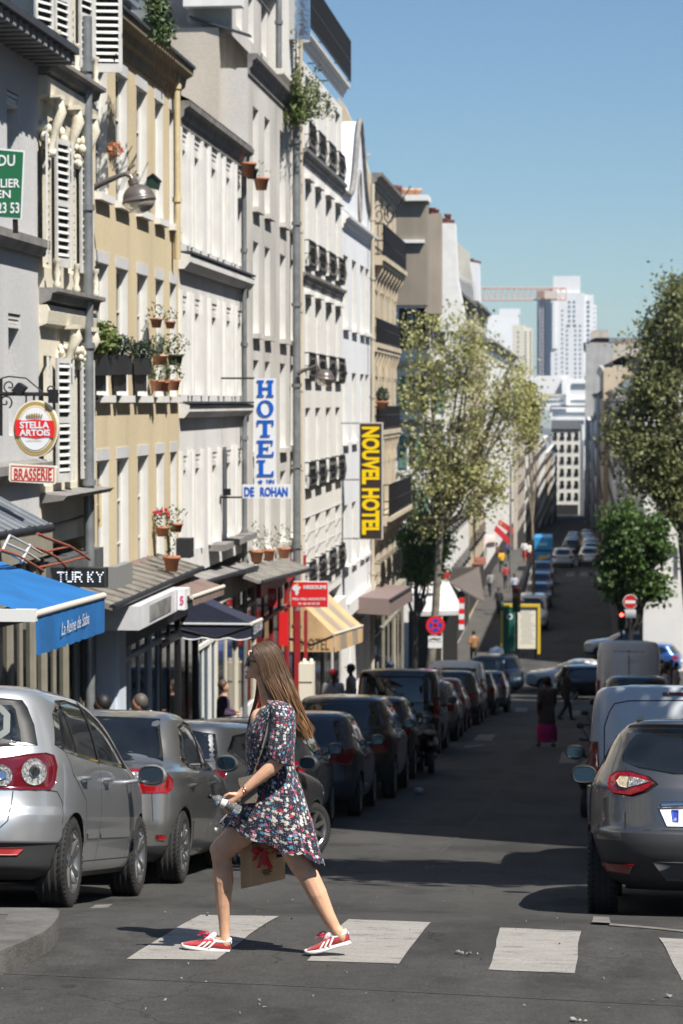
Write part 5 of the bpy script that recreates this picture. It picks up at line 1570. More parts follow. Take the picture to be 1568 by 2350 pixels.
r, B = mk('van', 4.3, 1.86, .91, WHITEP, 75.5, -3.15, 'small white van in the left row near the junction', detail=0)
r, B = mk('hatch', 4.0, 1.5, .85, ANTH, 81.2, -2.95, 'dark grey car, last but one before the junction on the left', detail=0)
r, B = mk('hatch', 3.9, 1.5, .85, GREYP, 86.5, -2.7, 'grey car with high red lamps, last before the junction on the left', detail=0, lamp='tall')

# ---------- right row
def captur():
    L, H, W = 4.12, 1.50, .889
    y0 = 17.15; xl = .0
    S = [(.24, .34, L - .25, W * .84), (.28, .20, L - .1, W * .90), (.34, .10, L - .04, W * .94), (.42, .03, L - .01, W * .965), (.52, -.02, L, W * .98), (.60, -.035, L, W * .99), (.66, -.03, L, W), (.69, .01, L - .01, W * 1.0), (.80, .035, L - .05, W * 1.0), (.90, .055, L - .2, W * .995), (.98, .075, L - .62, W * .98),
         (1.05, .12, L - .85, W * .945), (1.12, .17, L - 1.0, W * .905), (1.20, .24, L - 1.2, W * .86), (1.30, .33, L - 1.5, W * .80), (1.375, .40, L - 1.75, W * .745), (1.415, .44, L - 1.9, W * .70), (1.44, .36, L - 2.05, W * .665), (1.465, .38, L - 2.2, W * .60), (1.50, .95, L - 2.6, W * .38)]
    mat = CAPT
    root = thing('parked_car', 'bronze grey crossover with a lit clear-centred red lamp, nearest car on the right edge', 'car', (xl + W, y0, 0), 'cars parked along the kerb', world=False)
    p = math.atan((gz(y0 + 3.4) - gz(y0 + .8)) / 2.6); root.location.z = gz(y0 + .8) - math.tan(p) * .8
    root.rotation_euler = (Matrix.Rotation(PI / 2 - R(1.6), 3, 'Z') @ Matrix.Rotation(-p, 3, 'Y')).to_euler(); root.location.z -= .045
    B = CarBody(S, [.78, L - .84], .335, NZ=70, NS=36, m=2.9, nr=6.5, arch=.05)
    finish_car(root, B, mat, (TRIMG, lambda x, y, z: (z < .665 and x < .30 and abs(y) < .62) or (z < .60 and x < .62) or z < .40)); wheels(root, B, .335, .215, 'ten', W)
    m = B.patch([(-.30, .33), (.30, .33), (.40, .46), (-.40, .46)], 'rear', .012, rings=3); m.build('skid_plate', pmat('skid_plate_grey', (.08, .082, .085), .4), root)
    gl = [(-.62, 1.17), (-.50, 1.12), (-.25, 1.08), (.25, 1.08), (.50, 1.12), (.62, 1.17), (.625, 1.21), (.58, 1.30), (.53, 1.36), (.45, 1.385), (-.45, 1.385), (-.53, 1.36), (-.58, 1.30), (-.625, 1.21)]
    m = B.patch(gl, 'rear', .005, rings=8); m.build('rear_window', CARGLASS, root)
    for sg in (1, -1):
        q = [(-.27, 1.005), (-.20, 1.05), (-.05, 1.085), (.06, 1.08), (.11, 1.05), (.10, .98), (.04, .94), (-.10, .925), (-.20, .955)]
        A4 = ('ang', 22, .03, W * .80)
        m = B.patch([((a + .06) * 1.1 - .06, 1.005 + (z - 1.005) * 1.14) for a, z in q], A4, .008, sg, rings=6); o = m.build('tail_lamp', TRIM, root)
        m = B.patch(q, A4, .022, sg, rings=6); m.build('lamp_lens', REDL, o)
        m = B.patch([(-.235, 1.008), (-.14, 1.035), (-.08, 1.04), (-.08, .975), (-.14, .985)], A4, .031, sg, rings=5); m.build('reversing_lamp', CLEARL, o)
        m = B.patch([(-.075, 1.042), (.0, 1.045), (.02, 1.01), (-.01, .98), (-.075, .972)], A4, .031, sg, rings=4); m.build('indicator_lamp', AMBERL, o)
        m = B.patch([(.56 * sg, .375), (.72 * sg, .385), (.76 * sg, .44), (.53 * sg, .44)], 'rear', .022, rings=4); m.build('reflector', REDL, root)
        m = B.patch([(.66, 1.17), (1.0, 1.06), (2.70, .98), (2.3, 1.18), (2.0, 1.32), (1.5, 1.385), (.95, 1.36)], 'side', .004, sg, rings=7); m.build('side_window', CARGLASS, root)
        m = MB(); B.line([(1.62, 1.02), (1.66, 1.39)], 'side', .07, .009, sg, m); m.build('door_pillar', TRIM, root)
        m = MB(); B.line([(1.15, .36), (2.8, .36)], 'side', .16, .006, sg, m); m.build('side_cladding', TRIMG, root)
        mirror(B, root, 2.66, .99, W, sg, TRIM, -.04)
        m = MB(); B.line([(.45, H * .985), (L - 2.0, H * .975)], 'side', .03, .012, sg, m); m.build('roof_rail', TRIM, root)
    m = B.patch([(-W * .8, 1.05), (W * .8, 1.05), (W * .66, 1.38), (-W * .66, 1.38)], 'front', .004); m.build('windscreen', CARGLASS, root)
    m = MB()
    for sg in (1, -1):
        B.line([(sg * .60, .68), (sg * .60, .80)], 'rear', mb=m); B.line([(sg * .62, .98), (sg * .60, 1.12)], 'rear', mb=m)
        B.line([(1.64, .29), (1.64, 1.0)], 'side', sg=sg, mb=m); B.line([(2.78, .30), (2.86, .62), (2.80, .94)], 'side', sg=sg, mb=m); B.line([(1.16, .42), (1.10, .74), (.95, 1.06)], 'side', sg=sg, mb=m)
    B.line([(-.60, .68), (.60, .68)], 'rear', w=.012, mb=m); m.build('panel_gaps', SEAM, root)['kind'] = 'stuff'
    # chrome bar and number plate recess
    m = MB(); m.tube([B.proj(y, .86 + .012 * (1 - (y / .34) ** 2), 'rear')[0] + Vector((-.012, 0, 0)) for y in [-.34 + .68 * k / 12 for k in range(13)]], .024, 8, flat=.8); m.build('chrome_bar', CHROME, root)
    m = B.patch([(-.36, .845), (-.30, .71), (.30, .71), (.36, .845)], 'rear', .010, rings=3); pl = m.build('number_plate', PLATE, root)
    m = B.patch([(.22, .74), (.26, .74), (.27, .825), (.22, .825)], 'rear', .014, rings=2); m.build('plate_band', PLBLUE, pl)
    def P(a, b_, c):
        h, n = B.proj(a, b_, 'rear'); return h + n * (.016)
    text_mesh('F', P, .247, .232, .748, .768, 0, .0).build('plate_lettering', PLATE, pl)
    m = MB(); m.bar(B.proj(.50, 1.44, 'rear')[0] + Vector((.08, 0, .02)), B.proj(.50, 1.44, 'rear')[0] + Vector((.4, 0, .05)), .05, .03); m.build('roof_strip', TRIM, root)
captur()
r, B = mk('van', 4.3, 1.88, .91, WVAN, 23.9, 1.85, 'cool white small van right behind the bronze crossover, with black door mirror', wr=.32)
m = MB(); 
for sg in (1, -1): B.line([(sg * .74, .5), (sg * .74, 1.45), (sg * .69, 1.60), (sg * .64, 1.68), (sg * .5, 1.71), (0, 1.72)], 'rear', .012, mb=m)
m.build('door_seam', SEAM, r)
m = B.patch([(-.16, 1.765), (.16, 1.765), (.16, 1.795), (-.16, 1.795)], 'rear', .012, rings=2); m.build('brake_light', REDLD, r)
for ch in list(r.children):
    if ch.name.startswith('rear_window'): bpy.data.objects.remove(ch)
r, B = mk('mpv', 4.3, 1.80, .90, ANTH, 55.0, 2.1, 'dark people carrier with a pale roof edge, ahead of the white van on the right', detail=1)
r, B = mk('van', 5.4, 2.55, 1.02, GVAN, 75.5, 2.4, 'tall grey white panel van with two blank rear doors, right of the junction', wr=.36, detail=0)
for ch in list(r.children):
    if ch.name.startswith('rear_window'): bpy.data.objects.remove(ch)
m = MB(); B.line([(0, .5), (0, 2.5)], 'rear', .03, mb=m); B.line([(-.9, 2.2), (.9, 2.2)], 'rear', .02, mb=m); m.build('door_seam', SEAM, r)
# ---------- junction traffic
def free(kind, L, H, W, mat, px, Y, yaw, label, name='moving_car', cat='car', **k):
    p = onY(px, 924, Y)
    return car(name, label, kind, L, H, W, mat, (p.x, Y, gz(Y)), yaw, pitch=0.0, group=k.pop('group', 'cars at the junction'), cat=cat, detail=k.pop('detail', 0), **k)
free('mpv', 3.9, 1.68, .87, BLUEG, 1192, 108, R(54), 'dark grey blue people carrier turning left at the junction', rimstyle='seven')
free('sedan', 4.5, 1.42, .9, WHITEP, 1436, 110.5, R(90), 'white saloon crossing the junction behind the dark ones')
free('hatch', 4.4, 1.46, .88, BLACKP, 1270, 104.3, R(-88), 'black car crossing the junction behind the two pedestrians')
# far street: left side faces the camera
def facing(kind, L, H, W, mat, px, Y, label, group='cars parked on the far street', **k):
    p = onY(px, 924, Y)
    c = 'van' if kind == 'van' else 'car'
    return car('parked_' + c, label, kind, L, H, W, mat, (p.x, Y + L, gz(Y + 2)), PI, pitch=0.0, group=group, cat=c, detail=0, plate=False, **k)
facing('van', 4.6, 1.95, .95, WHITEP, 1222, 142, 'white van facing the camera behind the newspaper kiosk')
facing('hatch', 4.1, 1.5, .87, DKBLUE, 1236, 155, 'dark blue car facing the camera just behind the white van')
facing('hatch', 4.1, 1.5, .87, BLUEG, 1241, 163, 'blue grey car facing the camera, second behind the white van')
facing('suv', 4.1, 1.6, .87, DKBLUE, 1244, 171, 'dark blue car facing the camera, below the blue truck')
free('hatch', 4.0, 1.5, .86, WHITEP, 1293, 188, 0, 'white hatchback driving away beside the blue truck', group='cars driving away')
for k, (px, Y, mt, lb) in enumerate([(1347, 190, SILVER, 'silver car parked facing away on the far right kerb, nearest'), (1352, 200, GREYP, 'grey car second from the front on the far right kerb'), (1351, 211, ANTH, 'dark car third on the far right kerb'), (1350, 222, SILVER, 'silver car fourth on the far right kerb'), (1348, 234, BLUEG, 'blue grey car fifth on the far right kerb'), (1345, 248, ANTH, 'dark car sixth on the far right kerb'), (1343, 262, SILVER2, 'warm silver car seventh on the far right kerb'), (1342, 280, BLACKP, 'black car near the end of the far right kerb')]):
    free('hatch', 4.1, 1.5, .87, mt, px + 8, Y, 0, lb, name='parked_car', group='cars parked on the far street')
for k, (px, Y, mt, lb) in enumerate([(1314, 215, ANTH, 'dark car parked beyond the white hatchback'), (1316, 230, GREYP, 'grey car in the far crowd of cars'), (1318, 246, BLUEG, 'blue grey car in the far crowd of cars'), (1320, 262, BLACKP, 'black car furthest in the far crowd of cars')]):
    free('hatch', 4.1, 1.5, .87, mt, px, Y, 0, lb, name='parked_car', group='cars parked on the far street')
free('sedan', 4.4, 1.45, .88, WHITEP, 1536, 128, R(88), 'white car on the right beyond the tall panel van', group='cars at the junction')
free('hatch', 4.2, 1.5, .88, paint('bright_blue_paint', (.02, .08, .28), .3, .3), 1570, 120, R(80), 'blue car at the right edge beyond the tall panel van', group='cars at the junction')
# ================================================================ SHOPS, AWNINGS, SIGNS, LAMPS
def FP(Y):
    def P(a, b, c=0.0):
        q = onY(a, b, Y); return Vector((q.x, Y - c, q.z))
    return P
def rectF(m, Y, x0, x1, y0, y1, t=.05, mi=0, c=0.0):
    p, q = onY(x0, y1, Y), onY(x1, y0, Y)
    m.box(p.x, q.x, Y - c - t, Y - c, p.z, q.z, mi); return m
def textF(body, Y, x0, x1, y0, y1, mat, parent, c=.056, bold=.0, shear=0.0, name='lettering'):
    P = FP(Y)
    m = text_mesh(body, lambda a, b, d: P(a, b, c), x0, x1, y1, y0, 0, bold, shear)
    return m.build(name, mat, parent)
def polyF(m, pts, Y, t=.05, c=0.0, mi=0):
    P = FP(Y); m.prism([(a, b) for a, b in pts], lambda a, b, d: P(a, b, d), c, c + t, mi); return m

SIGNW = pmat('sign_white', (.74, .75, .77), .35, noise=.05, nscale=3)
SIGNB = pmat('sign_blue', (.0, .10, .52), .4)
SIGNY = pmat('sign_yellow', (.80, .55, .0), .45)
SIGNBR = pmat('sign_brown', (.035, .022, .018), .45)
SIGNR = pmat('sign_red', (.68, .018, .022), .4)
SIGNG = pmat('sign_green', (.012, .13, .055), .4)
GOLD = pmat('sign_gold', (.38, .27, .09), .45)
CREAMS = pmat('sign_cream', (.75, .70, .58), .4)
REDT = pmat('red_letter', (.55, .02, .02), .45)
BLKM = pmat('black_metal', (.015, .015, .017), .45, metal=.2)

# --- oval beer sign with brasserie board, on an iron bracket
Y = 26.5
b = thing('hanging_sign', 'oval gold and cream beer sign with a red band, over a small BRASSERIE board', 'sign', tuple(onY(85, 984, Y)))
def ell(cx, cy, rx, ry, n=48): return [(cx + rx * math.cos(2 * PI * k / n), cy + ry * math.sin(2 * PI * k / n)) for k in range(n)]
m = MB(); polyF(m, ell(85.5, 983.5, 52, 65), Y, .09); m.build('oval_board', CREAMS, b)
m = MB(); polyF(m, ell(85.5, 983.5, 49.5, 62), Y, .004, .09); m.build('gold_ring', GOLD, b)
m = MB(); polyF(m, ell(85.5, 983.5, 41, 53), Y, .004, .094); m.build('cream_ring', CREAMS, b)
m = MB(); polyF(m, ell(85.5, 983.5, 38.5, 50.5), Y, .003, .098); m.build('gold_line', GOLD, b)
m = MB(); polyF(m, ell(85.5, 983.5, 37, 49), Y, .003, .101); m.build('white_field', SIGNW, b)
m = MB(); polyF(m, [(41, 962), (60, 965), (85, 962), (112, 965), (128, 965), (131, 985), (129, 1004), (110, 1003), (88, 1006), (62, 1002), (42, 1000), (39, 980)], Y, .004, .105); m.build('red_band', SIGNR, b)
textF('STELLA', Y, 51, 118, 967, 983, SIGNW, b, .113, .035); textF('ARTOIS', Y, 50, 120, 985, 1000, SIGNW, b, .113, .035)
textF('LEUVEN', Y, 66, 100, 1009, 1013, GOLD, b, .108, .0)
m = MB()
for k in range(7): m.tube([FP(Y)(70 + k * 5, 958, .11), FP(Y)(68 + k * 5.6, 951 - 3 * math.sin(k * PI / 6), .115)], .008, 5)
m.build('crown_emblem', GOLD, b)
m = MB(); P = FP(Y); m.prism([(25, 1063), (130, 1069), (133, 1073), (131, 1108), (128, 1111), (26, 1105), (23, 1101), (24, 1066)], lambda a, bb, d: P(a, bb, d), 0, .06); m.build('lower_board', CREAMS, b)
textF('BRASSERIE', Y, 36, 122, 1074, 1101, REDT, b, .066, .012)
m = MB(); 
for q in ([(29, 1068), (127, 1073)], [(127, 1073), (127, 1105)], [(127, 1105), (29, 1101)], [(29, 1101), (29, 1068)]): m.bar(P(*q[0], .062), P(*q[1], .062), .006, .006)
m.build('board_line', REDT, b)
m = MB(); m.tube([P(-60, 903), P(134, 905)], .022, 6); m.tube([P(78, 905), P(78, 920)], .014, 5); m.tube([P(60, 905), P(60, 925)], .01, 5)
def spiral(m, cx, cy, r, t0, turns, s=1):
    m.tube([P(cx + r * (1 - t / 26) * math.cos(t0 + s * turns * 2 * PI * t / 26), cy + r * (1 - t / 26) * math.sin(t0 + s * turns * 2 * PI * t / 26)) for t in range(24)], .009, 5)
spiral(m, 22, 886, 18, 0, 1.6); spiral(m, 12, 922, 17, 1, 1.5, -1); spiral(m, 118, 893, 10, 2, 1.3)
m.tube([P(4, 868), P(20, 864), (P(60, 868)), P(90, 893), P(100, 903)], .009, 5); m.tube([P(2, 868), P(2, 1000)], .02, 5)
m.build('scroll_bracket', BLKM, b)
for (x, y) in ((48, 890), (126, 903)):
    m = MB(); polyF(m, [(x - 16, y + 6), (x, y - 12), (x + 16, y - 1), (x + 2, y + 18)] if x < 100 else [(x - 9, y - 9), (x + 7, y - 9), (x + 7, y + 22), (x - 9, y + 22)], Y, .16, -.02); m.build('spotlight', BLKM, b)
# --- green estate board
Y = 26.8
b = thing('estate_board', 'green board with white letters cut by the left edge of the picture', 'sign', tuple(onY(20, 425, Y)))
m = MB(); P = FP(Y); m.prism([(-110, 330), (59, 346), (52, 504), (-112, 494)], lambda a, c, d: P(a, c, d), 0, .04); m.build('border', SIGNW, b)
m = MB(); m.prism([(-107, 335), (55.5, 350), (49, 500), (-108, 490)], lambda a, c, d: P(a, c, d), .041, .045); m.build('panel', SIGNG, b)
for s, x0, x1, y0, y1 in (('DU', -2, 37, 356, 382), ('BILIER', -16, 48, 411, 431), ('EN', -6, 27, 437, 455), ('23 53', -4, 47, 465, 490)):
    textF(s, Y, x0, x1, y0, y1, SIGNW, b, .05, .02)
m = MB(); m.bar(P(35, 503), P(36, 535), .05, .05); m.build('bracket', BLKM, b)
# --- street lamps on arms
LAMPG = pmat('lamp_grey', (.13, .115, .11), .35, metal=.3)
LAMPC = pmat('lamp_bowl', (.62, .56, .47), .08, trans=.55, spec=.6)
def wall_lamp(label, Y, base, elbow, top, c, r, tilt=R(18)):
    b = thing('wall_lamp', label, 'lamp', tuple(onY(c[0], c[1], Y)), 'street lamps on the house fronts')
    P = FP(Y); s = (onY(1000, 900, Y) - onY(999, 900, Y)).length
    m = MB(); m.tube([P(*base), P((base[0] * 2 + elbow[0]) / 3, (base[1] * 2 + elbow[1]) / 3 - 2), P(*elbow), P((elbow[0] + top[0]) / 2, elbow[1] - 5), P(top[0] - 3, top[1] - 8), P(*top)], [.05, .045, .035, .033, .035, .04], 8); m.build('arm', LAMPG, b)
    Rm = Matrix.Rotation(tilt, 3, 'Y')
    C = P(*c)
    m = MB(); seg = 28; vs = []; fs = []
    prof = [(r * s * math.sin(a), r * s * math.cos(a) * .95) for a in [PI / 2 * k / 8 for k in range(9)]] + [(r * s * 1.04, -.0), (r * s * 1.04, -.035), (r * s * .98, -.035)]
    for (q, z) in prof:
        for k in range(seg): vs.append(C + Rm @ Vector((q * math.cos(2 * PI * k / seg), q * math.sin(2 * PI * k / seg), z)))
    for i in range(len(prof) - 1):
        for k in range(seg): fs.append((i * seg + k, i * seg + (k + 1) % seg, (i + 1) * seg + (k + 1) % seg, (i + 1) * seg + k))
    m.add(vs, fs, 0, True); m.tube([P(*top), P(top[0] + 4, top[1] + 12)], .07, 10); m.build('lamp_shade', LAMPG, b)
    m = MB(); vs = []; fs = []
    prof = [(r * s * .97 * math.cos(a), -.03 - r * s * .72 * math.sin(a)) for a in [PI / 2 * k / 8 for k in range(9)]]
    for (q, z) in prof:
        for k in range(seg): vs.append(C + Rm @ Vector((q * math.cos(2 * PI * k / seg), q * math.sin(2 * PI * k / seg), z)))
    for i in range(len(prof) - 1):
        for k in range(seg): fs.append((i * seg + k, i * seg + (k + 1) % seg, (i + 1) * seg + (k + 1) % seg, (i + 1) * seg + k))
    m.add(vs, fs, 0, True); m.build('lamp_bowl', LAMPC, b)
wall_lamp('big round grey lamp with clear bowl hanging in front of the beige house', 33.8, (203, 437), (272, 404), (303, 412), (319, 458), 38, R(-10))
wall_lamp('smaller round grey lamp with clear bowl, above the blue lettered hotel sign', 56.5, (682, 858), (722, 841), (734, 850), (745, 868), 22, R(6))
m = MB(); P = FP(38.5); b = thing('floodlight', 'small dark green lantern box beside the big round lamp', 'lamp', tuple(P(355, 420)))
m.prism([(343, 410), (356, 402), (370, 415), (365, 437), (345, 432)], lambda a, c, d: P(a, c, d), 0, .2); m.build('housing', pmat('dark_green', (.015, .04, .03), .4), b)
m = MB(); m.prism([(341, 411), (356, 400), (372, 416), (369, 418), (356, 405), (343, 414)], lambda a, c, d: P(a, c, d), -.02, .22); m.build('lid', BLKM, b)
# --- HOTEL DE ROHAN
Y = 45.9
b = thing('hotel_sign', 'tall white sign with blue letters HOTEL over a cross board DE ROHAN', 'sign', tuple(onY(610, 990, Y)))
m = MB(); rectF(m, Y, 586, 635, 868, 1113, .14); m.build('upright_panel', SIGNW, b)
m = MB(); rectF(m, Y, 559, 669, 1112, 1143, .14, c=.003); m.build('cross_panel', SIGNW, b)
P = FP(Y)
def serif(ch, x0, x1, y0, y1, c=.146, t=.012):
    m = MB(); w, h = x1 - x0, y1 - y0
    def bx(a0, a1, b0, b1): m.prism([(x0 + a0 * w, y0 + b0 * h), (x0 + a1 * w, y0 + b0 * h), (x0 + a1 * w, y0 + b1 * h), (x0 + a0 * w, y0 + b1 * h)], lambda a, bb, d: P(a, bb, d), c, c + t)
    if ch == 'H':
        for a in (0, .58): bx(a, a + .42, 0, .10); bx(a, a + .42, .90, 1); bx(a + .10, a + .32, .10, .90)
        bx(.32, .68, .44, .55)
    elif ch == 'T': bx(0, 1, 0, .13); bx(0, .09, .13, .33); bx(.91, 1, .13, .33); bx(.38, .62, .13, .90); bx(.22, .78, .90, 1)
    elif ch == 'E': bx(0, .95, 0, .12); bx(.87, .95, .12, .30); bx(.12, .36, .12, .88); bx(.36, .68, .44, .54); bx(.62, .68, .36, .64); bx(0, 1, .88, 1); bx(.92, 1, .70, .88)
    elif ch == 'L': bx(0, .5, 0, .10); bx(.14, .38, .10, .88); bx(0, 1, .88, 1); bx(.90, 1, .68, .88)
    elif ch == 'O':
        n = 36; cx, cy = x0 + w / 2, y0 + h / 2; vs = []; fs = []
        for k in range(n):
            a = 2 * PI * k / n
            vs.append(P(cx + w / 2 * math.cos(a), cy + h / 2 * math.sin(a), c + t)); vs.append(P(cx + w * .27 * math.cos(a), cy + h * .40 * math.sin(a), c + t))
            vs.append(P(cx + w / 2 * math.cos(a), cy + h / 2 * math.sin(a), c)); vs.append(P(cx + w * .27 * math.cos(a), cy + h * .40 * math.sin(a), c))
        for k in range(n):
            i, j = 4 * k, 4 * ((k + 1) % n); fs += [(i, i + 1, j + 1, j), (i, j, j + 2, i + 2), (i + 1, j + 1, j + 3, i + 3)]
        m.add(vs, fs)
    m.build('letter', SIGNB, b)
for ch, y0, y1 in (('H', 872.5, 910), ('O', 918, 956.5), ('T', 964, 1001.5), ('E', 1010, 1047), ('L', 1055, 1092)): serif(ch, 592.5, 630.5, y0, y1)
m = MB(); m.prism([(600.5 + 6.2 * (1 if k % 2 == 0 else .42) * math.sin(PI * k / 5), 1104.5 - 6.2 * (1 if k % 2 == 0 else .42) * math.cos(PI * k / 5)) for k in range(10)], lambda a, bb, d: P(a, bb, d), .146, .156); m.build('star', SIGNB, b)
textF('NN', Y, 614, 632, 1099, 1109.5, SIGNB, b, .15, .03)
textF('DE', Y, 563, 586, 1117, 1139, SIGNB, b, .15, .04); textF('ROHAN', Y, 599.5, 663, 1117, 1139, SIGNB, b, .15, .04)
m = MB(); m.tube([(XL, Y - .05, P(500, 868).z), P(586, 868, .05)], .018, 6); m.tube([(XL, Y - .05, P(500, 1141).z), P(560, 1141, .05)], .018, 6); m.build('rod', BLKM, b)
m = MB(); rectF(m, Y, 516, 530, 1121, 1136, .2); m.build('spotlight', BLKM, b)
# --- NOUVEL HOTEL
Y = 69.2
b = thing('hotel_sign', 'tall brown sign with yellow letters NOUVEL HOTEL running down it', 'sign', tuple(onY(853, 1100, Y)))
m = MB(); rectF(m, Y, 826, 880, 969, 1237, .2); m.build('frame', pmat('sign_frame_grey', (.5, .48, .45), .5), b)
m = MB(); rectF(m, Y, 828.5, 877.5, 972, 1234.5, .01, c=.201); m.build('panel', SIGNBR, b)
P = FP(Y)
t = text_mesh('NOUVEL HOTEL', lambda a, bb, d: P(bb, a, .222), 979, 1226, 832, 873, 0, .045); t.build('lettering', SIGNY, b)
m = MB()
for yy in (971, 1101, 1236): m.tube([(XL, Y, P(826, yy).z), P(826, yy)], .02, 6)
m.build('rod', PIPE, b)
# --- red NIGOUMI sign
Y = 52.5
b = thing('shop_sign', 'red sign with a white map shape reading NIGOUMI, above the red shopfront', 'sign', tuple(onY(711, 1362, Y)))
m = MB(); rectF(m, Y, 668, 755, 1334, 1392, .1); m.build('panel_border', SIGNW, b)
m = MB(); rectF(m, Y, 669.5, 753.5, 1335.5, 1390.5, .006, c=.101); m.build('panel', SIGNR, b)
textF('NIGOUMI', Y, 698, 750, 1342, 1351, SIGNW, b, .112, .05); textF('PILI PILI AKOUTE', Y, 673, 749, 1371, 1376.5, SIGNW, b, .112, .04); textF('01 42 23 53 53', Y, 686, 735, 1382, 1387, SIGNW, b, .112, .04)
m = MB(); polyF(m, [(673, 1346), (677, 1341), (684, 1341), (687, 1345), (692, 1346), (690, 1351), (687, 1353), (687, 1360), (683, 1366), (680, 1364), (679, 1356), (675, 1354), (672, 1351)], Y, .006, .108); m.build('map_shape', SIGNW, b)
m = MB(); polyF(m, [(680, 1341), (684, 1337), (687, 1341), (684, 1343)], Y, .006, .108); m.build('yellow_mark', SIGNY, b)
m = MB(); m.tube([(XL, Y, FP(Y)(668, 1390).z), FP(Y)(668, 1390)], .02, 5); m.build('rod', PIPE, b)
# --- dotted light sign
Y = 28.4
b = thing('light_sign', 'black sign box with white dotted letters on the shop canopy behind the blue awning', 'sign', tuple(onY(190, 1320, Y)))
P = FP(Y)
m = MB(); m.prism([(125, 1299), (249, 1301), (250, 1346), (134, 1341)], lambda a, c, d: P(a, c, d), 0, .25); m.build('box', pmat('sign_box_black', (.02, .022, .024), .4), b)
m = MB(); q0, q1 = P(252, 1300), P(272, 1350); m.box(q0.x, q1.x, Y - .1, Y + .9, q1.z, q0.z); m.build('grey_housing', pmat('housing_grey', (.22, .22, .21), .6), b)
LED = pmat('led_dots', (.8, .85, 1.0), .4, emis=(.75, .85, 1.0), estr=.8)
FONT = {'T': ['11111', '00100', '00100', '00100', '00100'], 'U': ['10001', '10001', '10001', '10001', '01110'], 'R': ['11110', '10001', '11110', '10010', '10001'], 'K': ['10010', '10100', '11000', '10100', '10010'], 'Y': ['10001', '01010', '00100', '00100', '00100']}
m = MB(); x = 142
for ch in 'TUR KY':
    if ch == ' ': x += 9; continue
    for r_, row in enumerate(FONT[ch]):
        for c_, v in enumerate(row):
            if v == '1':
                cx, cy = x + c_ * 3.5, 1309 + r_ * 5.2; m.prism([(cx, cy), (cx + 2.5, cy), (cx + 2.5, cy + 2.6), (cx, cy + 2.6)], lambda a, c, d: P(a, c, d), .251, .26)
    x += 20
lo_ = m.build('led_dots', LED, b); lo_['kind'] = 'stuff'

# ---------------------------------------------------------------- awnings
def fabric(name, col, rough=.85): return pmat(name, col, rough, noise=.28, nscale=1.6, bump=.5, bscale=5)
AWB = fabric('blue_awning_cloth', (.004, .125, .37)); AWBR = fabric('brown_awning_cloth', (.20, .14, .12)); AWN = fabric('navy_awning_cloth', (.018, .022, .05)); AWT = fabric('tan_awning_cloth', (.62, .42, .22)); AWT2 = fabric('grey_brown_stripe', (.33, .27, .21))
def awning(label, xa, ya, xb, yb, Xf, dz, mats, val=.25, nstripe=1, Xw=XL, slack=.04, text=None, tmat=None, tpos=None, side=True, name='awning'):
    """front bar from photo point a to b at distance Xf, rising dz to the wall at Xw"""
    A, Bq = onX(xa, ya, Xf), onX(xb, yb, Xf)
    b = thing(name, label, 'awning', ((Xf + Xw) / 2, (A.y + Bq.y) / 2, (A.z + Bq.z) / 2))
    n = 14
    for s in range(nstripe):
        m = MB(); t0, t1 = s / nstripe, (s + 1) / nstripe; vs = []; fs = []; nu = max(2, int(16 / nstripe))
        for i in range(nu + 1):
            u = t0 + (t1 - t0) * i / nu; F_ = A.lerp(Bq, u)
            for j in range(n + 1):
                v = j / n; X = Xf + (Xw - Xf) * v; z = F_.z + dz * v - slack * math.sin(PI * v) + .008 * math.sin(u * 40)
                vs.append((X, F_.y, z))
        for i in range(nu):
            for j in range(n): k = i * (n + 1) + j; fs.append((k, k + 1, k + n + 2, k + n + 1))
        m.add(vs, fs, 0, True)
        # valance strip hanging from the bar
        vs = []; fs = []; nv = max(4, 24 // nstripe)
        for i in range(nv + 1):
            u = t0 + (t1 - t0) * i / nv; F_ = A.lerp(Bq, u); w = .012 * math.sin(u * 55)
            vs += [(Xf + .012, F_.y, F_.z), (Xf + .02 + w, F_.y, F_.z - val - .02 * abs(math.sin(u * 30)))]
        for i in range(nv): fs.append((2 * i, 2 * i + 1, 2 * i + 3, 2 * i + 2))
        m.add(vs, fs, 0, True)
        m.build('cloth' if nstripe == 1 else 'stripe', mats[s % len(mats)], b)
    m = MB(); m.tube([A, Bq], .035, 8); m.build('front_bar', pmat('bar_cream', (.55, .52, .46), .5), b)
    if side:
        for q in (A, Bq):
            m = MB(); m.tube([(Xf, q.y, q.z - .03), ((Xf + Xw) / 2, q.y, q.z - .25), (Xw, q.y, q.z - .1)], .02, 6); m.build('folding_arm', BLKM, b)
    return b, A, Bq
b, A, Bq = awning('bright blue awning with a white script on its valance at the lower left', 78, 1411, 238, 1367, -4.95, .72, [AWB], val=.36, side=True)
def Pv(a, z, c): return Vector((-4.95 + .035, a, z))
ya, yb = onX(138, 1400, -4.93).y, onX(201, 1400, -4.93).y
zc = onX(165, 1452, -4.93).z; zt_ = onX(165, 1418, -4.93).z
text_mesh('La Reine de Saba', Pv, ya, yb, zc + .02, zt_ - .0, 0, .0, .25).build('script_lettering', SIGNW, b)
m = MB(); m.box(-5.3, -4.93, A.y - .05, A.y + .05, A.z - .06, A.z + .05); m.build('end_cap', pmat('cap_white', (.7, .7, .68), .4), b)
b, A, Bq = awning('brown cloth awning over the shop of the white grey house', 440, 1371, 513, 1346, -5.95, .45, [AWBR], val=.12)
b, A, Bq = awning('long brown cloth awning above the dark clothes shop', 372, 1376, 440, 1347, -6.3, .5, [AWBR], val=.1)
b, A, Bq = awning('tan and grey striped awning of the hotel entrance', 766, 1456, 832, 1436, -5.95, 1.0, [AWT, AWT2, AWT, AWT2, AWT], val=.42, nstripe=5)
P = FP(A.y)
zw = A.z + 1.0
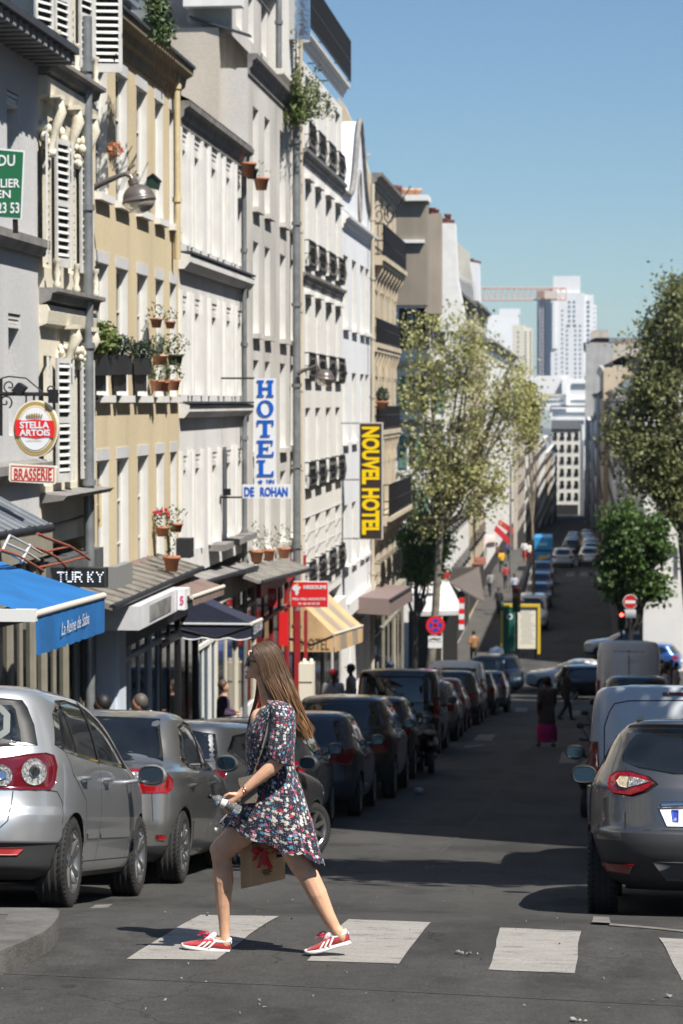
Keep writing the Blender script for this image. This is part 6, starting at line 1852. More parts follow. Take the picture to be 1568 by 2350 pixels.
m = MB(); m.add([(-5.95, A.y, A.z - .42), (-7, A.y, A.z - .42), (-7, A.y, A.z), (-5.95, A.y, A.z)], [(0, 1, 2, 3)]); m.add([(-5.95, A.y, A.z), (-7, A.y, A.z), (-7, A.y, zw)], [(0, 1, 2)]); m.build('side_cloth', AWT, b)
text_mesh('HOTEL', lambda a, z, c: Vector((a, A.y - .01, z)), -6.72, -6.05, A.z - .37, A.z - .1, 0, .0).build('lettering', pmat('brown_letter', (.16, .09, .04), .6), b)
b, A, Bq = awning('dark navy awning with scalloped edge and white lettering', 577, 1432, 600, 1422, -5.75, .55, [AWN], val=.26)
m = MB(); vs = [(-5.75, A.y, A.z), (-7, A.y, A.z), (-7, A.y, A.z + .55)]; m.add(vs, [(0, 1, 2)])
n = 16; vs = []; fs = []
for k in range(n + 1):
    x = -5.75 - 1.25 * k / n; vs += [(x, A.y, A.z), (x, A.y, A.z - .24 - .045 * abs(math.sin(k / n * PI * 3)))]
for k in range(n): fs.append((2 * k, 2 * k + 1, 2 * k + 3, 2 * k + 2))
m.add(vs, fs); m.build('side_cloth', AWN, b)
m = MB(); m.bar((-5.74, A.y - .01, A.z), (-7, A.y - .01, A.z), .03, .03); m.tube([(-5.75 - 1.25 * k / n, A.y - .01, A.z - .24 - .045 * abs(math.sin(k / n * PI * 3))) for k in range(n + 1)], .012, 5); m.build('white_piping', SIGNW, b)
text_mesh('LE BOUBA', lambda a, z, c: Vector((-5.72, a, z)), A.y + .1, Bq.y - .05, A.z - .2, A.z - .04, 0, .02).build('lettering', SIGNW, b)

# low tiled roof over the shops of the beige house
def canopy(name, label, cat, xa, ya, xb, yb, Xo, dz, mat, th=.08, Xw=XL, seams=0, boxm=None):
    A, Bq = onX(xa, ya, Xo), onX(xb, yb, Xo)
    b = thing(name, label, cat, ((Xo + Xw) / 2, (A.y + Bq.y) / 2, (A.z + Bq.z) / 2))
    m = MB(); m.hexa([(Xw, A.y, A.z + dz - th), (Xo, A.y, A.z - th), (Xo, Bq.y, Bq.z - th), (Xw, Bq.y, Bq.z + dz - th), (Xw, A.y, A.z + dz), (Xo, A.y, A.z), (Xo, Bq.y, Bq.z), (Xw, Bq.y, Bq.z + dz)]); m.build('roof_deck', mat, b)
    for k in range(seams):
        t = (k + .5) / seams; q = A.lerp(Bq, t); m = MB(); m.bar((Xw, q.y, q.z + dz + .012), (Xo, q.y, q.z + .012), .05, .03); m.build('seam', mat, b)
    m = MB(); m.tube([(Xo, A.y, A.z - .04), (Xo, Bq.y, Bq.z - .04)], .05, 6); m.build('gutter', BLKM, b)
    return b
OLDROOF = pmat('old_roof_boards', (.22, .20, .175), .85, noise=.5, nscale=4, bump=.5, bscale=12)
canopy('shop_roof', 'long low sloping roof of old boards above the shops of the beige house', 'roof', 258, 1388, 464, 1299, -6.3, .2, OLDROOF, seams=13)
canopy('shop_roof', 'small ribbed zinc canopy roof above the brasserie, left edge', 'roof', -30, 1226, 118, 1204, -6.2, .42, ZINC, seams=9)
canopy('shop_roof', 'old corrugated canopy roof above the red shopfront', 'roof', 600, 1333, 712, 1303, -6.3, .24, pmat('corrugated_sheet', (.30, .285, .26), .7, noise=.4, nscale=5), seams=15)
canopy('shop_roof', 'plain ledge roof above the shops of the white grey house', 'roof', 470, 1333, 590, 1298, -6.65, .08, DARKCORN)
canopy('shop_roof', 'flat brown fascia canopy on the limestone block', 'roof', 895, 1375, 945, 1345, -5.9, .06, pmat('plum_fascia', (.19, .14, .13), .7), th=.5)
# boxy white sign canopy
A = onX(319, 1392, -6.15); Z0 = onX(319, 1447, -6.15).z; Y2 = onX(417, 1392, -6.15).y
b = thing('sign_canopy', 'boxy white sign canopy with grey lettering panel above the blue and white shop', 'canopy', (-6.6, A.y, A.z))
m = MB(); m.box(-7, -6.15, A.y, Y2, Z0, A.z); m.build('box', pmat('canopy_white', (.66, .67, .69), .5, noise=.2, nscale=2), b)
m = MB(); m.box(-6.15, -6.14, A.y + .8, Y2 - 1.0, Z0 + .05, A.z - .05); m.build('fascia_panel', pmat('fascia_grey', (.28, .28, .27), .6, noise=.6, nscale=3), b)
m = MB(); m.box(-6.14, -6.02, Y2 - .45, Y2, Z0 + .02, A.z - .0); m.build('end_sign', SIGNW, b)
text_mesh('5', lambda a, z, c: Vector((a, Y2 - .46, z)), -6.1, -6.04, Z0 + .1, A.z - .1, 0, .02).build('pink_number', pmat('pink_letter', (.7, .03, .2), .5), b)

# ---------------------------------------------------------------- shopfronts at street level
def shopfront(label, xa, xb, ytop, frame, posts, sill=.55, X=XL + .02, glass=GLASSD, fascia=None, transom=.72, parent=None, panel=None, goods=0, name='shopfront'):
    ya, yb = YL(xa), YL(xb); zt_ = ZL(xa, ytop); zb = gz(yb) - .1
    b = thing(name, label, 'shop', (X, (ya + yb) / 2, gz((ya + yb) / 2) + .13))
    z0 = gz((ya + yb) / 2) + .13
    m = MB(); m.box(X - .5, X - .46, ya, yb, zb, zt_); m.build('back_wall', DARKIN, b)
    m = MB(); m.quad((X - .03, ya, zb), (X - .03, yb, zb), (X - .03, yb, zt_), (X - .03, ya, zt_)); m.build('pane', glass, b)
    m = MB(); m.box(X - .14, X + .02, ya, yb, zb, z0 + sill); m.build('stall_riser', panel or frame, b)
    for k in range(posts + 1):
        y = ya + (yb - ya) * k / posts; w = .07 if k % 2 == 0 else .03
        m = MB(); m.box(X - .14, X + (.02 if k % 2 == 0 else 0), y - w, y + w, zb, zt_); m.build('post', frame, b)
    m = MB(); zz = z0 + sill + (zt_ - z0 - sill) * transom; m.box(X - .13, X + .03, ya, yb, zz - .04, zz + .04); m.build('transom', frame, b)
    m = MB(); m.box(X - .16, X + .12, ya, yb, zt_ - .4, zt_); m.build('fascia', fascia or frame, b)
    if goods:
        g = MB(); cols_ = [pmat('goods_red', (.3, .02, .03), .7), pmat('goods_yellow', (.5, .38, .05), .7), pmat('goods_white', (.5, .5, .48), .7), pmat('goods_blue', (.03, .06, .2), .7), pmat('goods_magenta', (.3, .01, .12), .7)]
        for k in range(goods):
            y = rnd.uniform(ya + .15, yb - .15); z = z0 + rnd.uniform(.3, 2.3); h = rnd.uniform(.1, .3); i = rnd.randrange(5)
            g.box(X - .10, X - .06, y - rnd.uniform(.04, .11), y + .08, z, z + h, i)
        o = g.build('goods_on_display', cols_, b); o['kind'] = 'stuff'
    return b
WOODB = pmat('brown_wood', (.10, .055, .035), .6, noise=.4, nscale=4, stretch=(4, 4, .5))
CREAMW = pmat('cream_wood', (.30, .275, .215), .65, noise=.2, nscale=4)
GREYW = pmat('grey_wood', (.10, .105, .11), .6, noise=.3, nscale=5)
LBLUE = pmat('pale_blue_paint', (.60, .66, .74), .6, noise=.1, nscale=2)
REDW = pmat('red_wood', (.36, .02, .025), .5, noise=.25, nscale=4)
shopfront('dark brasserie front with cream posts under the blue awning', -40, 95, 1230, CREAMW, 5, panel=WOODB)
shopfront('grey and cream cafe front right of the brasserie', 96, 214, 1290, CREAMW, 5, fascia=GREYW, panel=GREYW)
b = thing('shop_pillar', 'tall pale blue painted pillar beside the grey and cream cafe front', 'pillar', (XL, YL(222), gz(YL(222))))
m = MB(); m.box(XL - .1, -6.72, YL(217), YL(236), gz(36) - .2, ZL(222, 1395)); m.build('pillar_face', LBLUE, b)
m = MB(); m.box(-6.72, -6.66, YL(219), YL(234), gz(36) - .2, ZL(222, 1410)); m.build('pillar_moulding', LBLUE, b)
shopfront('blue and white shopfront with dark glass under the boxy canopy', 237, 362, 1440, LBLUE, 5, panel=LBLUE, fascia=GREYW)
shopfront('dark clothes shop full of bright goods under the brown awning', 363, 448, 1380, BLKM, 4, goods=90)
shopfront('white doorway with blue grey shutters between the clothes shop and navy awning', 449, 492, 1400, WHITE, 3, panel=WHITE, glass=pmat('blue_grey_panel', (.06, .09, .12), .5))
shopfront('cream entrance with steps under the navy awning', 493, 582, 1335, CREAM, 4, panel=WGREY, sill=.9)
shopfront('red painted shopfront below the red sign', 584, 690, 1330, REDW, 6, fascia=REDW, panel=REDW, goods=30)
shopfront('dark hotel entrance under the striped awning', 691, 784, 1440, WARMW, 4, panel=WARMW)
shopfront('white shop wall with narrow pale shutters right of the striped awning', 786, 852, 1390, WHITE, 4, panel=WHITE, glass=WHITE)
shopfront('cream glazed shopfront at the foot of the limestone block', 855, 925, 1395, CREAMW, 6, panel=CREAMW)
b = thing('banner', 'plain bright red vertical banner hanging on the red shopfront', 'banner', tuple(onY(651, 1430, 52.0)))
m = MB(); rectF(m, 52.0, 641, 662, 1405, 1481, .05); m.build('cloth', SIGNR, b)
b = thing('shop_board', 'small red board with white marks left of the red banner', 'sign', tuple(onY(625, 1370, 51.0)))
m = MB(); rectF(m, 51.0, 616, 636, 1350, 1391, .05); m.build('panel', SIGNR, b); textF('MF', 51.0, 619, 633, 1362, 1376, SIGNW, b, .056)
for (x0, x1) in ((678, 690), (700, 706)):
    m = MB(); p, q = onY(x0, 1590, 55.0), onY(x1, 1400, 55.0); m.box(p.x, q.x, 54.8, 55.0, gz(55), q.z); o = m.build('red_post', REDW); tag(o, 'red painted post of the red shopfront, %s of two' % ('wider left one' if x0 < 690 else 'slim right one'), 'post')
b = thing('white_cabinet', 'tall white double cabinet standing on the pavement by the red posts', 'cabinet', tuple(onY(708, 1590, 54.0)))
m = MB(); p, q = onY(692, 1600, 54.0), onY(723, 1518, 54.0); m.box(p.x, q.x, 53.5, 54.0, gz(54) + .13, q.z); m.build('cabinet_body', CREAMS, b)
m = MB(); m.box(p.x + .005, q.x - .005, 53.49, 53.5, q.z - .42, q.z - .405); m.build('door_gap', SEAM, b)
for k in range(2):
    m = MB(); m.lathe([(.04, 0), (.05, .03), (.03, .09), (0, .1)], (p.x + .1 + .16 * k, 53.7, q.z), seg=10); m.build('jar', CREAMS, b)

# red and white tube frames above the brasserie
b = thing('tube_frame', 'rusty red curved tube frame with a pale ladder rail above the blue awning', 'frame', tuple(onX(100, 1260, -6.0)))
RUST = pmat('rusty_red_tube', (.35, .10, .06), .6, noise=.4, nscale=10); PALET = pmat('pale_tube', (.5, .5, .5), .5)
def tubX(pts, X, r, mat, nm):
    m = MB(); m.tube([onX(x, y, X) for x, y in pts], r, 6); m.build(nm, mat, b)
tubX([(86, 1225), (112, 1236), (160, 1254), (182, 1267), (206, 1284)], -6.0, .018, RUST, 'tube'); tubX([(80, 1256), (106, 1266), (130, 1280), (152, 1301)], -6.0, .018, RUST, 'tube')
tubX([(96, 1268), (160, 1254)], -6.0, .014, RUST, 'cross_tube'); tubX([(90, 1302), (150, 1290), (200, 1277)], -6.0, .014, RUST, 'cross_tube')
tubX([(0, 1262), (40, 1275), (98, 1310)], -5.8, .02, RUST, 'tube')
for q in ([(22, 1229), (66, 1252), (96, 1270)], [(12, 1246), (60, 1267), (90, 1286)], [(6, 1262), (50, 1286), (60, 1292)]): tubX(q, -5.8, .014, PALET, 'rail')
tubX([(68, 1251), (48, 1290)], -5.8, .018, PALET, 'upright'); tubX([(22, 1229), (6, 1262)], -5.8, .014, PALET, 'upright')
tubX([(120, 1206), (165, 1193), (212, 1176)], XL + .04, .02, BLKM, 'stay_cable')

# ---------------------------------------------------------------- road signs and signals
b = thing('road_sign', 'round blue and red no stopping sign with two small plates on a post', 'sign', tuple(onY(1000, 1435, 84)))
Y = 84.0
c = (999.7, 1435)
m = MB(); polyF(m, ell(c[0], c[1], 21.6, 21.6, 32), Y, .04); m.build('red_disc', SIGNR, b)
m = MB(); polyF(m, ell(c[0], c[1], 15.2, 15.2, 28), Y, .004, .041); m.build('blue_disc', pmat('sign_mid_blue', (.02, .06, .42), .4), b)
m = MB()
for a in (PI / 4, -PI / 4):
    dx, dy = math.cos(a) * 16, math.sin(a) * 16; ox, oy = -math.sin(a) * 2.4, math.cos(a) * 2.4
    polyF(m, [(c[0] - dx + ox, c[1] - dy + oy), (c[0] + dx + ox, c[1] + dy + oy), (c[0] + dx - ox, c[1] + dy - oy), (c[0] - dx - ox, c[1] - dy - oy)], Y, .004, .046)
m.build('red_cross', SIGNR, b)
m = MB(); rectF(m, Y, 983, 1016, 1460, 1472, .02); m.build('plate', SIGNW, b); m = MB(); rectF(m, Y, 983, 1016, 1474, 1487, .02); m.build('plate', SIGNW, b)
m = MB(); P = FP(Y)
for (q, r_) in (((986, 1467), (995, 1464)), ((995, 1464), (1006, 1466)), ((1006, 1466), (1013, 1464))): m.bar(P(*q, .024), P(*r_, .024), .05, .004)
m.build('tow_pictogram', BLKM, b)
p = onY(1014, 1400, Y); m = MB(); m.tube([(p.x, Y + .05, gz(Y)), (p.x, Y + .05, onY(1000, 1415, Y).z)], .035, 8); m.build('post', pmat('post_beige', (.4, .37, .32), .5), b)
b = thing('road_sign', 'round red no entry sign with a white bar, next to the red signal light', 'sign', tuple(onY(1447, 1381, 100)))
Y = 100.0
m = MB(); polyF(m, ell(1447, 1381, 17, 17, 28), Y, .04); m.build('white_rim', SIGNW, b); m = MB(); polyF(m, ell(1447, 1381, 15.6, 15.6, 28), Y, .004, .041); m.build('red_disc', pmat('sign_red_dull', (.5, .015, .02), .5), b)
m = MB(); rectF(m, Y, 1435, 1459, 1378, 1384.5, .004, c=.046); m.build('white_bar', SIGNW, b)
m = MB(); rectF(m, Y, 1434, 1460, 1399, 1418, .03); m.build('plate', SIGNW, b)
m = MB(); p = onY(1447, 1400, Y); m.tube([(p.x, Y + .06, gz(Y)), (p.x, Y + .06, onY(1447, 1366, Y).z)], .04, 8); m.build('post', PIPE, b)
def signal(label, px, Y, y0, y1, w, lit):
    b = thing('traffic_signal', label, 'traffic light', tuple(onY(px, (y0 + y1) / 2, Y)))
    m = MB(); rectF(m, Y, px - w, px + w, y0, y1, .25); m.build('housing', BLKM, b)
    n = 3; h = (y1 - y0) / n
    cs = [pmat('signal_red_lit', (.8, .05, .03), .3, emis=(1.0, .07, .05), estr=5.0) if lit == 0 else pmat('signal_red_off', (.08, .01, .01), .2), pmat('signal_amber_off', (.07, .04, .01), .2), pmat('signal_green_off', (.01, .06, .03), .2)]
    for k in range(n):
        m = MB(); polyF(m, ell(px, y0 + h * (k + .5), h * .36, h * .36, 16), Y, .01, .251); m.build('lens', cs[k], b)
        m = MB(); m.tube([FP(Y)(px - h * .4, y0 + h * (k + .35), .33), FP(Y)(px, y0 + h * (k + .08), .36), FP(Y)(px + h * .4, y0 + h * (k + .35), .33)], .03, 5); m.build('hood', BLKM, b)
    p = onY(px, y1, Y); m = MB(); m.tube([(p.x, Y + .05, gz(Y)), (p.x, Y + .05, p.z + .2)], .05, 8); m.build('post', BLKM, b)
signal('black traffic light showing red, just left of the no entry sign', 1427, 99.0, 1402, 1444, 8, 0)
signal('grey backed signal head on a post in front of the newspaper kiosk', 1186, 112.0, 1342, 1404, 9.5, 1)
# kiosk boards
Y = 114.0
b = thing('notice_board', 'white poster board in a yellow frame standing at the junction', 'board', tuple(onY(1212, 1500, Y)))
YEL = pmat('yellow_frame', (.62, .42, .04), .5)
m = MB(); rectF(m, Y, 1186, 1240, 1386, 1392, .2); m.build('top_rail', YEL, b); m = MB(); rectF(m, Y, 1234, 1241, 1392, 1500, .2); m.build('side_rail', YEL, b)
m = MB(); rectF(m, Y, 1189, 1234, 1392, 1488, .12); m.build('poster', CREAMS, b)
for k in range(16):
    m = MB(); rectF(m, Y, 1196 + rnd.uniform(-2, 3), 1224 + rnd.uniform(-8, 6), 1400 + k * 5, 1401.3 + k * 5, .003, c=.121); m.build('print_line', pmat('print_grey', (.35, .35, .33), .8), b)
m = MB(); rectF(m, Y, 1190, 1194, 1488, 1512, .1); rectF(m, Y, 1228, 1232, 1488, 1512, .1)
m.build('legs', BLKM, b)
b = thing('kiosk', 'green column kiosk panel with yellow edge and a round white emblem', 'kiosk', tuple(onY(1167, 1490, Y - 1)))
m = MB(); rectF(m, Y - 1, 1151, 1183, 1383, 1492, .5); m.build('side_panel', pmat('kiosk_green', (.01, .10, .06), .5), b)
m = MB(); rectF(m, Y - 1, 1150, 1156, 1400, 1492, .02, c=.51); m.build('yellow_edge', YEL, b); m = MB(); rectF(m, Y - 1, 1157, 1183, 1383, 1391, .02, c=.51); m.build('yellow_top', YEL, b)
m = MB(); polyF(m, ell(1171, 1413, 7, 7, 20), Y - 1, .01, .51); m.build('white_emblem', SIGNW, b); m = MB(); polyF(m, ell(1171, 1413, 4, 4, 20), Y - 1, .012, .512); m.build('emblem_centre', pmat('kiosk_green', (.01, .10, .06), .5), b)
b = thing('recycling_bin', 'tall green and white street bin left of the kiosk', 'bin', tuple(onY(1140, 1480, Y - 2)))
p = onY(1140, 1480, Y - 2)
m = MB(); m.lathe([(.28, 0), (.34, .9), (.36, 1.0)], (p.x, p.y, gz(Y) + .1), seg=14); m.build('bin_body', pmat('bin_green', (.02, .2, .08), .5), b); m = MB(); m.lathe([(.36, 1.0), (.36, 1.5), (.3, 1.75), (0, 1.85)], (p.x, p.y, gz(Y) + .1), seg=14); m.build('bin_top', SIGNW, b)
# cafe at the far corner
b = thing('cafe_awning', 'pale dappled awning of the corner cafe under the small green tree', 'awning', tuple(onY(1000, 1370, 119)))
A0, A1, A2, A3 = onY(951, 1404, 118.6), onY(1064, 1401, 118.6), onY(1030, 1334, 120.9), onY(944, 1336, 120.9)
m = MB(); m.add([A0, A1, A2, A3], [(0, 1, 2, 3)]); m.add([A0, A1, A1 - Vector((0, 0, .22)), A0 - Vector((0, 0, .22))], [(0, 1, 2, 3)]); m.add([A1, A2, (A2.x, A2.y, A1.z)], [(0, 1, 2)]); m.build('cloth', fabric('pale_cloth', (.62, .60, .58)), b)
m = MB(); p0, p1 = onY(938, 1520, 120.5), onY(1050, 1404, 120.5); m.box(p0.x, p1.x, 120.4, 120.8, p0.z - .5, p1.z); m.build('dark_front', DARKIN, b)
b = thing('flower_garland', 'row of red and white flower baskets above the corner cafe awning', 'flowers', tuple(onY(990, 1318, 119.5)))
for k in range(22):
    m = MB(); x = 938 + k * 4.4
    for j in range(5): m.blob(onY(x + rnd.uniform(-2, 2), 1318 + rnd.uniform(-8, 9), 119.4), rnd.uniform(.05, .11), 6, 4, mi=rnd.choice((0, 0, 1, 2)))
    m.build('flower_bunch', [pmat('flower_red', (.5, .01, .01), .7), pmat('flower_white', (.6, .55, .5), .7), pmat('leaf_deep', (.03, .07, .015), .7)], b)
def awnL(label, pts, Y0, mat, cat='awning', th=.08, nm='awning'):
    """awning on the left side beyond the junction, drawn as a sloped slab: four photo points with their depths"""
    b = thing(nm, label, cat, tuple(onY(pts[0][0], pts[0][1], pts[0][2])))
    Q = [onY(*p) for p in pts]
    m = MB(); m.hexa([q - Vector((0, 0, th)) for q in Q] + Q); m.build('cloth', mat, b)
    return b
GB = fabric('grey_brown_cloth', (.12, .10, .09)); TR = fabric('rust_cloth', (.25, .09, .06))
awnL('dark brown side awning sloping along the street beside the corner cafe', [(1030, 1335, 121.5), (1038, 1302, 121.5), (1100, 1300, 140), (1112, 1380, 124)], 0, GB)
awnL('rust brown flat awning further along the left pavement', [(1075, 1294, 150), (1075, 1278, 152), (1116, 1278, 160), (1116, 1294, 150)], 0, TR)
awnL('faded pink sign board over the left pavement', [(1106, 1258, 170), (1106, 1228, 171), (1136, 1226, 172), (1136, 1252, 170)], 0, fabric('faded_pink', (.45, .38, .36)), 'sign', nm='shop_board')
for nm_, pts in (('upper', [(1143, 1202), (1147, 1192), (1178, 1212), (1178, 1227)]), ('lower', [(1134, 1217), (1139, 1205), (1176, 1240), (1173, 1254)])):
    b = thing('shop_board', '%s of the two slanted red boards far down the left pavement' % nm_, 'board', tuple(onY(1155, 1220, 170)))
    m = MB(); polyF(m, pts, 170.0, .5); m.build('panel', pmat('slanted_red', (.50, .02, .03), .6), b)
o = MB(); p = onY(1172, 1300, 165); o.tube([(p.x, 165, gz(165)), (p.x, 165, onY(1172, 1066, 165).z)], .07, 8); o = o.build('street_pole', PIPE); tag(o, 'tall thin grey pole rising past the red slanted awning', 'pole')
b = thing('red_white_post', 'short red and white striped post beside the corner cafe', 'post', tuple(onY(1060, 1444, 117)))
for k in range(6):
    m = MB(); rectF(m, 117.0, 1054, 1066, 1372 + 12 * k, 1384 + 12 * k - .2, .3); m.build('stripe', SIGNR if k % 2 == 0 else SIGNW, b)
# blue delivery truck
b = thing('delivery_truck', 'sky blue box truck standing beside the white hatchback far down the street', 'truck', tuple(onY(1247, 1290, 182)))
m = MB(); rectF(m, 182, 1226, 1267, 1234, 1288, 6 * .01); p, q = onY(1226, 1288, 182), onY(1267, 1234, 182); m.box(p.x, q.x, 182.001, 187, p.z, q.z); m.build('cargo_box', pmat('truck_blue', (.03, .28, .62), .4, noise=.25, nscale=1.5), b)
m = MB(); rectF(m, 182, 1226, 1267, 1262, 1265, .02, c=.061); m.build('door_gap', SEAM, b)
m = MB(); polyF(m, [(1232, 1282), (1240, 1274), (1250, 1276), (1262, 1270), (1264, 1278), (1250, 1283), (1238, 1287)], 182, .005, .061); m.build('painted_motif', pmat('motif_orange', (.6, .4, .15), .5), b)
m = MB(); polyF(m, [(1236, 1246), (1256, 1246), (1256, 1252), (1236, 1252)], 182, .005, .061); m.build('painted_mark', pmat('motif_pale', (.3, .55, .75), .5), b)
for sx in (1229, 1260):
    m = MB(); c_ = onY(sx, 1290, 182); m.lathe([(0, -.12), (.38, -.12), (.38, .12), (0, .12)], (c_.x + .1, 182.9, gz(183) + .38), 'X', 18); m.build('wheel', RUBBER, b)
m = MB(); p, q = onY(1228, 1296, 182), onY(1265, 1287, 182); m.box(p.x, q.x, 182.3, 186.6, p.z, q.z + .05); m.build('chassis', BLKM, b)

# ---------------------------------------------------------------- window-sill pots and plants on the beige house
LEAF = pmat('leaf_mid', (.05, .095, .022), .6, noise=.5, nscale=20); LEAFD = pmat('leaf_dark', (.018, .045, .022), .6, noise=.5, nscale=20); LEAFY = pmat('leaf_yellow_green', (.12, .17, .035), .6, noise=.5, nscale=20)
DRYF = pmat('dry_flower', (.5, .2, .09), .8); PLAS = pmat('black_planter', (.02, .021, .024), .5)
def leaves(m, c, r, n, size, mi=0, rs=None, flat=1.0, up=0.0):
    rs = rs or rnd
    for k in range(n):
        while True:
            v = Vector((rs.uniform(-1, 1), rs.uniform(-1, 1), rs.uniform(-1, 1)))
            if .25 < v.length < 1: break
        p = Vector(c) + Vector((v.x * r[0], v.y * r[1], v.z * r[2]))
        a = Vector((rs.gauss(0, 1), rs.gauss(0, 1), rs.gauss(0, 1) + up)).normalized(); b_ = a.orthogonal().normalized()
        q = Matrix.Rotation(rs.uniform(0, 6.28), 3, a); b_ = q @ b_; c_ = a.cross(b_); s = size * rs.uniform(.6, 1.3)
        m.add([p - b_ * s, p + c_ * s * .45, p + b_ * s, p - c_ * s * .45], [(0, 1, 2, 3)], mi)
def pot(label, x, y, X, r, h, mat, kind, cat='plant pot', group='plants on the window sills', square=False, leafm=LEAF, spread=1.6, lh=1.6, n=150, ls=.035):
    c = onX(x, y, X)
    b = thing('potted_plant', label, cat, tuple(c), group)
    m = MB()
    if square: m.box(c.x - r * .8, c.x + r * .6, c.y - r * 1.15, c.y + r * 1.15, c.z, c.z + h)
    else: m.lathe([(0, 0), (r * .7, 0), (r * .95, h * .8), (r * 1.08, h * .8), (r * 1.08, h), (r * .9, h), (r * .85, h * .85), (0, h * .85)], c, seg=14)
    m.build('pot', mat, b)
    if kind:
        g = MB(); leaves(g, c + Vector((0, 0, h + r * lh * .7)), (r * spread, r * spread * (1.3 if square else 1), r * lh), n, ls)
        if kind == 'flower':
            for k in range(12): g.blob(c + Vector((rnd.uniform(-1, 1) * r, rnd.uniform(-1, 1) * r, h + r * lh * rnd.uniform(.9, 1.5))), rnd.uniform(.02, .035), 6, 4, mi=1)
        g.build('foliage', [leafm, pmat('flower_crimson', (.55, .01, .04), .6)], b)
    return b
XS = XL + .16
pot('light green bushy plant in a black planter, leftmost on the third floor sill', 236, 862, XS, .17, .3, PLAS, 1, square=True, leafm=LEAFY, spread=1.5, lh=1.7, n=420, ls=.06)
pot('round dark clipped bush in a black planter, second on the third floor sill', 283, 860, XS, .16, .28, PLAS, 1, square=True, leafm=LEAFD, spread=1.25, lh=1.2, n=600, ls=.03)
pot('round dark clipped bush in a black planter, third on the third floor sill', 330, 860, XS, .15, .26, PLAS, 1, square=True, leafm=LEAFD, spread=1.25, lh=1.15, n=600, ls=.03)
for k, (x, y) in enumerate(((236, 898), (283, 898), (330, 898))):
    m = MB(); p = onX(x, y, XS); m.box(p.x - .12, p.x + .03, p.y - .1, p.y + .1, p.z, p.z + .42); o = m.build('planter_stand', PLAS); tag(o, 'black stand under the %s planter of the beige house' % ('light green', 'second', 'third round')[k], 'stand')
pot('terracotta pot of grassy leaves on the upper rail, fourth window', 367, 838, XS, .13, .17, TERRAL, 1, leafm=LEAF, n=120)
pot('green trailing plant in a dark basket, fifth window', 402, 838, XS, .14, .18, pmat('dark_basket', (.05, .055, .045), .8), 1, leafm=LEAF, n=160, spread=1.8)
pot('terracotta pot low on the sill of the fourth window', 362, 898, XS, .12, .18, TERRA, 1, leafm=LEAF, n=90)
pot('second terracotta pot low on the sill, right of the first', 374, 898, XS + .05, .1, .16, TERRA, None)
pot('terracotta pot with grey leaves low on the sill of the fifth window', 398, 896, XS, .12, .18, TERRA, 1, leafm=LEAF, n=90)
pot('small terracotta pot hung high on the fourth window', 359, 752, XS, .1, .15, TERRA, 1, n=40)
pot('small terracotta pot hung high on the fifth window', 391, 754, XS, .09, .12, TERRA, 1, n=40)
pot('red geranium in a terracotta pot on the lower fourth window', 373, 1231, XS, .12, .16, TERRA, 'flower', n=90)
pot('terracotta trough with small shoots on the lower fifth window', 404, 1221, XS, .12, .15, TERRA, 1, n=50)
pot('terracotta pot standing on the low board roof', 394, 1311, -6.4, .13, .24, TERRA, 1, n=60, lh=2.4, spread=.8)
pot('black square tub standing on the low board roof', 427, 1279, -6.6, .17, .32, PLAS, None, square=True)
pot('bunch of dry orange flowers high on the second window', 265, 360, XS, .04, .02, TERRA, 1, leafm=DRYF, n=160, lh=3.2, spread=3.0, ls=.03)
pot('terracotta pot on the first window ledge of the tall grey hotel', 571, 405, HX + .16, .15, .28, TERRA, None)
pot('green pot beside the terracotta one on the tall grey hotel', 578, 410, HX + .2, .13, .2, pmat('green_pot', (.02, .12, .09), .5), None)
pot('terracotta pot on the second window ledge of the tall grey hotel', 600, 436, HX + .16, .16, .26, TERRA, 1, n=20)
for k, (x, y, lb) in enumerate(((589, 1290, 'left'), (616, 1286, 'middle'), (652, 1281, 'right'))):
    pot('terracotta pot with small plant on the lowest ledge of the tall hotel, %s of three' % lb, x, y, HX + .2, .15, .24, TERRA, 1, n=80, lh=2.4)
pot('round green bush on a balcony of the limestone block', 878, 938, XL + .3, .22, .25, TERRA, 1, leafm=LEAFD, n=300, lh=1.3, spread=1.1, ls=.06)
b = thing('climbing_plant', 'feathery green weed sprouting from the gutter between the two hotels', 'plant', tuple(onX(680, 262, XL + .3)))
m = MB()
for k in range(40):
    a = rnd.uniform(-.2, 1.0); p0 = onX(678, 268, XL + .3); d = Vector((rnd.uniform(-.1, .9), rnd.uniform(-1.4, 2.2), rnd.uniform(.1, 1.5)))
    if k < 6: d = Vector((.1, rnd.uniform(-1.0, -.3), rnd.uniform(1.2, 2.4)))
    pts = [p0 + d * t + Vector((0, 0, -.35 * t * t)) for t in (0, .35, .7, 1.0)]
    m.tube(pts, [.012, .008, .005, .003], 4, mi=1)
    for t in range(10):
        q = p0 + d * (t / 10) + Vector((0, 0, -.35 * (t / 10) ** 2)); leaves(m, q, (.12, .14, .1), 5, .05, 0)
leaves(m, onX(676, 262, XL + .3), (.3, .5, .35), 260, .06, 0)
m.build('foliage', [LEAFY, pmat('stem_brown', (.1, .08, .05), .8)], b)
b = thing('climbing_plant', 'creeper trailing over the roof edge of the beige house', 'plant', tuple(onX(372, 60, XL + .8)))
m = MB()
for k in range(150): leaves(m, onX(352 + rnd.gauss(0, 9) + k * .18, -20 + k * .72, XL + .85), (.12, .25, .2), 7, .05, 0)
m.build('foliage', LEAF, b); m = MB()
for k in range(9): m.tube([onX(352 + 6 * k, 80 + 4 * k, XL + .8), onX(353 + 6 * k, 150 + 5 * k, XL + .75), onX(352 + 6 * k + rnd.uniform(-3, 3), 200 + rnd.uniform(-20, 30), XL + .5)], .007, 4)
m.build('dead_stems', pmat('dead_stem', (.22, .13, .07), .9), b)
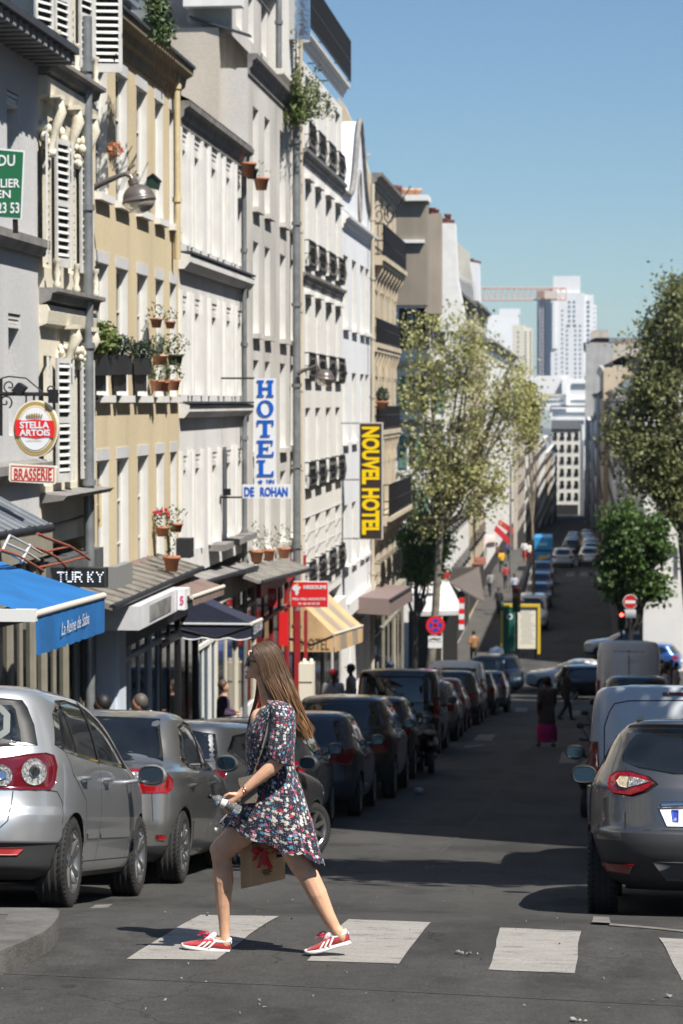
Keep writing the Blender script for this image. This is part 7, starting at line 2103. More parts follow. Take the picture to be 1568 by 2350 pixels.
# ================================================================ TREES
BARK = pmat('plane_bark', (.24, .21, .16), .9, noise=.5, nscale=4)
BARKD = pmat('dark_bark', (.06, .05, .04), .9, noise=.4, nscale=4)
def leafmat(name, a, b_, tr=.35):
    if name in MATS: return MATS[name]
    m = bpy.data.materials.new(name); m.use_nodes = True; nt = m.node_tree; N = nt.nodes; L = nt.links
    p = N['Principled BSDF']; out = N['Material Output']; p.inputs['Roughness'].default_value = .55
    tc = N.new('ShaderNodeTexCoord'); n = N.new('ShaderNodeTexNoise'); n.inputs['Scale'].default_value = 1.3; n.inputs['Detail'].default_value = 6; L.new(tc.outputs['Object'], n.inputs[0])
    r = N.new('ShaderNodeMapRange'); r.inputs[1].default_value = .35; r.inputs[2].default_value = .65; L.new(n.outputs[0], r.inputs[0])
    mx = N.new('ShaderNodeMix'); mx.data_type = 'RGBA'; mx.inputs[6].default_value = (*a, 1); mx.inputs[7].default_value = (*b_, 1); L.new(r.outputs[0], mx.inputs[0])
    L.new(mx.outputs[2], p.inputs['Base Color'])
    t = N.new('ShaderNodeBsdfTranslucent'); L.new(mx.outputs[2], t.inputs[0])
    ms = N.new('ShaderNodeMixShader'); ms.inputs[0].default_value = tr; L.new(p.outputs[0], ms.inputs[1]); L.new(t.outputs[0], ms.inputs[2]); L.new(ms.outputs[0], out.inputs[0])
    MATS[name] = m; return m
def tree(label, Y, base, lobes, nclump, nleaf, lsize, lm, bark, seed, trunk_r=.28, clump_r=.6, kind='plane_tree', spread=2.6, trunk_split=.45):
    rs = random.Random(seed)
    p0 = onY(base[0], base[1], Y); p0.z = gz(Y) + .05
    b = thing(kind, label, 'tree', tuple(p0))
    s = (onY(1000, 900, Y) - onY(999, 900, Y)).length
    L_ = []
    for (x, y, rx, ry) in lobes:
        c = onY(x, y, Y); L_.append((c, Vector((rx * s, min(spread, (rx + ry) / 2 * s), ry * s))))
    wts = [r.x * r.z for c, r in L_]
    clumps = []
    while len(clumps) < nclump:
        c, r = rs.choices(L_, wts)[0]
        v = Vector((rs.uniform(-1, 1), rs.uniform(-1, 1), rs.uniform(-1, 1)))
        if v.length > 1 or v.length < .25: continue
        clumps.append(Vector((c.x + v.x * r.x, c.y + v.y * r.y, c.z + v.z * r.z)))
    cen = sum((c for c, r in L_), Vector()) / len(L_)
    fork = p0.lerp(Vector((cen.x * .55 + p0.x * .45, Y, cen.z - L_[0][1].z * .2)), trunk_split); fork.y = Y
    tm = MB(); tm.tube([p0, p0.lerp(fork, .5) + Vector((.05, 0, 0)), fork], [trunk_r, trunk_r * .85, trunk_r * .75], 10)
    ends = []
    for (c, r) in L_:
        for k in range(3):
            e = Vector((c.x + rs.uniform(-.45, .45) * r.x, c.y + rs.uniform(-.5, .5) * r.y, c.z + rs.uniform(-.2, .5) * r.z))
            mid = fork.lerp(e, .5) + Vector((rs.uniform(-.3, .3), rs.uniform(-.3, .3), -.3))
            tm.tube([fork, fork.lerp(mid, .5) + Vector((0, 0, .1)), mid, mid.lerp(e, .6) + Vector((rs.uniform(-.2, .2), 0, .1)), e], [trunk_r * .5, trunk_r * .38, trunk_r * .28, trunk_r * .18, trunk_r * .08], 7)
            ends += [mid, mid.lerp(e, .5), e]
    for c in clumps:
        q = min(ends, key=lambda e: (e - c).length + (1.5 if e.z > c.z + .6 else 0))
        m_ = q.lerp(c, .5) + Vector((rs.uniform(-.15, .15), rs.uniform(-.15, .15), rs.uniform(-.2, .1)))
        tm.tube([q, m_, c], [trunk_r * .09, trunk_r * .06, trunk_r * .03], 4, cap=False)
    tm.build('trunk', bark, b)
    cm = MB()
    for c in clumps:
        rr = clump_r * rs.uniform(.5, 1.35); n = int(nleaf * rs.uniform(.4, 1.6))
        for k in range(n):
            v = Vector((rs.gauss(0, .5), rs.gauss(0, .5), rs.gauss(0, .45))) * rr
            p = c + v; a = Vector((rs.gauss(0, 1), rs.gauss(0, 1), rs.gauss(.4, 1))).normalized(); u = a.orthogonal().normalized(); u = Matrix.Rotation(rs.uniform(0, 6.28), 3, a) @ u; w = a.cross(u)
            z = lsize * rs.uniform(.6, 1.35)
            cm.v += [tuple(p - u * z), tuple(p + w * z * .62), tuple(p + u * z), tuple(p - w * z * .62)]
            i = len(cm.v) - 4; cm.f.append((i, i + 1, i + 2, i + 3)); cm.mi.append(0); cm.sm.append(False)
    cm.build('crown', lm, b)
    return b
OL = leafmat('plane_leaf_olive', (.46, .45, .18), (.28, .28, .11)); OLD = leafmat('plane_leaf_dark', (.28, .29, .12), (.12, .14, .055)); GR = leafmat('fresh_green_leaf', (.13, .22, .05), (.06, .12, .03)); GD = leafmat('deep_green_leaf', (.11, .19, .045), (.04, .08, .02))
tree('tall sparse plane tree with fresh olive leaves in front of the white corner house', 112.0, (985, 1480), [(1000, 790, 88, 90), (1085, 790, 50, 90), (1100, 900, 105, 120), (975, 950, 62, 160), (1070, 1060, 95, 110), (1180, 960, 42, 120), (1180, 860, 26, 50), (1000, 1090, 60, 80), (1110, 1130, 60, 60), (940, 1130, 40, 70), (1000, 1180, 50, 50)], 290, 46, .092, OL, BARK, 3, .21, .92, trunk_split=.62)
tree('small dense green tree over the corner cafe awning', 115.0, (950, 1470), [(955, 1240, 42, 60), (990, 1260, 34, 52), (935, 1290, 26, 40), (975, 1310, 30, 30)], 90, 110, .10, GR, BARKD, 5, .16, .5, kind='street_tree')
tree('dark olive plane tree filling the right edge above the junction', 104.0, (1596, 1500), [(1560, 760, 70, 120), (1500, 850, 62, 110), (1560, 980, 100, 140), (1470, 1000, 62, 120), (1530, 1110, 90, 90), (1425, 1000, 22, 60)], 290, 64, .098, OLD, BARKD, 8, .3, .75, trunk_split=.6)
tree('lower bright green street tree above the no entry sign', 101.0, (1445, 1500), [(1455, 1260, 66, 60), (1415, 1310, 34, 44), (1490, 1345, 44, 34), (1440, 1200, 50, 34), (1415, 1352, 30, 24), (1510, 1240, 34, 50), (1400, 1250, 20, 30)], 130, 50, .12, GD, BARKD, 11, .15, .55, kind='street_tree')
tree('sliver of tree foliage beyond the big plane tree on the left', 150.0, (1225, 1400), [(1215, 960, 16, 70), (1208, 900, 12, 30)], 60, 34, .13, OL, BARK, 12, .12, .8, kind='street_tree')
tree('full leafy street tree just outside the right edge, its shade falling over the white van', 19.6, (2240, 2100), [(2320, -200, 420, 330), (2240, -350, 300, 260)], 110, 130, .16, GD, BARKD, 31, .16, .7, kind='street_tree', spread=1.7, trunk_split=.5)
# ================================================================ PEOPLE
SKIN = pmat('skin', (.52, .30, .20), .5, noise=.12, nscale=9, sub=.12); SKIND = pmat('dark_skin', (.10, .052, .032), .5, sub=.05)
def capsules(segs, voxel, name, mat, parent, smooth=4):
    """closed tapered limbs and lumps fused by a voxel remesh into ONE continuous surface"""
    m = MB()
    for s_ in segs:
        if s_[0] == 'e':
            m.blob(s_[1], s_[2], 16, 12, s_[3] if len(s_) > 3 else None)
        else:
            p, r0, q, r1 = s_; p, q = Vector(p), Vector(q)
            n = max(2, int((q - p).length / max(.6 * min(r0, r1), .01)) + 1); n = min(n, 14)
            for k in range(n + 1): m.blob(p.lerp(q, k / n), r0 + (r1 - r0) * k / n, 12, 8)
            m.tube([p, q], [r0 * .995, r1 * .995], 12)
    me = m.mesh(name, mat)
    bm = bmesh.new(); bm.from_mesh(me); bmesh.ops.remove_doubles(bm, verts=bm.verts, dist=1e-6); bmesh.ops.recalc_face_normals(bm, faces=bm.faces); bm.to_mesh(me); bm.free()
    o = bpy.data.objects.new('tmp', me); COL.objects.link(o)
    r = o.modifiers.new('r', 'REMESH'); r.mode = 'VOXEL'; r.voxel_size = voxel; r.use_smooth_shade = True
    s = o.modifiers.new('s', 'SMOOTH'); s.factor = .5; s.iterations = smooth
    dg = bpy.context.evaluated_depsgraph_get(); out = bpy.data.meshes.new_from_object(o.evaluated_get(dg)); out.name = name
    bpy.data.objects.remove(o)
    out.materials.clear(); out.materials.append(mat)
    out.polygons.foreach_set('use_smooth', [True] * len(out.polygons))
    ob = bpy.data.objects.new(name, out); COL.objects.link(ob); adopt(ob, parent)
    return ob

def person(label, px, Y, facing=0.0, H=1.7, pose='walk', top=(.1, .1, .1), legs=(.03, .03, .05), skin=SKIND, hair=(.01, .01, .01), hat=None, skirt=False, phase=1, arms='down', ground=None, shoes=(.02, .02, .02), long_hair=False, base=None, group=None, voxel=.022, lean=0.0):
    """px: photo column of the body at distance Y. facing: heading in degrees, 0 = away from the camera, 90 = towards the left"""
    q = onY(px, 924, Y); g = gz(Y) + (.13 if ground is None else ground)
    b = thing('person', label, 'person', (q.x, Y, g), group)
    k = H / 1.72; a = R(facing)
    f = Vector((-math.sin(a), math.cos(a), 0)); s = Vector((-math.cos(a), -math.sin(a), 0))   # s = the person's left
    O = Vector((q.x, Y, g))
    def P(x, y, z): return O + (f * x + s * y + Vector((0, 0, z))) * k    # x forward, y left, z up
    st = .28 if pose == 'walk' else .03
    st *= phase
    hip = {1: P(0, .09, .88), -1: P(0, -.09, .88)}
    foot = {1: P(st, .09, .06), -1: P(-st, -.09, .06 + (.06 if pose == 'walk' else 0))}
    knee = {1: P(st * .62 + .05, .09, .48), -1: P(-st * .28 + .05, -.09, .47)}
    sh = {1: P(lean, .17, 1.38), -1: P(lean, -.17, 1.38)}
    if arms == 'down': el = {1: P(-st * .35 - .02, .24, 1.12), -1: P(st * .35 - .02, -.24, 1.12)}; hd = {1: P(-st * .5 + .08, .24, .88), -1: P(st * .6 + .1, -.24, .9)}
    else: el = {1: P(.02, .25, 1.13), -1: P(.02, -.25, 1.13)}; hd = {1: P(.26, .12, 1.12), -1: P(.26, -.1, 1.1)}
    body = [(P(0, 0, .95), .13 * k, P(lean * .5, 0, 1.2), .12 * k), (P(lean * .5, 0, 1.2), .13 * k, P(lean, 0, 1.34), .12 * k), (P(lean, 0, 1.40), .055 * k, P(lean + .01, 0, 1.52), .05 * k), ('e', P(lean + .015, 0, 1.61), (.085 * k, .085 * k, .115 * k)), (P(lean + .06, 0, 1.555), .04 * k, P(lean + .075, 0, 1.545), .03 * k), ('e', P(lean + .105, 0, 1.60), (.016, .016, .022)),
            ('e', P(lean, .082, 1.6), (.012, .012, .025)), ('e', P(lean, -.082, 1.6), (.012, .012, .025))]
    for t in (1, -1):
        body += [(hip[t], .085 * k, knee[t], .055 * k), (knee[t], .056 * k, foot[t], .036 * k), (sh[t], .055 * k, el[t], .042 * k), (el[t], .042 * k, hd[t], .028 * k), (hd[t], .032 * k, hd[t] + (hd[t] - el[t]).normalized() * .09, .022 * k)]
    capsules(body, voxel, 'body', skin, b)
    tm = pmat('cloth_%d_%d_%d' % tuple(int(c * 1000) for c in top), top, .85, noise=.15, nscale=6); lm = pmat('cloth_%d_%d_%d' % tuple(int(c * 1000) for c in legs), legs, .85, noise=.15, nscale=6)
    t_ = [(P(0, .04, .93), .135 * k, P(lean, .05, 1.33), .125 * k), (P(0, -.04, .93), .135 * k, P(lean, -.05, 1.33), .125 * k)]
    for t in (1, -1): t_ += [(sh[t], .072 * k, el[t], .056 * k)]
    if top[0] < .2: t_ += [(el[t], .054 * k, el[t].lerp(hd[t], .8), .042 * k) for t in (1, -1)]
    capsules(t_, voxel, 'shirt', tm, b)
    if skirt:
        m = MB(); n = 28; vs = []; fs = []
        for i in range(9):
            t = i / 8; z = .60 - .43 * t; rr = .21 + .05 * t + .02 * math.sin(t * 5)
            for j in range(n): th = 2 * PI * j / n; w = rr * (1 + .07 * t * math.sin(7 * th + i * .3)); vs.append(P(math.cos(th) * w, math.sin(th) * w, z))
        for i in range(8):
            for j in range(n): fs.append((i * n + j, i * n + (j + 1) % n, (i + 1) * n + (j + 1) % n, (i + 1) * n + j))
        m.add(vs, fs, 0, True); m.build('skirt', lm, b)
        capsules([(P(0, .04, .95), .15 * k, P(.0, .05, .62), .17 * k), (P(0, -.04, .95), .15 * k, P(.0, -.05, .62), .17 * k)], voxel, 'coat', tm, b)
    else:
        l_ = [(P(0, .05, .95), .125 * k, P(0, .06, .86), .12 * k), (P(0, -.05, .95), .125 * k, P(0, -.06, .86), .12 * k)]
        for t in (1, -1): l_ += [(hip[t], .098 * k, knee[t], .068 * k), (knee[t], .068 * k, foot[t], .052 * k)]
        capsules(l_, voxel, 'trousers', lm, b)
    m = MB()
    for t in (1, -1):
        c = foot[t]; m = MB(); m.blob(c + f * .05 - Vector((0, 0, .015)), (.06, .06, .045), 10, 6); m.blob(c + f * .12 - Vector((0, 0, .025)), (.055, .055, .032), 10, 6); m.build('shoe', pmat('shoe_%d' % int(shoes[0] * 1000), shoes, .6), b)
    hm = pmat('hair_%d' % int(hair[0] * 1000), hair, .6)
    m = MB(); m.blob(P(lean - .012, 0, 1.64), (.096 * k, .096 * k, .105 * k), 14, 10)
    if long_hair: m.blob(P(lean - .06, 0, 1.52), (.08 * k, .08 * k, .16 * k), 12, 8)
    m.build('hair', hm, b)
    if hat:
        m = MB(); m.blob(P(lean, 0, 1.675), (.103 * k, .103 * k, .075 * k), 14, 8); m.blob(P(lean + .11, 0, 1.655), (.07, .075, .012), 10, 5); m.build('cap', pmat('hat_%d' % int(hat[0] * 1000), hat, .7), b)
    return b, P
REDH = (.35, .01, .015)
person('man in a dark red cap and pale grey T-shirt walking on the left pavement', 765, 53.5, 195, 1.76, 'walk', (.42, .42, .42), (.35, .34, .32), SKIND, hat=REDH, arms='down')
person('person in a dark purple top standing by the steps under the navy awning', 511, 43.5, -80, 1.68, 'stand', (.05, .025, .06), (.35, .36, .4), SKIN, arms='front', hair=(.06, .035, .02))
person('grey haired man with a reddish face passing behind the silver saloon', 318, 27.5, 100, 1.62, 'walk', (.06, .07, .09), (.03, .03, .04), pmat('ruddy_skin', (.50, .24, .15), .5), hair=(.075, .065, .055))
person('person with short black hair, only the head showing behind the silver saloon', 232, 26.6, 100, 1.60, 'walk', (.05, .05, .06), (.03, .03, .04), SKIND)
person('woman in a brown top and long pink skirt walking away in the shaded roadway', 1258, 57.8, 20, 1.72, 'walk', (.06, .035, .028), (.36, .008, .12), SKIND, skirt=True, ground=0, hat=None, hair=(.008, .007, .007))
person('dark dressed person with a shoulder bag striding across beside the pink skirt', 1300, 76, -60, 1.7, 'walk', (.02, .02, .022), (.012, .012, .016), SKIN, ground=0, long_hair=True)
person('person with a dark blue cap behind the big black van', 806, 60.5, 90, 1.78, 'walk', (.3, .3, .32), (.04, .04, .05), SKIND, hat=(.01, .02, .06))
person('second person with a blue cap behind the big black van', 897, 64.5, 80, 1.78, 'walk', (.05, .05, .06), (.04, .04, .05), SKIND, hat=(.015, .03, .08))
person('man in an ochre coat walking on the far left pavement below the brown awning', 1089, 122, 10, 1.74, 'walk', (.28, .14, .06), (.02, .02, .02), SKIN, voxel=.03)
crowd = [(1146, 150, (.02, .02, .025), (.015, .015, .02), 'person in black with a pale head, far left pavement'), (1127, 162, (.3, .3, .3), (.05, .05, .07), 'person in a grey top on the far left pavement'), (1162, 168, (.35, .05, .06), (.04, .05, .09), 'person in a red top on the far left pavement'),
         (1153, 181, (.65, .35, .02), (.03, .08, .08), 'person in a bright yellow orange top on the far left pavement'), (1182, 160, (.45, .48, .6), (.03, .03, .04), 'person in a pale blue shirt beside the parked cars'), (1141, 190, (.12, .06, .05), (.05, .05, .05), 'person in a brown top on the far left pavement'),
         (1205, 196, (.6, .6, .6), (.45, .04, .03), 'person in white with red trousers left of the blue truck'), (1216, 192, (.6, .55, .52), (.25, .03, .03), 'second person in white left of the blue truck'), (1170, 196, (.08, .08, .2), (.05, .05, .05), 'person in dark blue on the far left pavement')]
for px, Y, t_, l_, lb in crowd: person(lb, px, Y, rnd.choice((0, 10, 180, 170)), 1.72, 'walk', t_, l_, SKIND, voxel=.035, ground=.13, group='people on the far left pavement')
crowd = [(1478, 99, (.16, .012, .015), (.02, .02, .03), 'person in a dark red top behind the no entry sign'), (1497, 98, (.012, .012, .014), (.01, .01, .012), 'person all in black on the shaded right pavement'), (1524, 101, (.03, .03, .04), (.02, .02, .02), 'person in dark grey on the shaded right pavement'),
         (1545, 97, (.10, .05, .02), (.02, .02, .02), 'person in a brown ochre top on the shaded right pavement'), (1556, 90, (.45, .36, .32), (.15, .2, .3), 'person in a pale pink top at the right edge'), (1535, 92, (.3, .3, .12), (.2, .2, .2), 'person in a pale yellow top at the right edge')]
for px, Y, t_, l_, lb in crowd: person(lb, px, Y, rnd.choice((0, 180, 90, 20)), 1.74, 'walk', t_, l_, SKIND, voxel=.03, ground=.13, group='people on the right pavement')
person('dark haired man seen over the roof of the dark people carrier on the right', 1532, 63, 100, 1.80, 'stand', (.35, .33, .38), (.03, .03, .04), SKIND, ground=.2)
# scooters parked between the vans on the right
def scooter(label, px, Y, yaw, col):
    q = onY(px, 924, Y); b = thing('scooter', label, 'scooter', (q.x, Y, gz(Y)), 'scooters parked on the right', rot=(0, 0, yaw), world=False)
    mt = pmat('scooter_%d' % int(col[0] * 1000), col, .35, coat=.6)
    for yy in (-.62, .62):
        m = MB(); m.lathe([(.15, -.05), (.22, -.055), (.25, -.02), (.25, .02), (.22, .055), (.15, .05)], (0, yy, .25), 'X', 24); w = m.build('wheel', RUBBER, b); w.location = (0, 0, 0)
        m = MB(); m.lathe([(0, -.03), (.15, -.03), (.15, .03), (0, .03)], (0, yy, .25), 'X', 18); m.build('rim', RIMM, w)
    m = MB(); m.blob((0, -.42, .58), (.17, .34, .20), 14, 10); m.blob((0, .5, .62), (.19, .10, .30), 12, 8); m.box(-.14, .14, -.2, .45, .28, .36); m.build('body', mt, b)
    m = MB(); m.blob((0, -.35, .80), (.14, .38, .06), 14, 6); m.build('seat', TRIM, b)
    m = MB(); m.tube([(0, .62, .3), (0, .5, .9), (0, .44, 1.05)], .03, 8); m.build('fork', BLKM, b)
    m = MB(); m.tube([(-.33, .36, 1.06), (-.12, .44, 1.04), (.12, .44, 1.04), (.33, .36, 1.06)], .018, 6); m.build('handlebar', BLKM, b)
    for sx in (-1, 1):
        m = MB(); m.tube([(sx * .2, .42, 1.05), (sx * .3, .42, 1.22)], .008, 5); m.blob((sx * .33, .42, 1.26), (.07, .02, .045), 10, 6); m.build('mirror', TRIM, b)
    m = MB(); m.blob((0, .56, .95), (.14, .04, .18), 10, 8); m.build('windshield', CARGLASS, b)
    m = MB(); m.blob((0, -.76, .62), (.10, .03, .045), 10, 6); m.build('tail_lamp', REDLD, b)
    return b
scooter('dark scooter parked beside the white van with its mirror showing', 1372, 36.0, R(-12), (.02, .02, .022)); scooter('second scooter parked further along the right kerb', 1384, 43.0, R(-5), (.05, .05, .055))
scooter('motor scooter parked at the kerb side of the crossover in the left row', 985, 47.2, R(8), (.015, .015, .017))
# ================================================================ THE WALKING WOMAN
YW = 13.62
def W(x, y, d=0.0): return onY(x, y, YW + d)      # photo point at the woman's distance, d metres further away
WM = (onY(1001, 1500, YW) - onY(1000, 1500, YW)).length      # metres per photo pixel
GWN = gz(YW)
wom = thing('person', 'young woman in a flowery navy dress with long brown hair, striding over the crossing', 'person', tuple(W(618, 2188)))
WSK = pmat('woman_skin', (.68, .39, .25), .42, noise=.22, nscale=9, sub=.15, spec=.4)
NL, FL = -.065, .035     # near and far leg
segs = [
  # head and face, looking left
  ('e', W(609, 1513), (.088, .073, .098)), ('e', W(590, 1536), (.052, .052, .056)), ('e', W(581, 1519), (.036, .050, .05)),
  (W(570.5, 1517), .010, W(561.5, 1530), .0085), ('e', W(572, 1541), (.018, .026, .016)), ('e', W(565.5, 1541.5), (.008, .017, .006)), ('e', W(567, 1553), (.015, .02, .014)), ('e', W(577, 1548), (.024, .032, .022)),
  ('e', W(574, 1502), (.016, .045, .026)), ('e', W(604, 1529, -.071), (.013, .009, .026)),
  (W(606, 1553), .048, W(612, 1580), .047), (W(612, 1580), .047, W(622, 1622), .055),
  # trunk
  ('e', W(622, 1642), (.09, .15, .062)), ('e', W(618, 1672), (.10, .145, .12)), ('e', W(594, 1655, -.01), (.05, .085, .075)), ('e', W(592, 1684, -.07), (.055, .06, .06)), ('e', W(592, 1684, .07), (.055, .06, .06)),
  ('e', W(617, 1740), (.085, .125, .18)), ('e', W(620, 1820), (.11, .155, .14)), ('e', W(632, 1850, -.08), (.1, .09, .11)), ('e', W(632, 1850, .08), (.1, .09, .11)),
  # near leg (behind), foot pushing off
  (W(634, 1866, NL), .098, W(689, 1983, NL), .066), (W(689, 1983, NL), .064, W(704, 2008, NL), .057), (W(709, 2012, NL), .061, W(729, 2052, NL), .057), (W(729, 2052, NL), .056, W(752, 2100, NL), .042), (W(752, 2100, NL), .042, W(769, 2130, NL), .034), (W(769, 2130, NL), .034, W(785, 2150, NL), .037),
  # far leg (in front), heel just down
  (W(602, 1868, FL), .100, W(512, 1948, FL), .070), (W(508, 1950, FL), .064, W(508, 1968, FL), .059), ('e', W(496, 1950, FL), (.038, .04, .045)), (W(510, 1975, FL), .058, W(513, 2020, FL), .060), (W(513, 2020, FL), .059, W(513, 2075, FL), .044), (W(513, 2075, FL), .043, W(514, 2110, FL), .033), (W(514, 2110, FL), .033, W(515, 2140, FL), .029), (W(515, 2140, FL), .028, W(518, 2164, FL), .034),
  (W(515, 2158, FL), .03, W(450, 2174, FL), .022), (W(782, 2152, NL), .03, W(728, 2180, NL), .022),
  # near arm, reaching forward
  (W(650, 1644, -.145), .046, W(645, 1695, -.19), .048), (W(645, 1695, -.19), .048, W(641, 1744, -.215), .040), (W(641, 1744, -.215), .040, W(620, 1765, -.22), .042), (W(620, 1765, -.22), .042, W(556, 1819, -.235), .0235),
  # palm
  ('e', W(541, 1829, -.237), (.036, .017, .027), Matrix.Rotation(R(30), 3, 'Y')), (W(553, 1822, -.237), .022, W(532, 1838, -.237), .022),
  # far arm hanging with the paper bag
  (W(622, 1644, .145), .046, W(640, 1760, .20), .042), (W(640, 1760, .20), .042, W(624, 1880, .19), .026), (W(624, 1880, .19), .026, W(618, 1915, .18), .022),
]
# five fingers of the near hand: each curls round the bottle
for k, (kx, ky, mx, my, tx, ty, dd) in enumerate([(527, 1832, 512, 1842, 511, 1853, -.262), (531, 1838, 516, 1851, 516, 1862, -.258), (536, 1842, 523, 1857, 523, 1867, -.252), (541, 1846, 531, 1859, 531, 1867, -.244)]):
    r = (.0098, .0100, .0095, .0083)[k]
    segs += [(W(kx, ky, -.24), r * 1.1, W(mx, my, dd), r), (W(mx, my, dd), r, W(tx, ty, dd + .016), r * .85)]
segs += [(W(543, 1824, -.245), .012, W(527, 1822, -.262), .0105), (W(527, 1822, -.262), .0105, W(516, 1827, -.262), .0088)]
for k in range(4): segs += [(W(616 - k * 3, 1915, .18), .010, W(608 + k * 5, 1936, .17), .009)]
capsules(segs, .0052, 'body', WSK, wom, smooth=3)

# ---- floral cloth
def floral():
    m = bpy.data.materials.new('floral_navy_cloth'); m.use_nodes = True; nt = m.node_tree; N = nt.nodes; L = nt.links; b = N['Principled BSDF']
    b.inputs['Roughness'].default_value = .75; b.inputs['Sheen Weight'].default_value = .15
    uv = N.new('ShaderNodeUVMap'); uv.uv_map = 'uv'
    def mth(op, x, y=None, z=None):
        q = N.new('ShaderNodeMath'); q.operation = op
        for i, v in enumerate((x, y, z)):
            if v is None: continue
            if isinstance(v, (int, float)): q.inputs[i].default_value = v
            else: L.new(v, q.inputs[i])
        return q.outputs[0]
    col = None
    base = N.new('ShaderNodeRGB'); base.outputs[0].default_value = (.005, .0065, .02, 1); cur = base.outputs[0]
    def layer(cur, scale, off, rad, petals, ramp, thr):
        mp = N.new('ShaderNodeMapping'); mp.inputs['Location'].default_value = (off, off * .7, 0); mp.inputs['Scale'].default_value = (scale, scale, 0); L.new(uv.outputs[0], mp.inputs[0])
        v = N.new('ShaderNodeTexVoronoi'); v.voronoi_dimensions = '2D'; v.inputs['Scale'].default_value = 1.0; v.inputs['Randomness'].default_value = .8; L.new(mp.outputs[0], v.inputs[0])
        d = N.new('ShaderNodeVectorMath'); d.operation = 'SUBTRACT'; L.new(mp.outputs[0], d.inputs[0]); L.new(v.outputs['Position'], d.inputs[1])
        sp = N.new('ShaderNodeSeparateXYZ'); L.new(d.outputs[0], sp.inputs[0])
        th = mth('ARCTAN2', sp.outputs[1], sp.outputs[0]); ln = N.new('ShaderNodeVectorMath'); ln.operation = 'LENGTH'; L.new(d.outputs[0], ln.inputs[0])
        sc = N.new('ShaderNodeSeparateColor'); L.new(v.outputs['Color'], sc.inputs[0])
        c = mth('COSINE', mth('MULTIPLY_ADD', th, float(petals), mth('MULTIPLY', sc.outputs[1], 6.28)))
        edge = mth('MULTIPLY', mth('MULTIPLY_ADD', c, .26, .80), mth('MULTIPLY_ADD', sc.outputs[2], rad * .5, rad * .75))
        inside = mth('LESS_THAN', ln.outputs['Value'], edge); keep = mth('GREATER_THAN', sc.outputs[0], thr)
        f = mth('MULTIPLY', inside, keep)
        r = N.new('ShaderNodeValToRGB'); r.color_ramp.interpolation = 'CONSTANT'; L.new(sc.outputs[1], r.inputs[0]); e = r.color_ramp.elements
        e[0].position = 0; e[0].color = (*ramp[0], 1); e[1].position = 1 / len(ramp); e[1].color = (*ramp[1], 1)
        for i in range(2, len(ramp)): x = e.new(i / len(ramp)); x.color = (*ramp[i], 1)
        mx = N.new('ShaderNodeMix'); mx.data_type = 'RGBA'; L.new(f, mx.inputs[0]); L.new(cur, mx.inputs[6]); L.new(r.outputs[0], mx.inputs[7])
        # centre
        ci = mth('MULTIPLY', mth('LESS_THAN', ln.outputs['Value'], rad * .22), keep)
        m2 = N.new('ShaderNodeMix'); m2.data_type = 'RGBA'; L.new(ci, m2.inputs[0]); L.new(mx.outputs[2], m2.inputs[6]); m2.inputs[7].default_value = (.25, .05, .08, 1)
        return m2.outputs[2] if rad > .3 else mx.outputs[2]
    WH, PK, CY, RD, CR = (.62, .60, .56), (.55, .16, .26), (.06, .30, .46), (.45, .02, .05), (.55, .50, .38)
    cur = layer(cur, 110, 3.1, .20, 4, (WH, CY, WH, PK), .38)
    cur = layer(cur, 44, 0.0, .37, 5, (WH, PK, CR, CY, RD, WH, WH, PK), .50)
    cur = layer(cur, 40, 7.3, .36, 5, (WH, CR, RD, WH, CY, WH), .68)
    L.new(cur, b.inputs['Base Color'])
    return m
FLO = floral()
def cloth(name, rings, mat, parent, closed=True, uvs=1.0, thick=.0025):
    """rings of points with uv in metres"""
    n = len(rings[0]); vs = [tuple(p) for r in rings for p in r]; fs = []
    for i in range(len(rings) - 1):
        for k in range(n if closed else n - 1):
            k2 = (k + 1) % n; fs.append((i * n + k, i * n + k2, (i + 1) * n + k2, (i + 1) * n + k))
    me = bpy.data.meshes.new(name); me.from_pydata(vs, [], fs); me.materials.append(mat)
    uvl = me.uv_layers.new(name='uv'); nn = n + 1
    # arc lengths at a middle ring
    mid = rings[int(len(rings) * .6)]; al = [0.0]
    for k in range(n): al.append(al[-1] + (Vector(mid[(k + 1) % n]) - Vector(mid[k])).length)
    vl = [0.0]
    for i in range(1, len(rings)): vl.append(vl[-1] + sum((Vector(rings[i][k]) - Vector(rings[i - 1][k])).length for k in range(0, n, 4)) / len(range(0, n, 4)))
    for p in me.polygons:
        i = p.vertices[0] // n; k = p.vertices[0] % n
        for li, (kk, ii) in zip(p.loop_indices, ((k, i), (k + 1, i), (k + 1, i + 1), (k, i + 1))): uvl.data[li].uv = (al[kk] * uvs, vl[ii] * uvs)
    me.polygons.foreach_set('use_smooth', [True] * len(me.polygons)); me.update()
    o = bpy.data.objects.new(name, me); COL.objects.link(o); adopt(o, parent)
    return o
def tab(t, x):
    if x <= t[0][0]: return t[0][1:]
    for a, b_ in zip(t, t[1:]):
        if x <= b_[0]:
            k = (x - a[0]) / (b_[0] - a[0]); k = k * k * (3 - 2 * k) * .5 + k * .5
            return tuple(p + (q - p) * k for p, q in zip(a[1:], b_[1:]))
    return t[-1][1:]
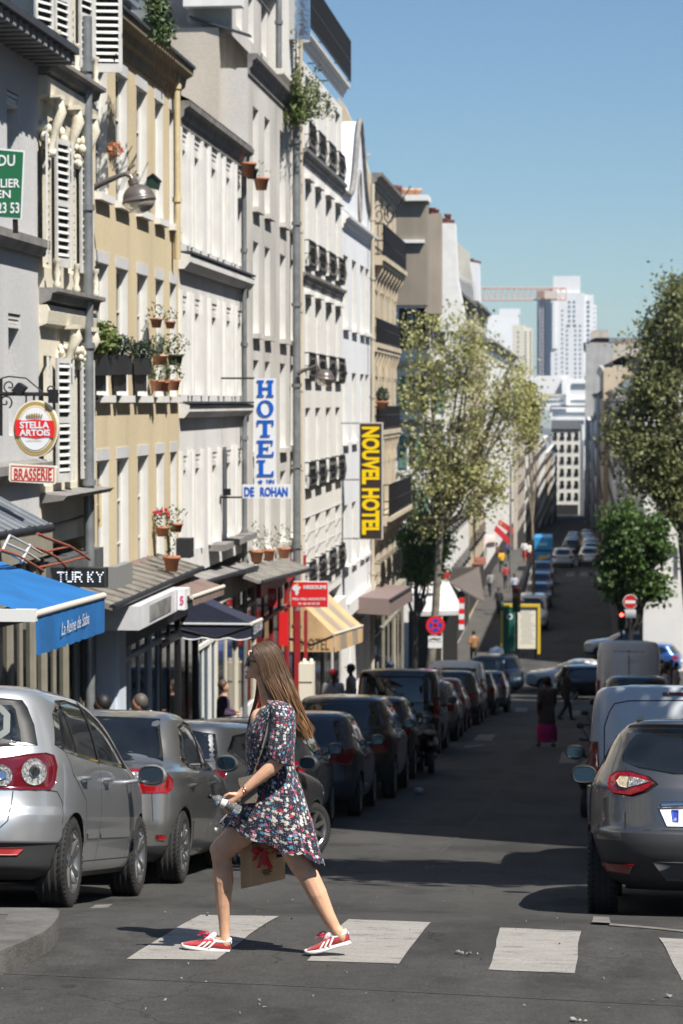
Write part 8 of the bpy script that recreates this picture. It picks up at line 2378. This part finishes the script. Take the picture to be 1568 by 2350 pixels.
# y, left x, right x, half depth (m)
DR = [(1606, 600, 642, .07), (1612, 598, 654, .135), (1622, 594, 664, .172), (1640, 585, 671, .18), (1662, 572, 672, .17), (1684, 564, 674, .168), (1720, 563, 675, .155), (1760, 566, 677, .148), (1790, 562, 686, .16), (1820, 551, 697, .18), (1850, 533, 706, .20), (1890, 504, 718, .225), (1930, 498, 727, .24), (1985, 490, 743, .25)]
HEMN = [(-1.0, 1888), (-.75, 1899), (-.38, 1917), (-.1, 1936), (.2, 1955), (.5, 1962), (.8, 1974), (1.0, 1985)]
HEMF = [(-1.0, 1888), (-.6, 1912), (-.2, 1945), (.1, 1966), (.4, 1972), (.8, 1978), (1.0, 1985)]
rings = []; NR_, NK = 56, 120
for i in range(NR_ + 1):
    t = i / NR_; ring = []
    for k in range(NK):
        ph = 2 * PI * k / NK; c, s = math.cos(ph), math.sin(ph)      # c=-1 front (left), s<0 towards the camera
        hem = tab(HEMN if s < 0 else HEMF, c)[0]
        top = 1607 + (18 if c < -.2 else 0) * min(1, (-c - .2) * 2) + 0
        if c < -.5: top = 1625 + 44 * max(0, 1 - abs(s) / .55)      # V neck
        y = top + (hem - top) * t
        xl, xr, hd = tab(DR, y)
        cx, hw = (xl + xr) / 2, (xr - xl) / 2
        lo = max(0.0, min(1.0, (y - 1770) / 200))
        hd *= 1 - lo * (.26 - .16 * c); yc_ = -lo * .05 * c
        fold = 1 + lo * (.045 * math.sin(9 * ph + 1.3 * math.sin(ph * 2)) + .02 * math.sin(21 * ph + 2)) + .008 * math.sin(17 * ph + y * .05) * (1 - lo)
        e = 2.4
        cc = math.copysign(abs(c) ** (2 / e), c); ss = math.copysign(abs(s) ** (2 / e), s)
        ring.append(onY(cx + hw * cc * fold, y + lo * 5 * math.sin(9 * ph), YW + yc_ + hd * ss * fold))
    rings.append(ring)
cloth('dress', rings, FLO, wom)
# wide elbow sleeves
def sleeve(pts, name='sleeve'):
    rings = []
    for (x, y, d, rx, ry, tilt) in pts:
        c = W(x, y, d); ring = []
        for k in range(40):
            a = 2 * PI * k / 40; w = 1 + .05 * math.sin(5 * a + y * .03)
            ring.append(c + Vector((math.cos(a) * rx * w, math.sin(a) * ry * w, -math.cos(a) * tilt)))
        rings.append(ring)
    return cloth(name, rings, FLO, wom)
sleeve([(632, 1608, -.09, .03, .04, 0), (639, 1611, -.115, .062, .06, .01), (647, 1624, -.145, .072, .072, .012), (650, 1655, -.165, .072, .07, .012), (648, 1685, -.18, .073, .072, .012), (644, 1712, -.19, .074, .073, .014), (642, 1742, -.20, .079, .076, .03), (641, 1746, -.20, .072, .070, .03), (642, 1738, -.2, .066, .064, .028)])
sleeve([(630, 1614, .10, .02, .03, 0), (636, 1620, .125, .055, .055, 0), (640, 1640, .15, .068, .068, 0), (642, 1690, .17, .072, .07, 0), (644, 1735, .18, .078, .074, 0)])

# ---- hair
def hairmat():
    m = bpy.data.materials.new('long_brown_hair'); m.use_nodes = True; nt = m.node_tree; N = nt.nodes; L = nt.links; b = N['Principled BSDF']
    b.inputs['Roughness'].default_value = .38; b.inputs['Specular IOR Level'].default_value = .45; b.inputs['Anisotropic'].default_value = .5
    at = N.new('ShaderNodeUVMap'); at.uv_map = 'uv'; sp = N.new('ShaderNodeSeparateXYZ'); L.new(at.outputs[0], sp.inputs[0])
    r = N.new('ShaderNodeValToRGB'); L.new(sp.outputs[1], r.inputs[0]); e = r.color_ramp.elements
    e[0].position = 0; e[0].color = (.058, .035, .022, 1); e[1].position = 1; e[1].color = (.24, .125, .058, 1); x = e.new(.5); x.color = (.10, .058, .034, 1)
    mu = N.new('ShaderNodeMix'); mu.data_type = 'RGBA'; mu.blend_type = 'MULTIPLY'; mu.inputs[0].default_value = 1; L.new(r.outputs[0], mu.inputs[6])
    w = N.new('ShaderNodeMapRange'); w.inputs[3].default_value = .45; w.inputs[4].default_value = 1.55; L.new(sp.outputs[0], w.inputs[0])
    cb = N.new('ShaderNodeCombineColor')
    for i in range(3): L.new(w.outputs[0], cb.inputs[i])
    L.new(cb.outputs[0], mu.inputs[7]); L.new(mu.outputs[2], b.inputs['Base Color'])
    return m
HAIR = hairmat()
def bez(P_, t):
    P_ = [Vector(p) for p in P_]
    n = len(P_) - 1; x = t * n; i = min(int(x), n - 1); f_ = x - i
    p0, p1, p2, p3 = P_[max(i - 1, 0)], P_[i], P_[i + 1], P_[min(i + 2, n)]
    return .5 * ((2 * p1) + (-p0 + p2) * f_ + (2 * p0 - 5 * p1 + 4 * p2 - p3) * f_ ** 2 + (-p0 + 3 * p1 - 3 * p2 + p3) * f_ ** 3)
LOW = [(580, 1484), (584, 1502), (596, 1530), (606, 1566), (628, 1604), (655, 1650), (680, 1682), (697, 1698)]
UPP = [(600, 1474), (626, 1477), (645, 1500), (660, 1540), (677, 1586), (693, 1630), (707, 1668), (713, 1692)]
hv, hf, huv = [], [], []
hr = random.Random(21)
def strand(path, w, n=15, shade=.5):
    global hv, hf
    b0 = len(hv)
    for i in range(n + 1):
        t = i / n; p = bez(path, t); q = bez(path, min(1, t + .02)) - bez(path, max(0, t - .02))
        T = q.normalized(); S_ = T.cross(Vector((0, 1, 0))); S_ = (S_ if S_.length > 1e-3 else Vector((1, 0, 0))).normalized(); D_ = T.cross(S_)
        ww = w * (1 - .75 * max(0, t - .75) / .25) * (.6 + .4 * min(1, t / .1))
        for a in range(4):
            an = a * PI / 2; hv.append(tuple(p + S_ * math.cos(an) * ww + D_ * math.sin(an) * ww * .6)); huv.append((shade, t))
    for i in range(n):
        for a in range(4):
            hf.append((b0 + i * 4 + a, b0 + i * 4 + (a + 1) % 4, b0 + (i + 1) * 4 + (a + 1) % 4, b0 + (i + 1) * 4 + a))
for k in range(760):
    v = hr.random(); side = -1 if hr.random() < .62 else 1
    v2 = v ** .8
    P_ = []; jit = hr.gauss(0, 1); stop = hr.uniform(.9, 1.02) if hr.random() < .75 else hr.uniform(.62, .95)
    for i in range(8):
        lx, ly = LOW[i]; ux_, uy_ = UPP[i]; f_ = i / 7
        x = lx + (ux_ - lx) * v2 + jit * (1.0 + 3.5 * f_) + 2.2 * f_ * math.sin(i * 1.7 + jit * 2 + v * 9) + 3 * f_ * math.sin(v * 25); y = ly + (uy_ - ly) * v2 + hr.gauss(0, .6 + 1.2 * f_)
        if i <= 3:
            dep = side * .079 * math.sqrt(max(0, 1 - (max(0, v2 - .1) / .92) ** 2)) * (.55, .93, 1.0, .9)[i]
            if side < 0 and i == 3: dep *= 1.05
        else: dep = side * (.075 - .006 * (i - 3)) * (1 - .4 * abs(v2 - .5)) * hr.uniform(.35, 1.0) - (.025 if i > 3 else 0)
        P_.append(W(x, y, dep))
    if stop < 1: P_ = [bez(P_, stop * j / 7) for j in range(8)]
    strand(P_, hr.uniform(.0022, .0042), shade=hr.random())
for k in range(46):    # the lock falling in front of the far shoulder
    j = hr.gauss(0, 1.6)
    strand([W(592 + j, 1536, .06), W(592 + j, 1570, .07), W(586 + j, 1610, .075), W(576 + j * 1.3, 1645, .08), W(570 + j, 1672, .08), W(566 + j * .8, 1694 + hr.uniform(-8, 4), .08)], .0026, shade=hr.random())
for k in range(70):    # loose flyaway hairs
    j = hr.uniform(0, 1)
    strand([W(640, 1500, -.03), W(668 + 10 * j, 1570, -.05), W(690 + 8 * j, 1625 + 8 * j, -.04 * j), W(704 + 14 * j + hr.uniform(-5, 9), 1672 + 14 * hr.random(), -.03)], .0009, shade=.8)
me = bpy.data.meshes.new('hair'); me.from_pydata(hv, [], hf); me.materials.append(HAIR)
uvl = me.uv_layers.new(name='uv')
for p in me.polygons:
    for li, vi in zip(p.loop_indices, p.vertices): uvl.data[li].uv = huv[vi]
me.polygons.foreach_set('use_smooth', [True] * len(me.polygons)); me.update()
o = bpy.data.objects.new('hair', me); COL.objects.link(o); adopt(o, wom)
cap = MB(); cap.blob(W(614, 1509), (.086, .0745, .096), 20, 14)
cm_ = cap.mesh('scalp', HAIR); ul = cm_.uv_layers.new(name='uv')
for d in ul.data: d.uv = (.3, .05)
inst('scalp', cm_, o)

# ---- sunglasses
sg_ = thing('sunglasses', 'black sunglasses worn by the walking woman', 'sunglasses', tuple(W(574, 1518)))
m = MB(); m.blob(W(569.5, 1520, -.034), (.012, .030, .026), 14, 10); m.build('lens', CARGLASS, sg_); m = MB(); m.blob(W(569.5, 1520, .034), (.012, .030, .026), 14, 10); m.build('lens', CARGLASS, sg_)
m = MB(); m.tube([W(571, 1516, -.055), W(574, 1516, -.066), W(600, 1521, -.077), W(606, 1526, -.078)], .0035, 6); m.tube([W(571, 1516, .055), W(574, 1516, .066), W(600, 1521, .077)], .0035, 6); m.tube([W(567, 1517, -.012), W(566, 1517, .012)], .003, 6)
m.tube([W(569, 1512, -.056), W(567.5, 1511, -.03), W(567, 1514, 0), W(567.5, 1511, .03), W(569, 1512, .056)], .0045, 6); m.build('frame', BLKM, sg_)

# ---- crossbody bag with chain strap
bag = thing('crossbody_bag', 'taupe leather crossbody bag with a chain and leather strap on the woman\'s hip', 'bag', tuple(W(562, 1810, -.16)))
TAUPE = pmat('taupe_leather', (.17, .145, .115), .5, bump=.3, bscale=120)
m = MB(); P_ = [(548, 1786), (588, 1776), (592, 1830), (588, 1842), (556, 1845), (546, 1835)]
m.prism(P_, lambda a, b_, c: W(a, b_, c), -.215, -.165); m.build('bag_body', TAUPE, bag)
m = MB(); m.prism([(546, 1788), (589, 1775), (590, 1800), (575, 1808), (552, 1810)], lambda a, b_, c: W(a, b_, c), -.222, -.216); m.build('flap', TAUPE, bag)
m = MB(); pts = [W(637, 1606, -.075), W(630, 1616, -.14), W(621, 1650, -.178), W(612, 1690, -.184), W(604, 1716, -.176)]
rb = []
for i, p in enumerate(pts): rb += [p - Vector((.011, 0, .002)), p + Vector((.011, 0, .002))]
m.add(rb, [(2 * i, 2 * i + 1, 2 * i + 3, 2 * i + 2) for i in range(len(pts) - 1)], 0, True); m.build('leather_strap', pmat('strap_grey_green', (.20, .19, .16), .55), bag)
GCH = pmat('pale_gold_chain', (.5, .42, .28), .3, metal=1.0)
m = MB()
for k in range(24):
    t = k / 23; p = W(604 - 24 * t, 1716 + 66 * t, -.178 - .012 * t); m.lathe([(.0028, -.0018), (.0052, 0), (.0028, .0018)], p, 'Y' if k % 2 else 'X', 8)
c_ = m.build('chain', GCH, bag)
# ---- bracelets, necklace
m = MB()
for (x, y, r_) in ((566, 1811, .027), (563, 1816, .0265)):
    c = W(x, y, -.234); ax = (W(556, 1820) - W(620, 1765)).normalized(); u = ax.orthogonal().normalized(); v = ax.cross(u)
    m.tube([c + (u * math.cos(a * PI / 10) + v * math.sin(a * PI / 10)) * r_ for a in range(21)], .0022, 5, cap=False)
o = m.build('bracelet', pmat('rose_gold', (.7, .42, .32), .25, metal=1.0)); tag(o, 'pair of thin rose gold bracelets on the walking woman\'s wrist', 'bracelet')
m = MB(); m.tube([W(603, 1590, -.05), W(594, 1612, -.048), W(587, 1630, -.03), W(583, 1642, 0)], .0018, 5); m.blob(W(583, 1643, -.004), .006, 8, 6); o = m.build('necklace', GCH); tag(o, 'thin gold necklace of the walking woman', 'necklace')
# ---- water bottle
bt = thing('water_bottle', 'clear plastic water bottle with black cap held in the woman\'s left hand', 'bottle', tuple(W(515, 1845, -.245)))
PLS = pmat('clear_plastic', (.88, .92, .94), .04, trans=.9, spec=.5)
A_, B_ = W(478, 1825, -.25), W(552, 1862, -.235); ax = (B_ - A_)
def al(prof, nm, mt):
    vs = []; fs = []; u = ax.normalized().orthogonal().normalized(); v = ax.normalized().cross(u); n = 18
    for (t, r_) in prof:
        for k in range(n): vs.append(A_ + ax * t + (u * math.cos(2 * PI * k / n) + v * math.sin(2 * PI * k / n)) * r_)
    for i in range(len(prof) - 1):
        for k in range(n): fs.append((i * n + k, i * n + (k + 1) % n, (i + 1) * n + (k + 1) % n, (i + 1) * n + k))
    mm = MB(); mm.add(vs, fs, 0, True); return mm.build(nm, mt, bt)
al([(0, 0), (0, .014), (.12, .014), (.12, 0)], 'cap', BLKM)
al([(.12, .011), (.16, .013), (.24, .027), (.34, .030), (.36, .028), (.38, .030), (.58, .030), (.62, .027), (.66, .030), (.96, .030), (1.0, .024), (1.0, 0)], 'bottle_body', PLS)
al([(.40, .0308), (.56, .0308)], 'paper_label', pmat('bottle_label', (.65, .62, .60), .6))
# ---- paper carrier bag with red ribbon
pb = thing('paper_bag', 'brown kraft paper carrier bag with a red ribbon bow, behind the woman\'s legs', 'bag', tuple(W(598, 2030, .2)))
KR = pmat('kraft_paper', (.46, .31, .17), .8, noise=.12, nscale=14, bump=.2, bscale=30)
m = MB(); fr0 = [W(541, 2040, .10), W(577, 2035, .10 - .06), W(655, 2018, .30), W(619, 2023, .36)]
fr0 = [W(553, 2040, .12), W(579, 2035, .05), W(655, 2017, .24), W(630, 2020, .31)]
top_ = [p + Vector((-.004, 0, .245)) for p in fr0]
m.hexa(fr0 + top_); m.build('bag_body', KR, pb)
hmid = []
for s_ in (0, 1):
    a0 = W(585 + s_ * 18, 1944, .10 + s_ * .1); m2 = MB(); m2.tube([a0, a0 + Vector((.01, .02, .06)), W(614, 1932, .17), a0 + Vector((.10, .05, .05)), a0 + Vector((.11, .06, 0))], .003, 5); m2.build('paper_handle', KR, pb)
RIB = pmat('red_ribbon', (.42, .012, .02), .5, bump=.3, bscale=20)
m = MB()
def rib(pts, w):
    n = len(pts); v_ = []
    for i, (x, y, d) in enumerate(pts):
        p = W(x, y, d); v_ += [p - Vector((w / 2, 0, w / 5)), p + Vector((w / 2, 0, w / 5))]
    m.add(v_, [(2 * i, 2 * i + 1, 2 * i + 3, 2 * i + 2) for i in range(n - 1)], 0, True)
for pts in ([(606, 1952, .08), (590, 1944, .04), (580, 1950, .03), (592, 1960, .05), (606, 1954, .08)], [(606, 1952, .08), (622, 1942, .1), (636, 1949, .12), (622, 1960, .11), (606, 1954, .08)], [(606, 1954, .07), (600, 1975, .06), (594, 1992, .06)], [(606, 1954, .07), (612, 1972, .08), (622, 1994, .1)], [(606, 1954, .07), (606, 1975, .06), (611, 1986, .07)], [(600, 1948, .06), (588, 1965, .04), (583, 1975, .03)]):
    rib(pts, .026)
m.build('ribbon_bow', RIB, pb)
m = MB()
for k, (x0, x1, y) in enumerate(((604, 622, 1999), (604, 625, 2003.5), (608, 620, 2008))):
    m.bar(W(x0, y, .05 + (x0 - 579) / 76 * .19 - .006), W(x1, y - (x1 - x0) * .2, .05 + (x1 - 579) / 76 * .19 - .006), .004, .006)
m.build('printed_lines', pmat('print_brown', (.12, .07, .04), .8), pb)

# ---- red suede trainers with white stripes
SUE = pmat('red_suede', (.42, .028, .03), .85, noise=.25, nscale=40, sheen=.3); SOLE = pmat('white_rubber', (.74, .72, .70), .5); STR = pmat('white_leather', (.74, .72, .70), .5)
LACE = pmat('red_lace', (.50, .01, .05), .7)
def shoe(label, heel, toe, d, roll, tip=0):
    """heel and toe: photo points of the sole's underside"""
    b = thing('trainer', label, 'shoe', tuple(W((heel[0] + toe[0]) / 2, (heel[1] + toe[1]) / 2, d)), 'red trainers')
    H_, T_ = W(*heel, d), W(*toe, d); F_ = (T_ - H_); Ln = F_.length; F_.normalize(); S_ = Vector((0, -1, 0)); U_ = S_.cross(F_); 
    if U_.z < 0: U_ = -U_
    def P(x, y, z): return H_ + F_ * (x * Ln) + S_ * y + U_ * z
    st = [(0, .010, .060, .028), (.03, .026, .074, .030), (.12, .034, .078, .031), (.25, .036, .074, .030), (.38, .036, .076, .030), (.5, .040, .068, .028), (.62, .045, .055, .025), (.75, .046, .045, .022), (.87, .041, .036, .018), (.95, .030, .028, .014), (1.0, .010, .020, .010)]
    n = 18
    def ringS(x, w, z0, z1, sq=2.6):
        out = []
        for k in range(n):
            a = 2 * PI * k / n; c, s = math.cos(a), math.sin(a)
            out.append(P(x, w * math.copysign(abs(c) ** (2 / sq), c), (z0 + z1) / 2 + (z1 - z0) / 2 * math.copysign(abs(s) ** (2 / sq), s)))
        return out
    def loft(rs, nm, mt, mi=0):
        vs = [p for r in rs for p in r]; fs = []
        for i in range(len(rs) - 1):
            for k in range(n): fs.append((i * n + k, i * n + (k + 1) % n, (i + 1) * n + (k + 1) % n, (i + 1) * n + k))
        fs += [tuple(range(n)), tuple(range((len(rs) - 1) * n, len(rs) * n))]
        mm = MB(); mm.add(vs, fs, 0, True); return mm.build(nm, mt, b)
    curl = lambda x: (.028 * max(0, x - .62) ** 1.5 * 2 if tip else .006 * max(0, x - .7))
    loft([ringS(x, w + .004, 0 + curl(x), .024 + curl(x), 4) for x, w, h, _ in st], 'sole', SOLE)
    loft([ringS(x, w * .96, .018 + curl(x), h + curl(x) * .5, 2.3) for x, w, h, _ in st], 'upper', SUE)
    loft([ringS(x, w, .055, h, 2.4) for x, w, h in ((-.01, .014, .088), (.04, .028, .092), (.14, .034, .080), (.26, .035, .074), (.36, .030, .080))], 'collar', STR)
    loft([ringS(x, w, z0, h, 2.4) for x, w, z0, h in ((.30, .020, .06, .108), (.36, .022, .06, .112), (.46, .022, .055, .092), (.55, .018, .045, .07))], 'tongue', STR)
    for sd in (1, -1):
        for k in range(3):
            x0 = .30 + k * .105; m = MB(); w0 = .0385 + k * .001
            for (xa, za, xb_, zb_) in [(x0, .070 - k * .006, x0 + .13, .025)]:
                wd = .05
                m.add([P(xa - wd / 2, sd * w0 * .93, za), P(xa + wd / 2, sd * (w0 * .94), za), P(xb_ + wd / 2, sd * (w0 + .007), zb_), P(xb_ - wd / 2, sd * (w0 + .006), zb_),
                       P((xa + xb_) / 2 - wd / 2, sd * (w0 + .004), (za + zb_) / 2), P((xa + xb_) / 2 + wd / 2, sd * (w0 + .005), (za + zb_) / 2)], [(0, 1, 5, 4), (4, 5, 2, 3)])
            m.build('stripe', STR, b)
    m = MB()
    for k in range(5):
        x = .42 + k * .055; z = .086 - k * .0085; m.tube([P(x, .022, z - .01), P(x + .01, 0, z + .002), P(x + .02, -.022, z - .01)], .0035, 5)
    for s_ in (1, -1): m.tube([P(.44, 0, .088), P(.50, s_ * .03, .105), P(.60, s_ * .045, .10), P(.54, s_ * .03, .085), P(.46, 0, .088)], .003, 5)
    for s_ in (1, -1): m.tube([P(.45, 0, .088), P(.56, s_ * .02, .10), P(.68, s_ * .035, .088)], .003, 5)
    m.build('laces', LACE, b)
    return b
shoe('red trainer with three white stripes on the front foot, left in the picture', (528, 2188), (416, 2174), FL, 0)
shoe('red trainer with three white stripes on the rear foot, heel lifted', (806, 2166), (702, 2194), NL, 0, 1)
hz = MB(); hz.box(-3100, 3100, -70, 6010, -62, 95)
hm = bpy.data.materials.new('haze'); hm.use_nodes = True; hn = hm.node_tree; hn.nodes.clear()
ho = hn.nodes.new('ShaderNodeOutputMaterial'); hp = hn.nodes.new('ShaderNodeVolumePrincipled')
hp.inputs['Color'].default_value = (.80, .88, 1.0, 1); hp.inputs['Density'].default_value = .00012; hp.inputs['Anisotropy'].default_value = .2
hn.links.new(hp.outputs[0], ho.inputs['Volume'])
h_ = hz.build('haze', hm); h_['kind'] = 'stuff'
